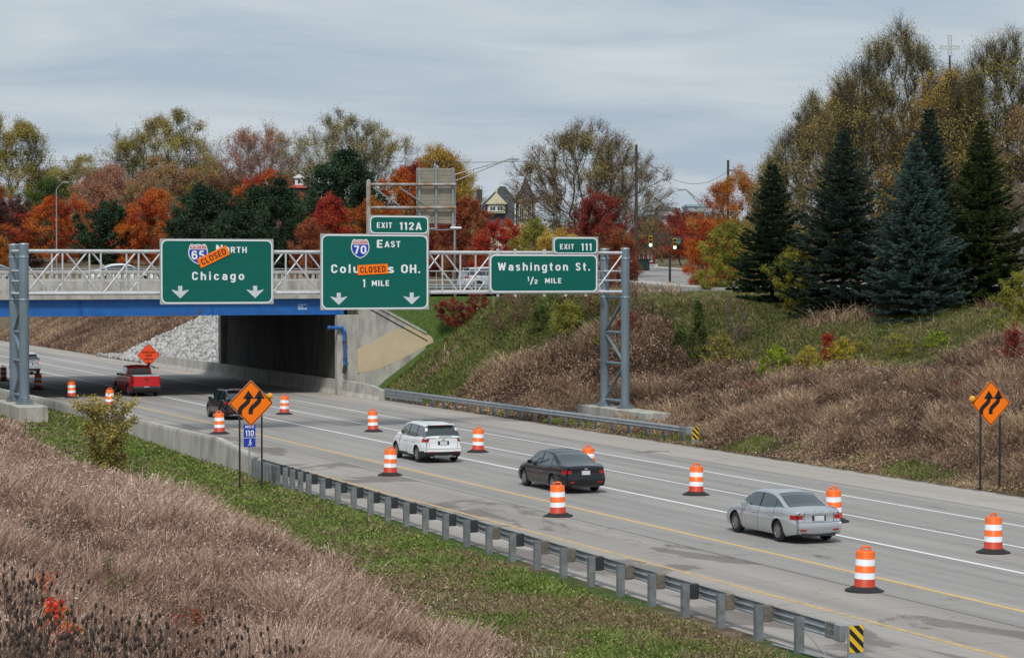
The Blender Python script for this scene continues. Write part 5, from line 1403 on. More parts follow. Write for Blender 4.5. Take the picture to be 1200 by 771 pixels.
ok = (d > -1.6) & (rg.uniform(0, 1, len(X)) < np.clip(.30 + d / 1.6, .03, 1)); X, Y, z, d = X[ok], Y[ok], z[ok], d[ok]
pn = fnoise(X, Y, .45); pn2 = fnoise(X, Y, 1.7, 1.0)
h = (.60 + .30 * pn + .26 * pn2) * rg.uniform(.45, 1.3, len(X)) * np.clip(.40 + d / 2.2, .30, 1)
col = .37 + .16 * pn + .20 * pn2 + rg.normal(size=len(X)) * .24
print('left field blades', len(X))
blades('dry_grass', X, Y, h, .013 * np.maximum(1, z / 36), rg.uniform(.1, .85, len(X)), col, rg, M_dry, label='pinkish brown dry grass covering the left slope')
si = rg.choice(len(X), int(len(X) * 1.25), replace=True)
sp_ = np.stack([X[si] + rg.normal(size=len(si)) * .12, Y[si] + rg.normal(size=len(si)) * .12, Tn(X[si], Y[si]) + h[si] * rg.uniform(.45, 1.05, len(si))], 1)
sz = .052 * np.maximum(1, z[si] / 42) * rg.uniform(.5, 1.3, len(si))
o = npmesh('seed_heads', leaf_quads(sp_, 1.0, rg, aspect=.28) if False else (leaf_quads(np.zeros((len(si), 3)), 1.0, rg, aspect=.34).reshape(-1, 4, 3) * sz[:, None, None] + sp_[:, None, :]).reshape(-1, 3), 4, M_dry, rnd=np.clip(.55 + .22 * pn2[si] + .12 * pn[si] + rg.normal(size=len(si)) * .30, 0, 1))
tag(o, 'pale feathery seed heads of the dry field grass', None, kind='stuff')
# green strip
X, Y, z = sampler(900000, 13, 25.5, 30, 150, rg, 1.2, 45)
edge_ = np.interp(Y, fe_y, fe_x) - .35; wl = np.interp(Y, fe_y, wl_x)
lim = np.where(Y > 89, wl - .22, np.interp(Y, [40, 60, 88], [23.5, 23.9, 24.9]))
pn = fnoise(X, Y, .9, 3.0); pn2 = fnoise(X, Y, 2.6, 1.4)
bare = np.where(Y < 62, .45 * fnoise(X, Y, .5, 5.), 0) + .6 * pn + .4 * pn2
ok = (X > edge_ - .3 + .4 * pn) & (X < lim) & (bare < rg.uniform(-.1, 1.1, len(X))); ok &= ~((X > 19.95) & (X < 21.5) & (Y > 113.2) & (Y < 120.4))
X, Y, z, pn, pn2 = X[ok], Y[ok], z[ok], pn[ok], pn2[ok]
h = (.11 + .05 * pn2) * rg.uniform(.5, 1.6, len(X))
dry = (rg.uniform(0, 1, len(X)) < np.clip(.24 + .40 * np.clip((70 - Y) / 14, 0, 1) * (.9 + 1.2 * pn) + .35 * pn + .25 * pn2 + .5 * np.clip(1 - (X - edge_[ok] if False else 1), 0, 1), 0.05, .9))
col = np.where(dry, rg.uniform(0, .34, len(X)), .70 + .16 * pn2 + rg.normal(size=len(X)) * .14)
print('turf blades', len(X))
blades('green_turf', X, Y, np.maximum(.04, h), .022 * np.maximum(1, z / 45), rg.uniform(.2, 1.1, len(X)), col, rg, M_turf, label='short green weeds and turf between the dry field and the guardrail')
si = rg.choice(len(X), int(len(X) * .45), replace=False)
sp_ = np.stack([X[si], Y[si], Tn(X[si], Y[si]) + np.maximum(.04, h[si]) * rg.uniform(.4, 1.2, len(si))], 1); sz = .048 * np.maximum(1, z[si] / 50) * rg.uniform(.5, 1.5, len(si))
o = npmesh('leafy_weeds', (leaf_quads(np.zeros((len(si), 3)), 1.0, rg, flat=1.3, aspect=.7).reshape(-1, 4, 3) * sz[:, None, None] + sp_[:, None, :]).reshape(-1, 3), 4, M_turf, rnd=np.clip(np.where(dry[si], rg.uniform(0, .3, len(si)), .74 + .2 * fnoise(X[si], Y[si], 3.3, 6.) + rg.normal(size=len(si)) * .16), 0, 1))
tag(o, 'low broad leaved weeds in the green strip beside the guardrail', None, kind='stuff')
# right bank
gx = np.arange(48, 112, .5); gy = np.arange(40, 152, .5)
GR = np.array([[green_at(a, b) for a in gx] for b in gy], np.float32)
def green_np(X, Y):
    i = np.clip(((X - 48) / .5).astype(int), 0, len(gx) - 1); j = np.clip(((Y - 40) / .5).astype(int), 0, len(gy) - 1); return GR[j, i]
X, Y, z = sampler(2600000, 48.9, 84, 42, 149.4, rg, 1.0, 95)
g = green_np(X, Y) + .40 * fnoise(X, Y, .5, 2.) + rg.normal(size=len(X)) * .10
foot = (X > 51.6) & (X < 53.4) & (Y > 111.2) & (Y < 120.6)
hw = Tn(X, Y)
ok = ~foot & (Y < 148.0)
dry = g < .5
ok &= (dry | (rg.uniform(0, 1, len(X)) < .8))
X, Y, z, g, dry = X[ok], Y[ok], z[ok], g[ok], dry[ok]
d = X - 49.2; pn = fnoise(X, Y, .35, 1.0); pn2 = fnoise(X, Y, 1.1, 4.0); pn3 = fnoise(X, Y, 2.9, 0.4)
near = np.clip((d - .6) / 3.2, 0, 1)
hd = (.12 + .50 * near * (1 + .45 * pn + .75 * pn2 + .3 * pn3)) * rg.uniform(.4, 1.35, len(X))
hg = (.12 + .08 * pn2 + .10 * near) * rg.uniform(.5, 1.6, len(X))
tanp = np.clip(1.2 - near, 0, 1)
cd = .30 + .16 * pn + .20 * pn2 + .10 * pn3 + .16 * (np.clip((d - 2) / 8, 0, 1) < .45) + .18 * (d > 15) + rg.normal(size=len(X)) * .25
di = np.where(dry)[0]; gi = np.where(~dry)[0]
print('bank blades', len(di), len(gi))
blades('dry_weeds', X[di], Y[di], np.maximum(.06, hd[di]), .024 * np.maximum(1, z[di] / 90), rg.uniform(.08, 1.0, len(di)), cd[di], rg, M_dryb, label='mauve brown dry weeds covering the right bank')
si = rg.choice(di, int(len(di) * .8), replace=True)
sp_ = np.stack([X[si] + rg.normal(size=len(si)) * .1, Y[si] + rg.normal(size=len(si)) * .1, Tn(X[si], Y[si]) + np.maximum(.06, hd[si]) * rg.uniform(.4, 1.05, len(si))], 1); sz = .085 * np.maximum(1, z[si] / 90) * rg.uniform(.4, 1.3, len(si))
o = npmesh('weed_flecks', (leaf_quads(np.zeros((len(si), 3)), 1.0, rg, aspect=.45).reshape(-1, 4, 3) * sz[:, None, None] + sp_[:, None, :]).reshape(-1, 3), 4, M_dryb, rnd=np.clip(.45 + .25 * pn2[si] + rg.normal(size=len(si)) * .30, 0, 1))
tag(o, 'dry leaves and seed heads among the right bank weeds', None, kind='stuff')
cg = np.where(rg.uniform(0, 1, len(gi)) < .24 + .3 * pn2[gi] + .16 * (X[gi] > 60), rg.uniform(0, .34, len(gi)), .62 + .2 * pn2[gi] + rg.normal(size=len(gi)) * .13)
blades('green_grass', X[gi], Y[gi], np.maximum(.05, hg[gi]), .035 * np.maximum(1, z[gi] / 90), rg.uniform(.2, .9, len(gi)), cg, rg, M_turf, label='green grass on the upper right bank and by the wing wall')
# bank beyond the bridge
X, Y, z = sampler(420000, 48.9, 66, 183, 299, rg, .6, 220)
ok = Y > 227.5 - .55 * (X - 48); X, Y, z = X[ok], Y[ok], z[ok]
pn = fnoise(X, Y, .25, 1.0); pn2 = fnoise(X, Y, .8, 4.0)
blades('dry_weeds', X, Y, (.35 + .2 * pn2) * rg.uniform(.5, 1.4, len(X)), np.full(len(X), .07), rg.uniform(.1, .5, len(X)), .48 + .2 * pn + .15 * pn2 + rg.normal(size=len(X)) * .18, rg, M_dryb, label='tan dry weeds on the bank beyond the overpass')
# riprap beyond the abutment
M_rock = leafmat('pale limestone riprap', [(0.16, 0.155, 0.15), (0.30, 0.29, 0.28), (0.42, 0.41, 0.39), (0.50, 0.48, 0.46)], 0.0, .9)
n_ = 14000; Y = rg.uniform(180.6, 228, n_); X = rg.uniform(47.95, 62, n_); dd = X - 48
ok = (Y < 226.5 - .55 * dd + .8 * fnoise(X, Y, 1.2)) & ~((X < 48.1) & (Y < 206)); X, Y = X[ok], Y[ok]; n_ = len(X)
ico = np.array([(0, 0, 1), (.89, 0, .45), (.28, .85, .45), (-.72, .53, .45), (-.72, -.53, .45), (.28, -.85, .45), (.72, .53, -.45), (-.28, .85, -.45), (-.89, 0, -.45), (-.28, -.85, -.45), (.72, -.53, -.45), (0, 0, -1)])
icf = np.array([(0, 1, 2), (0, 2, 3), (0, 3, 4), (0, 4, 5), (0, 5, 1), (1, 6, 2), (2, 7, 3), (3, 8, 4), (4, 9, 5), (5, 10, 1), (2, 6, 7), (3, 7, 8), (4, 8, 9), (5, 9, 10), (1, 10, 6), (6, 11, 7), (7, 11, 8), (8, 11, 9), (9, 11, 10), (10, 11, 6)])
V = ico[None] * rg.uniform(.75, 1.2, (n_, 12, 1)) * (rg.uniform(.12, .27, (n_, 1, 1)) * rg.uniform(.6, 1.3, (n_, 1, 3)))
V = V + np.stack([X, Y, np.maximum(0, Tn(X, Y)) + .10 + .1 * rg.uniform(size=n_)], 1)[:, None]
F = (icf[None] + (np.arange(n_) * 12)[:, None, None]).reshape(-1, 3)
o = npmesh('riprap', V.reshape(-1, 3), 3, M_rock, faces=F, rnd=np.repeat(rg.uniform(0, 1, n_), 20)); tag(o, 'pale broken stone covering the slope beyond the abutment', None, kind='stuff')

# ---- teasels and other stalks in the near left corner
M_teas = mat('dried teasel head', (0.060, 0.040, 0.030), 0.95, col2=(0.02, 0.014, 0.012), scale=30)
M_stalk = mat('dry stalk', (0.12, 0.085, 0.06), 0.95)
def teasel(rgt, hgt):
    t = empty('teasel', (0, 0, 0)); mb = MB(); hb = None
    mb.tube((0, 0, 0), (0, 0, hgt * .92), .008, M_stalk, n=5)
    heads = []
    for k in range(rgt.integers(3, 7)):
        a = rgt.uniform(0, 6.28); z0_ = hgt * rgt.uniform(.45, .8); r_ = hgt * rgt.uniform(.08, .2); z1 = z0_ + hgt * rgt.uniform(.12, .26)
        e = (r_ * math.cos(a), r_ * math.sin(a), z1); mb.tube((0, 0, z0_), (e[0] * .7, e[1] * .7, z0_ + (z1 - z0_) * .4), .005, M_stalk, n=4); mb.tube((e[0] * .7, e[1] * .7, z0_ + (z1 - z0_) * .4), e, .005, M_stalk, n=4); heads.append(e)
    heads.append((0, 0, hgt * .92)); mb.build('stem', t)
    for e in heads:
        h1 = MB(); h1.lathe([(.006, -.005), (.018, .012), (.022, .032), (.018, .056), (.008, .075)], M_teas, n=8, c=e); h1.build('seed_head', t)
    return t
rgt = np.random.default_rng(9); protos = [teasel(rgt, h_) for h_ in (1.55, 1.35, 1.7, 1.45)]
def hit(u, v, extra=0.0):
    d = ray(u, v); t_ = 14.0
    while t_ < 300:
        p = CAM + d * t_
        if p.z <= T(p.x, p.y) + extra: return p
        t_ += .2
    return p
spots = []
k = 0
while len(spots) < 74 and k < 5000:
    k += 1; u = rgt.uniform(-10, 350); v = rgt.uniform(665, 775)
    lim = interp(u, [(0, 668), (60, 690), (130, 720), (200, 735), (300, 745), (350, 765)])
    if v < lim or rgt.uniform() > (1.0 if u < 130 else .7 if u < 220 else .5): continue
    spots.append((u, v))
for i, (u, v) in enumerate(spots):
    o = protos[i] if i < 4 else copy_tree(protos[i % 4])
    p = hit(u, v, 1.3); o.location = (p.x, p.y, T(p.x, p.y)); o.rotation_euler = (rgt.normal() * .06, rgt.normal() * .06, rgt.uniform(0, 6.28))
    tag(o, 'dry teasel with dark seed heads in the near left corner', 'teasel', 'dry teasels in the near left corner')
def stalk(u, v0, v1, label, leafy, seed, name='dry_stalk', cols=None, w=.05):
    p = hit(u, v0); z = (p - CAM).dot(_FW); hgt = (v0 - v1) * z / FPX; rs = np.random.default_rng(seed)
    t = empty(name, (p.x, p.y, p.z - .05), label=label, cat='plant')
    mb = MB(); mb.tube((0, 0, 0), (.02, 0, hgt), .012, M_stalk, .006, n=5)
    mb.build('stem', t)
    n_ = leafy; zz = rs.uniform(.25, 1, n_) * hgt
    P = np.stack([rs.normal(size=n_) * w, rs.normal(size=n_) * w, zz], 1)
    npmesh('leaves', leaf_quads(P, .06, rs), 4, cols, parent=t, rnd=rs.uniform(0, 1, n_))
Mb = leafmat('dead brown leaf', [(0.04, 0.028, 0.022), (0.10, 0.07, 0.05)], .1); Mg_ = leafmat(*PAL['green']); Mr_ = leafmat('bright red leaf', [(0.45, 0.02, 0.015), (0.65, 0.05, 0.02), (0.70, 0.14, 0.03)]); Mrr = leafmat(*PAL['rust'])
stalk(28, 672, 612, 'tall thin dead stalk at the left edge above the teasels', 10, 1, cols=Mb, w=.02)
stalk(40, 672, 605, 'tall dead stalk with seed clusters in the left corner', 220, 2, cols=Mb, w=.07)
stalk(47, 660, 618, 'thin dark stalk right of the tall seedy stalk', 12, 3, cols=Mb, w=.02)
stalk(35, 720, 650, 'bent dark stalk rising out of the teasels', 10, 4, cols=Mb, w=.02)
stalk(126, 700, 648, 'slender green leaved weed in the dry grass above the teasels', 120, 5, name='weed', cols=Mg_, w=.07)
stalk(140, 712, 672, 'low grey green weed in the dry grass above the teasels', 150, 6, name='weed', cols=Mg_, w=.16)
stalk(497, 742, 700, 'small dark leafy weed at the right end of the dry field', 90, 7, name='weed', cols=Mg_, w=.06)
stalk(425, 690, 648, 'thin dark stalk standing in the middle of the dry field', 8, 8, cols=Mb, w=.015)
stalk(229, 760, 710, 'rusty brown dock stalk among the right teasels', 260, 9, name='weed', cols=Mrr, w=.05)
stalk(206, 752, 712, 'reddish weed left of the rusty dock stalk', 90, 10, name='weed', cols=leafmat(*PAL['red']), w=.08)
p = hit(62, 771, .5)
make_tree('sumac_shrub', p.x, p.y, 1.25, .9, ('bright sumac leaves', [(0.50, 0.02, 0.015), (0.70, 0.05, 0.02), (0.75, 0.16, 0.03), (0.30, 0.16, 0.03)]), BARK_D, 3, 'small bright red shrub among the teasels at the bottom left', 'shrub', leaf=.075, dens=1.0, na=40, trunk=.1, twigs=2)
p = hit(55, 712, .4)
make_tree('sumac_shrub', p.x, p.y, .95, .5, ('bright sumac leaves', [(0.50, 0.02, 0.015), (0.70, 0.05, 0.02)]), BARK_D, 4, 'tiny red leaved seedling above the bright red shrub', 'shrub', leaf=.06, dens=.25, na=16, trunk=.2, twigs=2)
# ================================================================== VEHICLES
def paint(name, col, metal=.35, rough=.3):
    m = mat(name, col, rough, metal, col2=tuple(c * .93 for c in col), scale=1.5, coat=.35); return m
M_glass = mat('tinted car glass', (0.022, 0.034, 0.034), 0.04, col2=(0.018, 0.027, 0.028), spec=1.0, coat=1.0)
M_tyre = mat('tyre rubber', (0.016, 0.016, 0.017), 0.85)
M_rim = mat('alloy rim', (0.36, 0.37, 0.39), 0.35, 0.8)
M_trim = mat('black plastic trim', (0.022, 0.022, 0.024), 0.65)
M_tail = mat('red lamp lens', (0.30, 0.008, 0.010), 0.18, col2=(0.34, 0.01, 0.01), spec=.6)
M_tailon = emat('lit brake lamp', (0.9, 0.12, 0.03), 1.6)
M_gap = mat('panel gap', (0.008, 0.008, 0.009), 0.9)
M_plate = mat('licence plate', (0.62, 0.65, 0.68), 0.5)
M_chrome = mat('bright chrome', (0.75, 0.76, 0.78), 0.15, 1.0)
def vehicle(name, label, cat, sp, loc, group='vehicles driving away on the road'):
    Lh = sp['L'] / 2; W = sp['W'] / 2; pm = sp['paint']; ra = sp['wr'] + .055; zw = sp['wr']
    root = empty(name, loc, sp.get('rz', 0), label=label, cat=cat, group=group)
    deck = lambda y: interp(y, sp['deck']); roof = lambda y: interp(y, sp['roof'])
    def w(y):
        e = max(0, (abs(y) - (Lh - .75)) / .75); return W * (1 - sp.get('taper', .15) * e ** 2.4)
    def bot(y):
        z = .21 + .09 * max(0, (abs(y) - (Lh - .5)) / .5)
        for ya in sp['axles']:
            d = abs(y - ya)
            if d < ra: z = max(z, zw + math.sqrt(max(0, ra * ra - d * d)) - .0)
        return min(z, deck(y) - .06)
    seams = sp.get('seams', [])
    Y = set(np.round(np.arange(-Lh, Lh + .001, .07), 4)) | {-Lh, -Lh + .015, -Lh + .035, Lh, Lh - .02, Lh - .045}
    for ya in sp['axles']:
        for k in range(-10, 11): Y.add(round(ya + ra * math.sin(k * math.pi / 20), 4))
    for s_ in seams: Y |= {s_ - .011, s_ + .011}
    Y = sorted(Y); Y = [y for i, y in enumerate(Y) if i == 0 or y - Y[i - 1] > .004]
    fprof = sp.get('fprof', [(0, .91), (.08, .96), (.25, .985), (.5, 1.0), (.62, .995), (.66, .975), (.85, .955), (.95, .925), (1, .885)])
    nr = 17
    def shift(y, z):
        e = max(0, (-y - (Lh - .55)) / .55); f = max(0, (y - (Lh - .7)) / .7)
        return e ** 1.5 * interp(z, sp['rearp']) - f ** 1.6 * interp(z, sp.get('frontp', [(.2, .12), (.45, 0), (.65, .05), (.9, .35)]))
    rows = []
    for y in Y:
        zb, zd = bot(y), deck(y); R_ = []
        for k in range(nr):
            t = k / (nr - 1); z = zb + (zd - zb) * t
            q = (z - .21) / max(.1, zd - .21); x = w(y) * interp(q, fprof)
            R_.append((x, y + shift(y, z), z))
        xt = R_[-1][0]
        for k in range(1, 6):
            x = xt * (1 - k / 5); R_.append((x, y + shift(y, zd), zd + .035 * (1 - (x / xt) ** 2)))
        rows.append(R_)
    m_ = len(rows[0])
    parts = {}
    def put(key, quad, mt, sm=True):
        if key not in parts: parts[key] = MB(); parts[key].cache = {}
        mb = parts[key]; idx = []
        for v in quad:
            kk = (round(v[0], 4), round(v[1], 4), round(v[2], 4))
            if kk not in mb.cache: mb.cache[kk] = len(mb.v); mb.v.append(v)
            idx.append(mb.cache[kk])
        u_ = []
        for i_ in idx:
            if i_ not in u_: u_.append(i_)
        if len(u_) < 3: return
        mb.f.append(u_); mb.m.append(mb.mi(mt)); mb.sm.append(sm)
    def cls(c, zone):
        x, y, z = abs(c[0]), c[1], c[2]
        for (key, mt, x0, x1, y0, y1, z0, z1) in sp['zones']:
            if x0 <= x <= x1 and y0 <= y <= y1 and z0 <= z <= z1: return (key if not key.endswith('#') else key[:-1] + ('|l' if c[0] < 0 else '|r')), mt
        if zone == 'side' and x > W * .8:
            for s_ in seams:
                if abs(y - s_) < .012 and z > .3: return 'door_gap', M_gap
            for i_, (a, b) in enumerate(zip(seams[:-1], seams[1:])):
                if a < y < b and z > .30: return 'door|%d%s' % (i_, 'l' if c[0] < 0 else 'r'), pm
        return 'body', pm
    def quad(a, b, c, d, zone):
        cc = [(a[i] + b[i] + c[i] + d[i]) / 4 for i in range(3)]
        k_, mt = cls(cc, zone); put(k_, (a, b, c, d), mt)
        A, B, C_, D = [(-v[0], v[1], v[2]) for v in (a, b, c, d)]
        cc[0] = -cc[0]; k_, mt = cls(cc, zone); put(k_, (D, C_, B, A), mt)
    for i in range(len(rows) - 1):
        for j in range(m_ - 1):
            quad(rows[i][j], rows[i][j + 1], rows[i + 1][j + 1], rows[i + 1][j], 'side' if j < nr - 1 else 'top')
        a, b = rows[i][0], rows[i + 1][0]
        put('underbody', [(-a[0], a[1], a[2]), (a[0], a[1], a[2]), (b[0], b[1], b[2]), (-b[0], b[1], b[2])], M_trim, False)
    for end, R_ in ((0, rows[0]), (1, rows[-1])):
        nc = 15; sg = -1 if end == 0 else 1
        for j in range(nr - 1):
            for k in range(nc):
                f0, f1 = -1 + 2 * k / nc, -1 + 2 * (k + 1) / nc
                def pt(R, f):     # the end face bows outward a little in plan
                    return (R[0] * f, R[1] + sg * .05 * (1 - f * f), R[2])
                q = [pt(R_[j], f0), pt(R_[j], f1), pt(R_[j + 1], f1), pt(R_[j + 1], f0)]
                if end: q = q[::-1]
                cc = [sum(v[i] for v in q) / 4 for i in range(3)]
                k_, mt = cls(cc, 'end'); put(k_, q, mt)
        top = [pt(R_[nr - 1], -1 + 2 * k / nc) for k in range(nc + 1)]
        crown_ = [(-v[0], v[1], v[2]) for v in R_[nr - 1:-1]] + [v for v in reversed(R_[nr - 1:])]
        for k in range(nc): pass
        n1 = len(crown_)
        for k in range(nc):
            a, b = top[k], top[k + 1]
            def cz(x):
                return (x, R_[nr - 1][1], interp(abs(x), [(v[0], v[2]) for v in reversed(R_[nr - 1:])]))
            put('body', [a, b, cz(b[0]), cz(a[0])] if not end else [cz(a[0]), cz(b[0]), b, a], pm)
    # cabin
    yR, yF = sp['cab']; belt = sp['belt']; Hm = max(z for _, z in sp['roof'])
    Yc = set(np.round(np.arange(yR, yF + .001, .05), 4)) | {yR, yF}
    for s_ in sp['pillars']: Yc |= {s_[0], s_[1]}
    for yy, _ in sp['roof']: Yc.add(yy)
    Yc = sorted(y for y in Yc if yR <= y <= yF); Yc = [y for i, y in enumerate(Yc) if i == 0 or y - Yc[i - 1] > .006]
    ncab = 12; cab = []
    wb = W * sp.get('wb', .89); wr_ = W * sp.get('wroof', .70)
    for y in Yc:
        zb = min(deck(y), belt) - .03; zt = max(roof(y), zb + .004); R_ = []
        pinch = 1 - .05 * max(0, (y - .2) / (yF - .2)) ** 2 - .05 * max(0, (-y) / (-yR + .01)) ** 3
        for k in range(ncab):
            t = k / (ncab - 1); z = zb + (zt - .03 * (zt > zb + .1) - zb) * t
            q = max(0, (z - belt) / (Hm - belt)); R_.append(((wb + (wr_ - wb) * q ** 1.15) * pinch, y, z))
        xt = R_[-1][0]
        for k in range(1, 8):
            f = k / 7; x = xt * (1 - f); R_.append((x, y, R_[ncab - 1][2] + (.03 * (zt > zb + .1) + .035 * (q if q < 1 else 1)) * (1 - (x / xt) ** 2) ** .7))
        cab.append(R_)
    r0, f0 = sp['rearglass'], sp['windshield']
    def cabcls(c, j):
        x, y, z = abs(c[0]), c[1], c[2]; side = 'l' if c[0] < 0 else 'r'
        if j < ncab - 1:
            if z > belt + .035 and z < roof(y) - .075 and all(not (a - .001 <= y <= b + .001) for a, b in sp['pillars']):
                i_ = sum(y > b for a, b in sp['pillars']); return 'side_window|%d%s' % (i_, side), M_glass
            if z > belt + .03 and z < roof(y) - .06 and not sp.get('cabrearglass'): return 'window_trim|%d%s' % (sum(y > b for a, b in sp['pillars']), side), M_trim
            return 'body', pm
        xt = wb
        if r0[0] < y < r0[1] and z > belt + .03:
            lim = interp(z, [(belt, wb * .90), (Hm, wr_ * .92)])
            if x < lim: return 'rear_window', M_glass
        if f0[0] < y < f0[1]:
            lim = interp(z, [(belt, wb * .93), (Hm, wr_ * .94)])
            if x < lim: return 'windshield', M_glass
        if sp.get('sunroof') and sp['sunroof'][0] < y < sp['sunroof'][1] and x < wr_ * .75: return 'sunroof', M_glass
        return 'body', pm
    mm_ = len(cab[0])
    for i in range(len(cab) - 1):
        for j in range(mm_ - 1):
            a, b, c, d = cab[i][j], cab[i][j + 1], cab[i + 1][j + 1], cab[i + 1][j]
            for sgn in (1, -1):
                q = [(v[0] * sgn, v[1], v[2]) for v in ((a, b, c, d) if sgn > 0 else (d, c, b, a))]
                cc = [sum(v[i_] for v in q) / 4 for i_ in range(3)]; k_, mt = cabcls(cc, j); put(k_, q, mt)
    # rear wall of the cabin (closed when the tail is upright)
    R_ = cab[0]
    for j in range(mm_ - 1):
        a, b = R_[j], R_[j + 1]; nn = 10
        if abs(a[2] - b[2]) < 1e-4: continue
        for k in range(nn):
            f0_, f1_ = -1 + 2 * k / nn, -1 + 2 * (k + 1) / nn
            q = [(a[0] * f0_, a[1], a[2]), (a[0] * f1_, a[1], a[2]), (b[0] * f1_, b[1], b[2]), (b[0] * f0_, b[1], b[2])]
            cc = [sum(v[i_] for v in q) / 4 for i_ in range(3)]
            isg = sp.get('cabrearglass') and belt + .05 < cc[2] < Hm - .1 and abs(cc[0]) < wb * .78
            put('rear_window' if isg else 'body', q, M_glass if isg else pm, False)
    order = ['body'] + [k for k in parts if k != 'body']
    for k_ in order: parts[k_].build(k_.split('|')[0], root)
    # wheels
    tw = .215
    for ya in sp['axles']:
        for sx in (-1, 1):
            r_ = sp['wr']; xc = sx * (W - .035 - tw / 2); mb = MB(); n = 28
            pr = [(.62, -.5), (.66, -.5), (.93, -.46), (1.0, -.32), (1.0, .32), (.93, .46), (.66, .5), (.62, .5)]
            vs = [(xc + q[1] * tw, ya + q[0] * r_ * math.cos(2 * math.pi * i / n), r_ + q[0] * r_ * math.sin(2 * math.pi * i / n)) for q in pr for i in range(n)]
            mb.add(vs, [(k * n + i, k * n + (i + 1) % n, (k + 1) * n + (i + 1) % n, (k + 1) * n + i) for k in range(7) for i in range(n)], M_tyre, True)
            tyre = mb.build('wheel', root)
            mb = MB(); xo = xc + sx * tw * .40
            ring = [(.66, .10), (.60, .02), (.60, -.35)]
            vs = [(xo + sx * q[1] * tw, ya + q[0] * r_ * math.cos(2 * math.pi * i / n), r_ + q[0] * r_ * math.sin(2 * math.pi * i / n)) for q in ring for i in range(n)]
            mb.add(vs, [(k * n + i, k * n + (i + 1) % n, (k + 1) * n + (i + 1) % n, (k + 1) * n + i) for k in range(2) for i in range(n)], M_rim, True)
            vs = [(xo - sx * .06, ya + .6 * r_ * math.cos(2 * math.pi * i / n), r_ + .6 * r_ * math.sin(2 * math.pi * i / n)) for i in range(n)]; mb.add(vs, [tuple(range(n))], M_trim)
            for s5 in range(sp.get('spokes', 10)):
                a = 2 * math.pi * s5 / sp.get('spokes', 10); ca, sa = math.cos(a), math.sin(a)
                M = Matrix.Translation((xo, ya, r_)) @ Matrix.Rotation(a, 4, 'X')
                mb.box((0, 0, 0), (.03, r_ * .52, .05 * r_ / .33), M_rim, M=M @ Matrix.Translation((0, r_ * .33, 0)))
            mb.tube((xo - sx * .02, ya, r_), (xo + sx * .02, ya, r_), .055, M_rim, n=12)
            rm = mb.build('rim', tyre)
    # seams and small fittings on the tail
    def ry(f, z): return -Lh + sp_shift(z) - .05 * (1 - f * f) - .006
    def sp_shift(z): return interp(z, sp['rearp'])
    w0_ = w(-Lh)
    mb = MB()
    for zz in sp.get('tailseams', []):
        pl_ = [(w0_ * f * .97, ry(f, zz), zz) for f in np.linspace(-.98, .98, 13)]; mb.path(pl_, .007, M_gap, 4)
    for fx, za, zb2 in sp.get('tailcuts', []):
        for sg_ in (-1, 1): mb.path([(sg_ * w0_ * fx, ry(fx, z_), z_) for z_ in np.linspace(za, zb2, 6)], .006, M_gap, 4)
    if mb.v: mb.build('panel_seam', root)
    if 'recess' in sp:
        zc_, hh_, ww_ = sp['recess']; mb = MB(); mb.box((0, ry(0, zc_) + .01, zc_), (ww_, .03, hh_), M_trim, bev=.01); mb.build('plate_recess', root)
        mb = MB(); mb.box((0, ry(0, zc_) - .012, zc_), (.32, .02, .15), M_plate); mb.build('licence_plate', root)
    for (zc_, fx, ww_, hh_, mt_, nm_) in sp.get('fittings', []):
        for sg_ in ((-1, 1) if fx else (1,)):
            mb = MB(); mb.box((sg_ * w0_ * fx, ry(fx, zc_), zc_), (ww_, .03, hh_), mt_, bev=.006); mb.build(nm_, root)
    # mirrors, handles, plate, exhaust
    for sx in (-1, 1):
        mb = MB(); mb.box((sx * (W * .93 + .09), sp['mirror'][0], sp['mirror'][1]), (.2, .11, .14), sp.get('mirmat', pm), bev=.03); mb.build('mirror', root)
        for hy in sp.get('handles', []):
            mb = MB(); x = w(hy) * .965; mb.box((sx * (x + .012), hy, belt - .16), (.035, .19, .035), sp.get('handmat', pm), bev=.01); mb.build('door_handle', root)
    if sp.get('plate'):
        mb = MB(); yy = -Lh + sp['plate'][1]; mb.box((0, yy, sp['plate'][0]), (.32, .02, .16), M_plate); mb.build('licence_plate', root)
    for (key, c_, d_, mt) in sp.get('boxes', []):
        mb = MB(); mb.box(c_, d_, mt, bev=min(d_) * .25); mb.build(key, root)
    return root

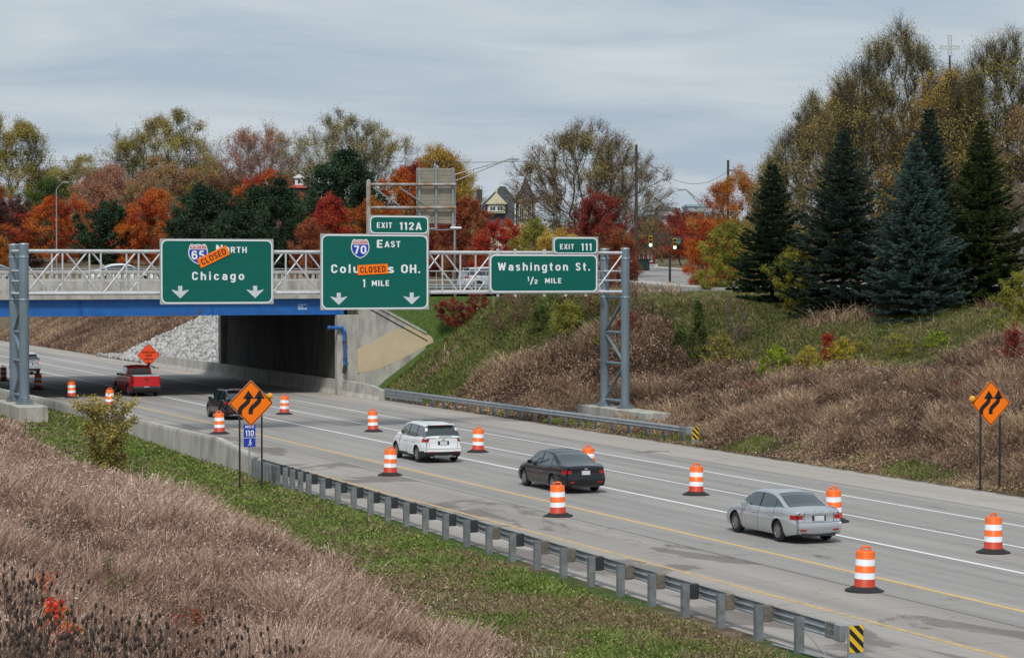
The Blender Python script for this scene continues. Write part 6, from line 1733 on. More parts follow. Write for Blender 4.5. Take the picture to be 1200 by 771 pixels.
P_silver = paint('silver car paint', (0.50, 0.52, 0.54), .5, .3)
P_black = paint('black car paint', (0.008, 0.009, 0.011), .0, .18)
P_white = paint('white car paint', (0.74, 0.76, 0.77), 0, .3)
P_dark = paint('dark charcoal car paint', (0.008, 0.008, 0.010), .0, .2)
P_red = paint('red truck paint', (0.60, 0.014, 0.018), .1, .25)
P_cloud = paint('pale silver car paint', (0.55, 0.57, 0.60), .3, .3)
def sedan(pm, L_=4.7, W_=1.82, Hh=1.45):
    Lh = L_ / 2
    return dict(L=L_, W=W_, wr=.325, axles=(-1.33, 1.42), paint=pm, belt=.93, taper=.17,
        deck=[(-Lh, .93), (-Lh + .08, .98), (-1.7, 1.03), (-1.2, 1.02), (-.5, .95), (.9, .93), (1.25, .93), (1.9, .80), (Lh - .1, .68), (Lh, .60)],
        roof=[(-1.78, 1.0), (-1.45, 1.12), (-1.0, 1.32), (-.72, 1.405), (-.35, 1.445), (.05, Hh), (.42, 1.42), (.62, 1.365), (1.05, 1.10), (1.38, .90)],
        rearp=[(.2, .16), (.32, .03), (.5, -.02), (.62, .0), (.66, .05), (.8, .07), (.95, .03), (1.0, .06)],
        cab=(-1.78, 1.38), pillars=[(-.12, -.03), (-1.02, -.97)], rearglass=(-1.72, -.76), windshield=(.5, 1.34), seams=[-1.05, -.08, .98],
        mirror=(.72, .98), handles=[-.85, .15], tailseams=[.645], tailcuts=[(.66, .66, .93)], recess=(.76, .19, .46), fittings=[(.42, .72, .20, .05, M_tail, 'reflector'), (.90, 0, .12, .05, M_chrome, 'badge'), (.28, 0, 1.1, .10, M_trim, 'bumper_vent')], wb=.885, wroof=.66,
        zones=[('tail_light#', M_tail, W_ / 2 * .60, 2, -9, -Lh + .30, .72, .86), ('bumper_trim', M_trim, 0, W_ / 2 * .8, -9, -Lh + .3, 0, .30)])
def suv(pm, L_=4.42, W_=1.84, Hh=1.66):
    Lh = L_ / 2
    return dict(L=L_, W=W_, wr=.35, axles=(-1.32, 1.34), paint=pm, belt=1.04, taper=.15,
        deck=[(-Lh, 1.03), (-Lh + .05, 1.08), (-1.6, 1.10), (-.6, 1.05), (1.0, 1.02), (1.15, 1.03), (1.8, .92), (Lh - .1, .80), (Lh, .66)],
        roof=[(-Lh + .06, 1.06), (-Lh + .12, 1.16), (-Lh + .30, 1.42), (-Lh + .42, 1.56), (-Lh + .46, 1.60), (-1.3, 1.63), (-.6, Hh), (.1, Hh), (.45, 1.60), (.65, 1.50), (1.25, 1.04)],
        rearp=[(.2, .18), (.34, .04), (.5, -.02), (.68, .02), (.8, .05), (1.1, .06)],
        cab=(-Lh + .06, 1.25), pillars=[(-.16, -.06), (-1.12, -1.02)], rearglass=(-Lh + .09, -Lh + .42), windshield=(.5, 1.2), seams=[-1.05, -.11, .88],
        mirror=(.70, 1.09), handles=[-.85, .12], tailseams=[.60, 1.045], tailcuts=[(.80, .62, .88)], recess=(.84, .18, .50), fittings=[(.47, .70, .22, .05, M_tail, 'reflector'), (.99, 0, .13, .05, M_chrome, 'badge'), (.30, 0, .8, .12, M_galvd, 'skid_plate')], wb=.90, wroof=.70, sunroof=(-.75, .25),
        boxes=[('spoiler', (0, -Lh + .36, 1.60), (1.15, .22, .045), pm), ('brake_lamp', (0, -Lh + .245, 1.575), (.30, .02, .025), M_tail), ('wiper', (.1, -Lh + .055, 1.12), (.55, .02, .02), M_trim), ('exhaust', (-.5, -Lh + .10, .27), (.12, .14, .06), M_chrome), ('exhaust', (.5, -Lh + .10, .27), (.12, .14, .06), M_chrome)],
        zones=[('tail_light#', M_tail, W_ / 2 * .66, 2, -9, -Lh + .36, .88, 1.02), ('bumper_trim', M_trim, 0, 2, -9, -Lh + .55, 0, .50), ('sill_trim#', M_trim, W_ / 2 * .7, 2, -9, 9, 0, .34)])
def lane_pos(u, X): p = onX(u, 440, X); return (X, p.y, 0.004)
sp = sedan(P_silver, 4.62, 1.80, 1.44); vehicle('car', 'silver sedan driving away, nearest moving car', 'car', sp, lane_pos(917, 34.5))
sp = sedan(P_black, 4.72, 1.84, 1.45); sp['handmat'] = M_trim; vehicle('car', 'black sedan driving away between the white crossover and the silver sedan', 'car', sp, lane_pos(657, 34.5))
sp = suv(P_white); vehicle('car', 'white crossover with dark rear window driving away in the left lane', 'car', sp, lane_pos(499, 34.5))
sp = suv(P_dark, 4.2, 1.80, 1.62); sp['zones'][0] = ('tail_light#', M_tail, .66, 2, -9, -2.1 + .30, .86, 1.10); sp['handmat'] = M_trim
vehicle('car', 'dark compact crossover partly hidden behind the near orange diamond sign', 'car', sp, lane_pos(269, 34.3))
sp = suv(P_cloud, 4.6, 1.88, 1.74); sp['zones'][0] = ('tail_light#', M_tailon, .74, 2, -9, -2.3 + .30, .86, 1.06)
vehicle('car', 'pale silver crossover with lit tail lamp, farthest away beside the left gantry post', 'car', sp, lane_pos(29, 34.3))
# red pickup
Lh = 2.85
sp = dict(L=5.7, W=1.98, wr=.40, axles=(-1.75, 1.85), paint=P_red, belt=1.27, taper=.07,
    deck=[(-Lh, 1.30), (-.80, 1.32), (-.7, 1.28), (1.1, 1.24), (1.25, 1.22), (2.3, 1.14), (Lh - .1, 1.06), (Lh, .95)],
    roof=[(-.80, 1.76), (-.70, 1.86), (-.3, 1.92), (.3, 1.93), (.62, 1.88), (.78, 1.80), (1.38, 1.24)],
    rearp=[(.3, .06), (.55, -.06), (.66, .02), (1.3, .02)], cab=(-.80, 1.38), pillars=[(.12, .22), (-.80, -.70)], rearglass=(9, 10), cabrearglass=True, windshield=(.66, 1.34), seams=[-.75, .17, 1.08],
    mirror=(.95, 1.33), mirmat=M_trim, handles=[-.5, .38], plate=(.58, -.05), wb=.90, wroof=.76, spokes=6, fprof=[(0, .93), (.1, .97), (.4, 1.0), (.7, 1.0), (.9, .985), (1, .96)],
    zones=[('bumper', M_trim, 0, 2, -9, -Lh + .18, 0, .68), ('tail_light#', M_tail, .80, 2, -9, -Lh + .16, .82, 1.20), ('tailgate_gap', M_gap, .76, .80, -9, -Lh + .1, .68, 1.3), ('sill_trim#', M_trim, .7, 2, -9, 9, 0, .36)],
    boxes=[('bed_cover', (0, -1.82, 1.365), (1.72, 1.95, .05), M_plate), ('tailgate_handle', (0, -Lh - .045, 1.12), (.26, .03, .07), M_trim), ('spoiler_strip', (0, -Lh + .03, 1.345), (1.7, .10, .05), M_plate)])
vehicle('pickup_truck', 'red pickup truck driving away near the left drums', 'pickup truck', sp, lane_pos(160, 35.2))
# vehicles on the crossing street, seen above the parapet
def on_street(u, Y, head): p = onY(u, 320, Y); return (p.x, Y, street_z(p.x) + .004)
G_ST = 'cars on the crossing street'
sp = sedan(P_white, 4.8, 1.85, 1.46); sp['rz'] = R(-90); vehicle('car', 'white sedan crossing the overpass left of the Chicago sign', 'car', sp, on_street(141, 156.5, 0), G_ST)
sp = suv(P_cloud, 4.5, 1.85, 1.66); sp['rz'] = R(-90); vehicle('car', 'pale car on the street just left of the Washington sign', 'car', sp, on_street(575, 158, 0), G_ST)
sp = sedan(P_silver, 4.6, 1.8, 1.45); sp['rz'] = R(90); vehicle('car', 'silver sedan on the overpass cut by the left picture edge', 'car', sp, on_street(-14, 160, 0), G_ST)
# ================================================================== STREET SIDE: rails, poles, lamps, signals
mb = MB(); pts = [(52.2 + i * 1.9, 150.9) for i in range(8)]
grs = empty('guardrail', (64, 150.9, T(64, 150.9)), label='low guardrail along the street at the top of the bank, right of the overpass', cat='guardrail'); GO3 = tuple(grs.location)
vs = []; prof = [(.0, 0), (-.06, .06), (.0, .12), (0, .18), (-.06, .24), (0, .30)]
for (x, y) in pts:
    for o_, z in prof: vs.append((x, y + o_, 6.95 + z))
n = len(prof); mb.add(vs, [(k * n + i, k * n + i + 1, (k + 1) * n + i + 1, (k + 1) * n + i) for k in range(len(pts) - 1) for i in range(n - 1)], M_galv, True); mb.build('rail', grs, GO3)
for (x, y) in pts:
    mb = MB(); mb.box((x, y + .12, 6.85), (.12, .14, .8), M_galvd); mb.build('post', grs, GO3)

# cantilever sign structure seen from behind
M_rusty = mat('rusting galvanised pipe', (0.40, 0.41, 0.41), 0.6, 0.3, col2=(0.30, 0.17, 0.10), scale=.9, lo=.38, hi=.6)
M_louv = mat('beige sign back', (0.44, 0.41, 0.32), 0.6, 0.15, col2=(0.34, 0.32, 0.25), scale=1.5)
cy = 187.0
def cp(u, v): return onY(u, v, cy)
b = cp(432, 212); zg = T(b.x, cy)
cs_ = empty('cantilever_sign_frame', (b.x, cy, zg), label='rusty cantilever pipe frame on one post behind the Columbus sign', cat='sign frame'); CO = tuple(cs_.location)
mb = MB(); mb.tube((b.x, cy, zg - .2), (b.x, cy, b.z), .20, M_rusty, n=14); mb.lathe([(.22, 0), (.0, .12)], M_rusty, n=14, c=(b.x, cy, b.z)); mb.build('post', cs_, CO)
mb = MB()
for v in (216.5, 243.5):
    e = cp(534, v); a = cp(434, v); mb.tube((a.x, cy, a.z), (e.x, cy, e.z), .13, M_rusty, n=12)
mb.build('arm', cs_, CO)
mb = MB()
for (u0, v0, u1, v1) in ((437, 220, 468, 241), (468, 220, 500, 241)):
    a, e = cp(u0, v0), cp(u1, v1); mb.tube((a.x, cy, a.z), (e.x, cy, e.z), .06, M_galv, n=8)
mb.build('brace', cs_, CO)
a, e = cp(490, 262), cp(535, 197.5)
sb = empty('guide_sign', ((a.x + e.x) / 2, cy + .5, a.z), label='beige louvred back of a guide sign hanging on the cantilever frame', cat='road sign'); SO = tuple(sb.location)
mb = MB(); nl_ = 15; hh = (e.z - a.z) / nl_
for k in range(nl_):
    z0_ = a.z + k * hh; mb.prism([(cy + .40, z0_ + .03), (cy + .46, z0_ + .01), (cy + .46, z0_ + hh - .01), (cy + .34, z0_ + hh - .03), (cy + .34, z0_ + hh - .06)][::-1], 'x', a.x, e.x, M_louv)
mb.build('panel', sb, SO)
for u in (492.5, 512, 531.5):
    q = cp(u, 200); w0 = cp(u, 270); mb = MB(); mb.box((q.x, cy + .24, (q.z + .25 + (w0.z if u < 530 or True else a.z)) / 2), (.16, .16, q.z + .25 - w0.z), M_galv); mb.build('hanger', sb, SO)
q0, q1 = cp(500, 270), cp(537, 269); mb = MB(); mb.tube((q0.x, cy + .1, q0.z), (q1.x, cy + .1, q1.z), .05, M_galv, n=6); mb.box((q1.x - .3, cy - .2, q1.z + .12), (.9, .5, .18), M_sw, bev=.05); mb.box((q0.x + .4, cy - .2, q0.z + .12), (.8, .4, .16), M_galv, bev=.04); mb.build('sign_light', sb, SO)

M_conco = mat('street lamp aluminium', (0.36, 0.37, 0.37), 0.5, 0.4)
def lamp(u_base, v_top, u_arm, v_arm, z, label, double=False, Yd=None):
    X, Y = ground_at(u_base, z); zg = T(X, Y); t = empty('street_lamp', (X, Y, zg), label=label, cat='street lamp', group='street lamps beyond the overpass')
    top = atD(u_base, v_top, z); tip = atD(u_arm, v_arm, z); O_ = tuple(t.location)
    mb = MB(); mb.tube((X, Y, zg - .2), (X, Y, top.z), .12, M_conco, .07, n=10); mb.build('pole', t, O_)
    mb = MB(); d = tip - top; d2 = Vector((d.x, d.y, 0))
    s_ = Vector((X, Y, top.z)); e_ = s_ + d
    mb.tube(s_, e_, .05, M_conco, n=7)
    if double:
        mb.tube(s_ + Vector((0, 0, -.55)), e_ + Vector((0, 0, -.02)), .05, M_conco, n=7)
        for f in (.35, .6): mb.tube(s_.lerp(e_, f) + Vector((0, 0, -.55 * (1 - f))), s_.lerp(e_, f), .03, M_conco, n=6)
    mb.build('arm', t, O_)
    mb = MB(); hd = d2.normalized() if d2.length > .01 else Vector((1, 0, 0)); c_ = e_ + hd * .45
    M = Matrix.Translation(c_) @ Matrix.Rotation(math.atan2(hd.y, hd.x), 4, 'Z'); mb.box((0, 0, 0), (.95, .30, .14), M_conco, bev=.04, M=None) if False else mb.box((0, 0, 0), (.95, .30, .14), M_conco, M=M)
    mb.box((0, 0, 0), (.5, .22, .06), M_sw, M=M @ Matrix.Translation((.1, 0, -.1))); mb.build('lamp_head', t, O_)
lamp(66.5, 222, 74, 213.5, 330, 'thin street lamp rising above the treeline at the left')
lamp(533, 205, 596, 187, 205, 'street lamp with long double arm reaching over the slate roofed house', True)
lamp(826, 240, 804, 222.5, 250, 'street lamp with short double arm left of the big orange maple', True)

# utility poles and wires
M_pole = mat('creosoted timber pole', (0.075, 0.058, 0.048), 0.95, col2=(0.04, 0.032, 0.028), scale=2, stretch=(1, 1, .2))
def pole(u, v, z, label, arms):
    X, Y = ground_at(u, z); zg = T(X, Y); top = atD(u, v, z).z; t = empty('utility_pole', (X, Y, zg), label=label, cat='utility pole', group='utility poles beyond the bank'); O_ = tuple(t.location)
    mb = MB(); mb.tube((X, Y, zg - .3), (X, Y, top), .19, M_pole, .13, n=12); mb.build('pole', t, O_)
    for (dz, ln) in arms:
        mb = MB(); mb.box((X + ln / 2, Y, top - dz), (abs(ln), .12, .12), M_pole)
        mb.lathe([(.05, 0), (.06, .1), (.03, .2)], M_galv, n=8, c=(X + ln, Y, top - dz + .06)); mb.build('cross_arm', t, O_)
    return Vector((X, Y, top))
pa = pole(745.5, 170, 232, 'tall dark utility pole right of the spreading tree', [(1.2, .3), (2.3, .3)])
pb = pole(853, 188, 262, 'utility pole with two short arms behind the orange maple', [(1.1, .9), (2.2, .9), (3.4, -.8)])
M_wire = mat('black wire', (0.03, 0.03, 0.035), 0.7)
def wire(a, b_, sag, label, r=.022):
    mid = (a + b_) / 2; mb = MB(); pts_ = []
    for i in range(17):
        t_ = i / 16; p_ = a.lerp(b_, t_); p_.z -= sag * 4 * t_ * (1 - t_); pts_.append(tuple(p_))
    mb.path(pts_, r, M_wire, 4); o = mb.build('power_line', None, tuple(a)); tag(o, label, 'wire', 'overhead wires'); return o
wire(pa + Vector((0, 0, -.6)), pb + Vector((0, 0, -1.2)), 2.2, 'upper wire between the two utility poles')
wire(pa + Vector((0, 0, -3.4)), pb + Vector((0, 0, -5.4)), 2.0, 'middle wire between the two utility poles', .04)
wire(pa + Vector((0, 0, -5.6)), pb + Vector((-6, 0, -9.0)), 1.6, 'lower wire running from the tall pole towards the orange maple', .03)
far = atD(-60, 187, 520); wire(pa + Vector((0, 0, -1.2)), atD(380, 186, 420), .6, 'faint wire running left from the tall utility pole over the trees', .03)
wire(atD(-40, 186, 520), atD(380, 186, 420), .5, 'faint wire above the left treetops', .03)
wire(pb + Vector((0, 0, -1.1)), atD(990, 172, 235), 1.5, 'wire from the second pole into the tall trees at right', .025)

# traffic signals on a span wire over the side street
M_sigy = mat('yellow signal housing', (0.62, 0.36, 0.03), 0.5); M_siggr = emat('lit green lens', (0.30, 0.95, 0.70), 2.2); M_off = mat('dark lens', (0.03, 0.02, 0.02), .3)
zs_ = 236
pl = Vector((*ground_at(785, zs_), 0)); pl.z = T(pl.x, pl.y)
t = empty('signal_pole', tuple(pl), label='black post standing between the traffic signals and the bank', cat='signal pole'); mb = MB(); topz = atD(785, 300, zs_).z
mb.tube((0, 0, -.2), (0, 0, topz - pl.z), .13, M_postb, .10, n=10); mb.lathe([(.14, 0), (.0, .14)], M_postb, n=10, c=(0, 0, topz - pl.z)); mb.build('post', t)
wa, wb_ = atD(746, 273, 232), atD(850, 276, 240); wire(wa, wb_, .25, 'span wire carrying the traffic signals', .035)
for (u, v, lab) in ((762, 283.5, 'left traffic signal showing green'), (790, 286, 'right traffic signal showing green')):
    f = (u - 746) / 104; c_ = wa.lerp(wb_, f); tz = c_.z; cz = atD(u, v, zs_).z
    t = empty('traffic_signal', (c_.x, c_.y, cz), label=lab + ', hanging over the side street', cat='traffic signal', group='hanging traffic signals')
    dcam = Vector((-c_.x, -c_.y, 0)).normalized(); rz_ = math.atan2(dcam.y, dcam.x) + math.pi / 2
    t.rotation_euler = (0, 0, rz_)
    mb = MB(); mb.box((0, 0, 0), (.36, .28, 1.1), M_sigy, bev=.04); mb.tube((0, 0, .5), (0, 0, tz - cz), .025, M_postb, n=6); mb.build('housing', t)
    for k, mt in ((1, M_off), (0, M_off), (-1, M_siggr)):
        mb = MB(); n = 14; zc0 = k * .35
        vs = [(.145 * math.cos(2 * math.pi * i / n), -.15, zc0 + .145 * math.sin(2 * math.pi * i / n)) for i in range(n)]; mb.add(vs, [tuple(range(n))], mt)
        ln = mb.build('lens', t)
        mb = MB(); vs = []
        for yy in (-.145, -.36):
            for i in range(9): a_ = R(-10 + 200 * i / 8); vs.append((.165 * math.cos(a_), yy, zc0 + .165 * math.sin(a_)))
        mb.add(vs, [(i, i + 1, 10 + i, 9 + i) for i in range(8)], M_sigy, True); mb.build('visor', ln)
q = atD(795.5, 282.5, zs_); t = empty('street_sign', tuple(q), label='small blue green sign on the span wire right of the right signal', cat='street sign'); mb = MB(); mb.box((0, 0, 0), (.35, .03, .55), mat('teal sign', (0.02, 0.28, 0.30), .5), bev=.01); mb.build('plate', t)
mb = MB(); mb.tube((0, 0, .27), (0, 0, .62), .015, M_postb, n=5); mb.build('bracket', t)

# ================================================================== BUILDINGS
M_slate = mat('slate roof', (0.075, 0.095, 0.115), 0.8, col2=(0.05, 0.065, 0.08), scale=3, stretch=(1, 1, 4)); M_cream = mat('cream siding', (0.66, 0.60, 0.42), 0.8, col2=(0.58, 0.52, 0.36), scale=2, stretch=(1, 1, 5))
M_win = mat('window glass', (0.03, 0.045, 0.06), 0.08, spec=.8); M_trimw = mat('white trim', (0.74, 0.74, 0.72), 0.7); M_shing = mat('dark brown shingles', (0.085, 0.068, 0.06), 0.9, col2=(0.05, 0.04, 0.036), scale=3)
M_brick = mat('red brick', (0.30, 0.055, 0.04), 0.9, col2=(0.22, 0.04, 0.03), scale=6)
class Site:
    """a building frame facing the camera's side: local x right, y away, z up, in metres"""
    def __init__(s, name, label, cat, u, z, turn=0.0, zg=None, group=None):
        s.X, s.Y = ground_at(u, z); s.z = z; s.zg = T(s.X, s.Y) if zg is None else zg
        s.root = empty(name, (s.X, s.Y, s.zg), -YAW + turn, label=label, cat=cat, group=group); s.u = u; s.k = z / FPX
    def x(s, u): return (u - s.u) * s.k
    def h(s, v): return CAMH - (v - 320) * s.k - s.zg
def gable(mb, x0, x1, y0, y1, z0, z1, m, ax='y', over=.0):
    if ax == 'y':
        c = (x0 + x1) / 2; mb.prism([(x0 - over, z0), (x1 + over, z0), (c, z1)], 'y', y0, y1, m)
    else:
        c = (y0 + y1) / 2; mb.prism([(y0 - over, z0), (y1 + over, z0), (c, z1)], 'x', x0, x1, m)
def window(parent, x0, x1, y, z0, z1, name='window'):
    mb = MB(); f = .12
    for (a, b_, c, d) in ((x0 - f, x1 + f, z0 - f, z0), (x0 - f, x1 + f, z1, z1 + f), (x0 - f, x0, z0, z1), (x1, x1 + f, z0, z1), ((x0 + x1) / 2 - .03, (x0 + x1) / 2 + .03, z0, z1)):
        mb.box(((a + b_) / 2, y - .04, (c + d) / 2), (b_ - a, .1, d - c), M_trimw)
    w_ = mb.build(name, parent); mb = MB(); mb.box(((x0 + x1) / 2, y - .01, (z0 + z1) / 2), (x1 - x0, .03, z1 - z0), M_win); mb.build('pane', w_)
# slate roofed cream house with turret
S = Site('house', 'cream Victorian house with steep slate roof, dormer and round turret, rising above red trees', 'house', 596, 285)
x0, x1 = S.x(561), S.x(603); mb = MB(); ev = S.h(262)
mb.box(((x0 + x1) / 2, 6, ev / 2), (x1 - x0 - .8, 11, ev), M_cream); mb.build('wall', S.root)
mb = MB(); gx0 = S.x(557); pk = S.x(586); mb.prism([(gx0, ev - .3), (x1, ev - .3), (x1, S.h(233)), (pk + .6, S.h(218.5)), (pk, S.h(218.5)), (S.x(561.5), S.h(243))][::1], 'y', .4, 11.8, M_slate); rf = mb.build('roof', S.root)
mb = MB(); cxx = S.x(566.5); mb.box((S.x(561), 6, S.h(228)), (.7, .9, 1.6), M_shing); mb.build('chimney', rf)
mb = MB(); d0, d1 = S.x(571.5), S.x(592); mb.box(((d0 + d1) / 2, .9, (S.h(250) + S.h(239.5)) / 2), (d1 - d0, 2.2, S.h(239.5) - S.h(250)), M_cream); mb.build('dormer', S.root)
mb = MB(); gable(mb, d0, d1, -.5, 2.0, S.h(239.5), S.h(226), M_cream, over=.25); mb.lathe([(.1, 0), (.15, .3), (0, .9)], M_cream, n=8, c=((d0 + d1) / 2, -.4, S.h(226.5))); mb.build('dormer_gable', S.root)
for a, b_ in ((574.5, 580.5), (583, 589)): window(S.root, S.x(a), S.x(b_), -.21, S.h(247), S.h(242.5))
tc_ = S.x(616); tr_ = (S.x(627) - S.x(604)) / 2
mb = MB(); mb.lathe([(tr_, 0), (tr_, S.h(238)), (tr_ + .25, S.h(238) + .05), (tr_ + .25, S.h(236.5))], M_cream, n=8, smooth=False, c=(tc_, 2.2, 0)); mb.build('turret', S.root)
mb = MB(); mb.lathe([(tr_ + .55, S.h(237)), (tr_ * .55, S.h(222)), (0.06, S.h(206))], M_shing, n=8, smooth=False, c=(tc_, 2.2, 0)); mb.build('turret_roof', S.root)
for a, b_ in ((609.5, 613.5), (618.5, 622)): window(S.root, S.x(a), S.x(b_), 2.2 - tr_ * .97, S.h(255), S.h(240.5))
# white cupola on a red roof among the trees
w_b = 2.6
S = Site('house', 'red roofed house whose white cupola peeps out of the autumn trees', 'house', 345, 345)
mb = MB(); mb.box((0, 8, S.h(218.6) / 2), (w_b, w_b, S.h(218.6)), M_shing); mb.build('wall', S.root)
mb = MB(); zr0, zr1 = S.h(218.5), S.h(214.8); M_rr = mat('red metal roof', (0.40, 0.07, 0.05), 0.6)
w1, w0 = S.x(350), S.x(359); mb.add([(-w0, -w0 + 8, zr0), (w0, -w0 + 8, zr0), (w0, w0 + 8, zr0), (-w0, w0 + 8, zr0), (-w1, 8 - w1, zr1), (w1, 8 - w1, zr1), (w1, 8 + w1, zr1), (-w1, 8 + w1, zr1)], [(0, 1, 5, 4), (1, 2, 6, 5), (2, 3, 7, 6), (3, 0, 4, 7), (4, 5, 6, 7)], M_rr); mb.build('roof', S.root)
mb = MB(); cw = S.x(349.5) * 2; mb.box((0, 8, (S.h(215) + S.h(206)) / 2), (cw, cw, S.h(206) - S.h(215)), M_trimw); mb.box((0, 8, S.h(206)), (cw + .5, cw + .5, .15), M_trimw)
gable(mb, -cw / 2 - .2, cw / 2 + .2, 8 - cw / 2 - .2, 8 + cw / 2 + .2, S.h(206), S.h(201.5), M_trimw); mb.build('cupola', S.root)
mb = MB(); mb.box((0, 8 - cw / 2 - .02, (S.h(213) + S.h(208)) / 2), (cw * .3, .04, S.h(208) - S.h(213)), M_win); mb.build('louvre', S.root)
# brick house at the street corner
S = Site('house', 'red brick house behind the street trees right of the gantry post', 'house', 750, 330)
mb = MB(); a, b_ = S.x(728), S.x(768); mb.box(((a + b_) / 2, 5, S.h(292) / 2 + 0), (b_ - a, 10, S.h(292)), M_brick); mb.build('wall', S.root)
mb = MB(); gable(mb, a, b_, -.4, 10.4, S.h(292), S.h(278), M_shing, over=.4); mb.build('roof', S.root)
for q0_, q1_ in ((749.5, 753.5), (760, 763.5), (735, 739)): window(S.root, S.x(q0_), S.x(q1_), -.02, S.h(306), S.h(296))
mb = MB(); mb.box(((a + b_) / 2 + 1.2, -1.0, S.h(311)), (b_ - a - 2, 2.0, .35), M_trimw); mb.build('porch', S.root)
qx, qy = ground_at(754, 305); t = empty('waste_bin', (qx, qy, T(qx, qy)), label='dark green bin in front of the brick house', cat='bin'); mb = MB(); mb.box((0, 0, .75), (1.3, 1.1, 1.4), mat('dark green bin plastic', (0.02, 0.05, 0.04), .6), bev=.08); mb.build('body', t); mb = MB(); mb.box((0, -.03, 1.5), (1.4, 1.2, .12), M_trim, bev=.03); mb.build('lid', t)
# office blocks in the distance, haze painted into their pale colours
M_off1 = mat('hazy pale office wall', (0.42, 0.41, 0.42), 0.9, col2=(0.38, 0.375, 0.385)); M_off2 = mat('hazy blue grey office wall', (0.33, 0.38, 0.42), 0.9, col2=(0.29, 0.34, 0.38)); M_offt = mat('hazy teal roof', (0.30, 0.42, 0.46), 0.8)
def block(u0, u1, vt, z, m, label, nwin=8, cap=None):
    uc = (u0 + u1) / 2; S = Site('office_building', label, 'building', uc, z, 0, 5.0, 'distant office buildings'); h_ = S.h(vt); a, b_ = S.x(u0), S.x(u1)
    mb = MB(); mb.box((0, 15, h_ / 2), (b_ - a, 30, h_), m); mb.build('wall', S.root)
    mb = MB(); mb.box((0, 15, h_ + .3), (b_ - a + .8, 30.8, .9), cap or M_offt); mb.build('cornice', S.root)
    mb = MB()
    for r_ in range(int(h_ // 4)): 
        mb.box((0, -.03, h_ - 3 - r_ * 4), ((b_ - a) * .86, .08, 1.5), M_win)
    mb.build('window', S.root)
    return S
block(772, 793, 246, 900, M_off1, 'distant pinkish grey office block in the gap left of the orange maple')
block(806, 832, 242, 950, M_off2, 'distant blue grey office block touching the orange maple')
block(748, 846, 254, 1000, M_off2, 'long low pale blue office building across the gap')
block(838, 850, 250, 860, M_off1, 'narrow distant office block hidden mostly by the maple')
# water tower like cluster left of the slate roofed house
S0 = None #block(558, 566, 224, 1100, M_off2, 'tiny distant blue grey tower left of the slate roof', cap=M_off2)
# church with a lattice cross, rising behind the tall trees
S = Site('church', 'church tower with pale lattice cross above the tall trees at right', 'church', 1112, 420, 0)
mb = MB(); mb.box((0, 14, 6), (16, 26, 12), M_brick); mb.build('nave', S.root)
mb = MB(); gable(mb, -8, 8, 1, 27, 12, 20, M_slate, over=.5); mb.build('roof', S.root)
mb = MB(); mb.box((0, 0, S.h(150) / 2), (5, 5, S.h(150)), M_brick); mb.build('tower', S.root)
mb = MB(); mb.lathe([(3.0, S.h(150)), (.25, S.h(84)), (.15, S.h(66))], M_slate, n=8, smooth=False); mb.build('spire', S.root)
mb = MB(); M_cross = mat('pale lattice cross', (0.55, 0.57, 0.56), 0.6); vt, vb, vh = S.h(42.5), S.h(68), S.h(56.5); hw_ = (S.x(1122.5) - S.x(1101.5)) / 2; g = .26
for sx in (-g, g): mb.tube((sx, 0, vb), (sx, 0, vt), .10, M_cross, n=6)
for sz in (-g, g): mb.tube((-hw_, 0, vh + sz), (hw_, 0, vh + sz), .10, M_cross, n=6)
for (a, b_) in (((-hw_, vh - g), (-hw_, vh + g)), ((hw_, vh - g), (hw_, vh + g)), ((-g, vt), (g, vt))): mb.tube((a[0], 0, a[1]), (b_[0], 0, b_[1]), .10, M_cross, n=6)
zz = vb
while zz < vt - .5: mb.tube((-g, 0, zz), (g, 0, zz + .5), .06, M_cross, n=5); zz += .5
xx = -hw_
while xx < hw_ - .4: mb.tube((xx, 0, vh - g), (xx + .5, 0, vh + g), .06, M_cross, n=5); xx += .5
mb.build('cross', S.root)
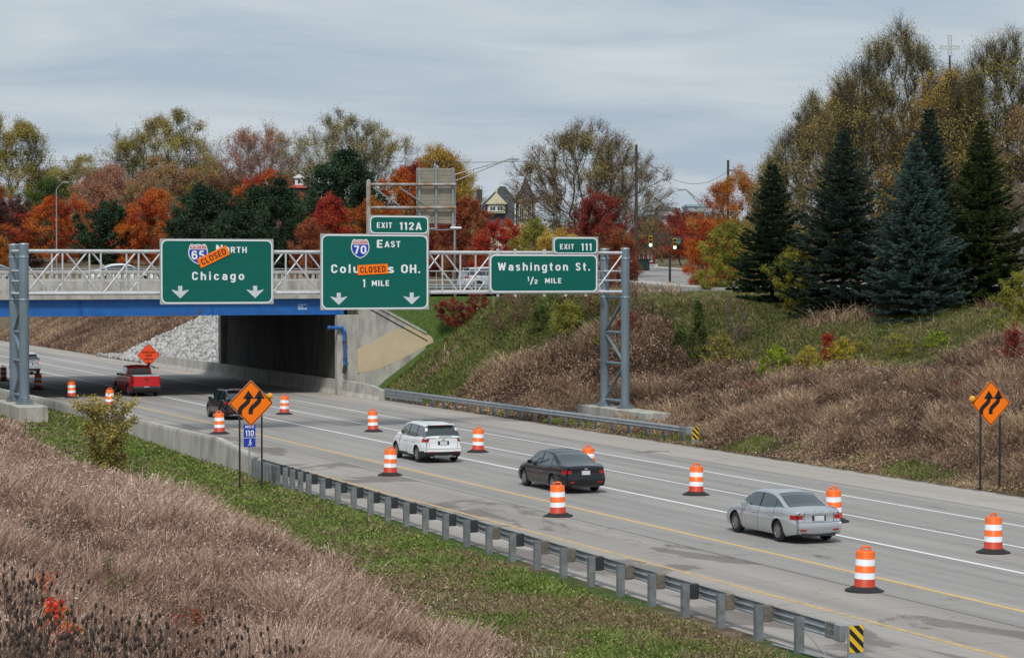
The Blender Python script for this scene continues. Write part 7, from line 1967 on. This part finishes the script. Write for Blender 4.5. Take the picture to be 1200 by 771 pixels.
# house roof glimpsed at the right edge
S = Site('house', 'grey house with pale gutter glimpsed through branches at the right edge', 'house', 1205, 210)
mb = MB(); mb.box((0, 6, S.h(214) / 2), (9, 10, S.h(214)), M_off2); mb.build('wall', S.root)
mb = MB(); a, b_ = S.x(1163), S.x(1240); mb.prism([(a, S.h(160)), (b_, S.h(215)), (b_, S.h(218)), (a, S.h(163))], 'y', .5, 11, M_slate); mb.prism([(a, S.h(158.5)), (b_, S.h(213.5)), (b_, S.h(216)), (a, S.h(161))], 'y', .2, .5, M_trimw); mb.build('roof', S.root)
for q0_, q1_ in ((1192, 1197), (1202, 1207)): window(S.root, S.x(q0_), S.x(q1_), 1.0 - .02, S.h(240), S.h(226))

# litter on the right edge of the pavement, small debris
M_lit = mat('white litter', (0.75, 0.75, 0.74), 0.8)
rd = random.Random(8)
for (u, v, s_) in ((935, 541, .16), (927, 540, .10), (941, 542, .12)):
    p = onZ(u, v, .1); mb = MB(); mb.prism([(rd.uniform(.7, 1) * s_ * math.cos(R(a_)), rd.uniform(.7, 1) * s_ * math.sin(R(a_))) for a_ in range(0, 360, 60)], 'z', 0, .06, M_lit); o = mb.build('litter', None, (p.x, p.y, .05)); tag(o, 'scrap of white litter at the edge of the right bank', 'litter', 'white litter on the pavement edge')
M_deb = mat('dark rubber scrap', (0.03, 0.028, 0.026), 0.9)
for (u, v, s_, lab) in ((322, 518, .22, 'curled dark tyre scrap on the left shoulder beside the near diamond sign'), (546, 522, .18, 'dark tyre scrap left of the drum behind the white crossover'), (450, 567, .12, 'small dark scrap near the drum below the white crossover'), (1095, 633, .2, 'flat dark scrap in the right lane near the right edge')):
    p = onZ(u, v, 0); mb = MB(); pts_ = [(s_ * math.cos(a_ * .5) * (1 - .05 * a_), s_ * .7 * math.sin(a_ * .6), .03 + .03 * math.sin(a_ * 1.3)) for a_ in range(7)]; mb.path(pts_, .03, M_deb, 5); o = mb.build('rubber_scrap', None, (p.x, p.y, .005)); tag(o, lab, 'debris')
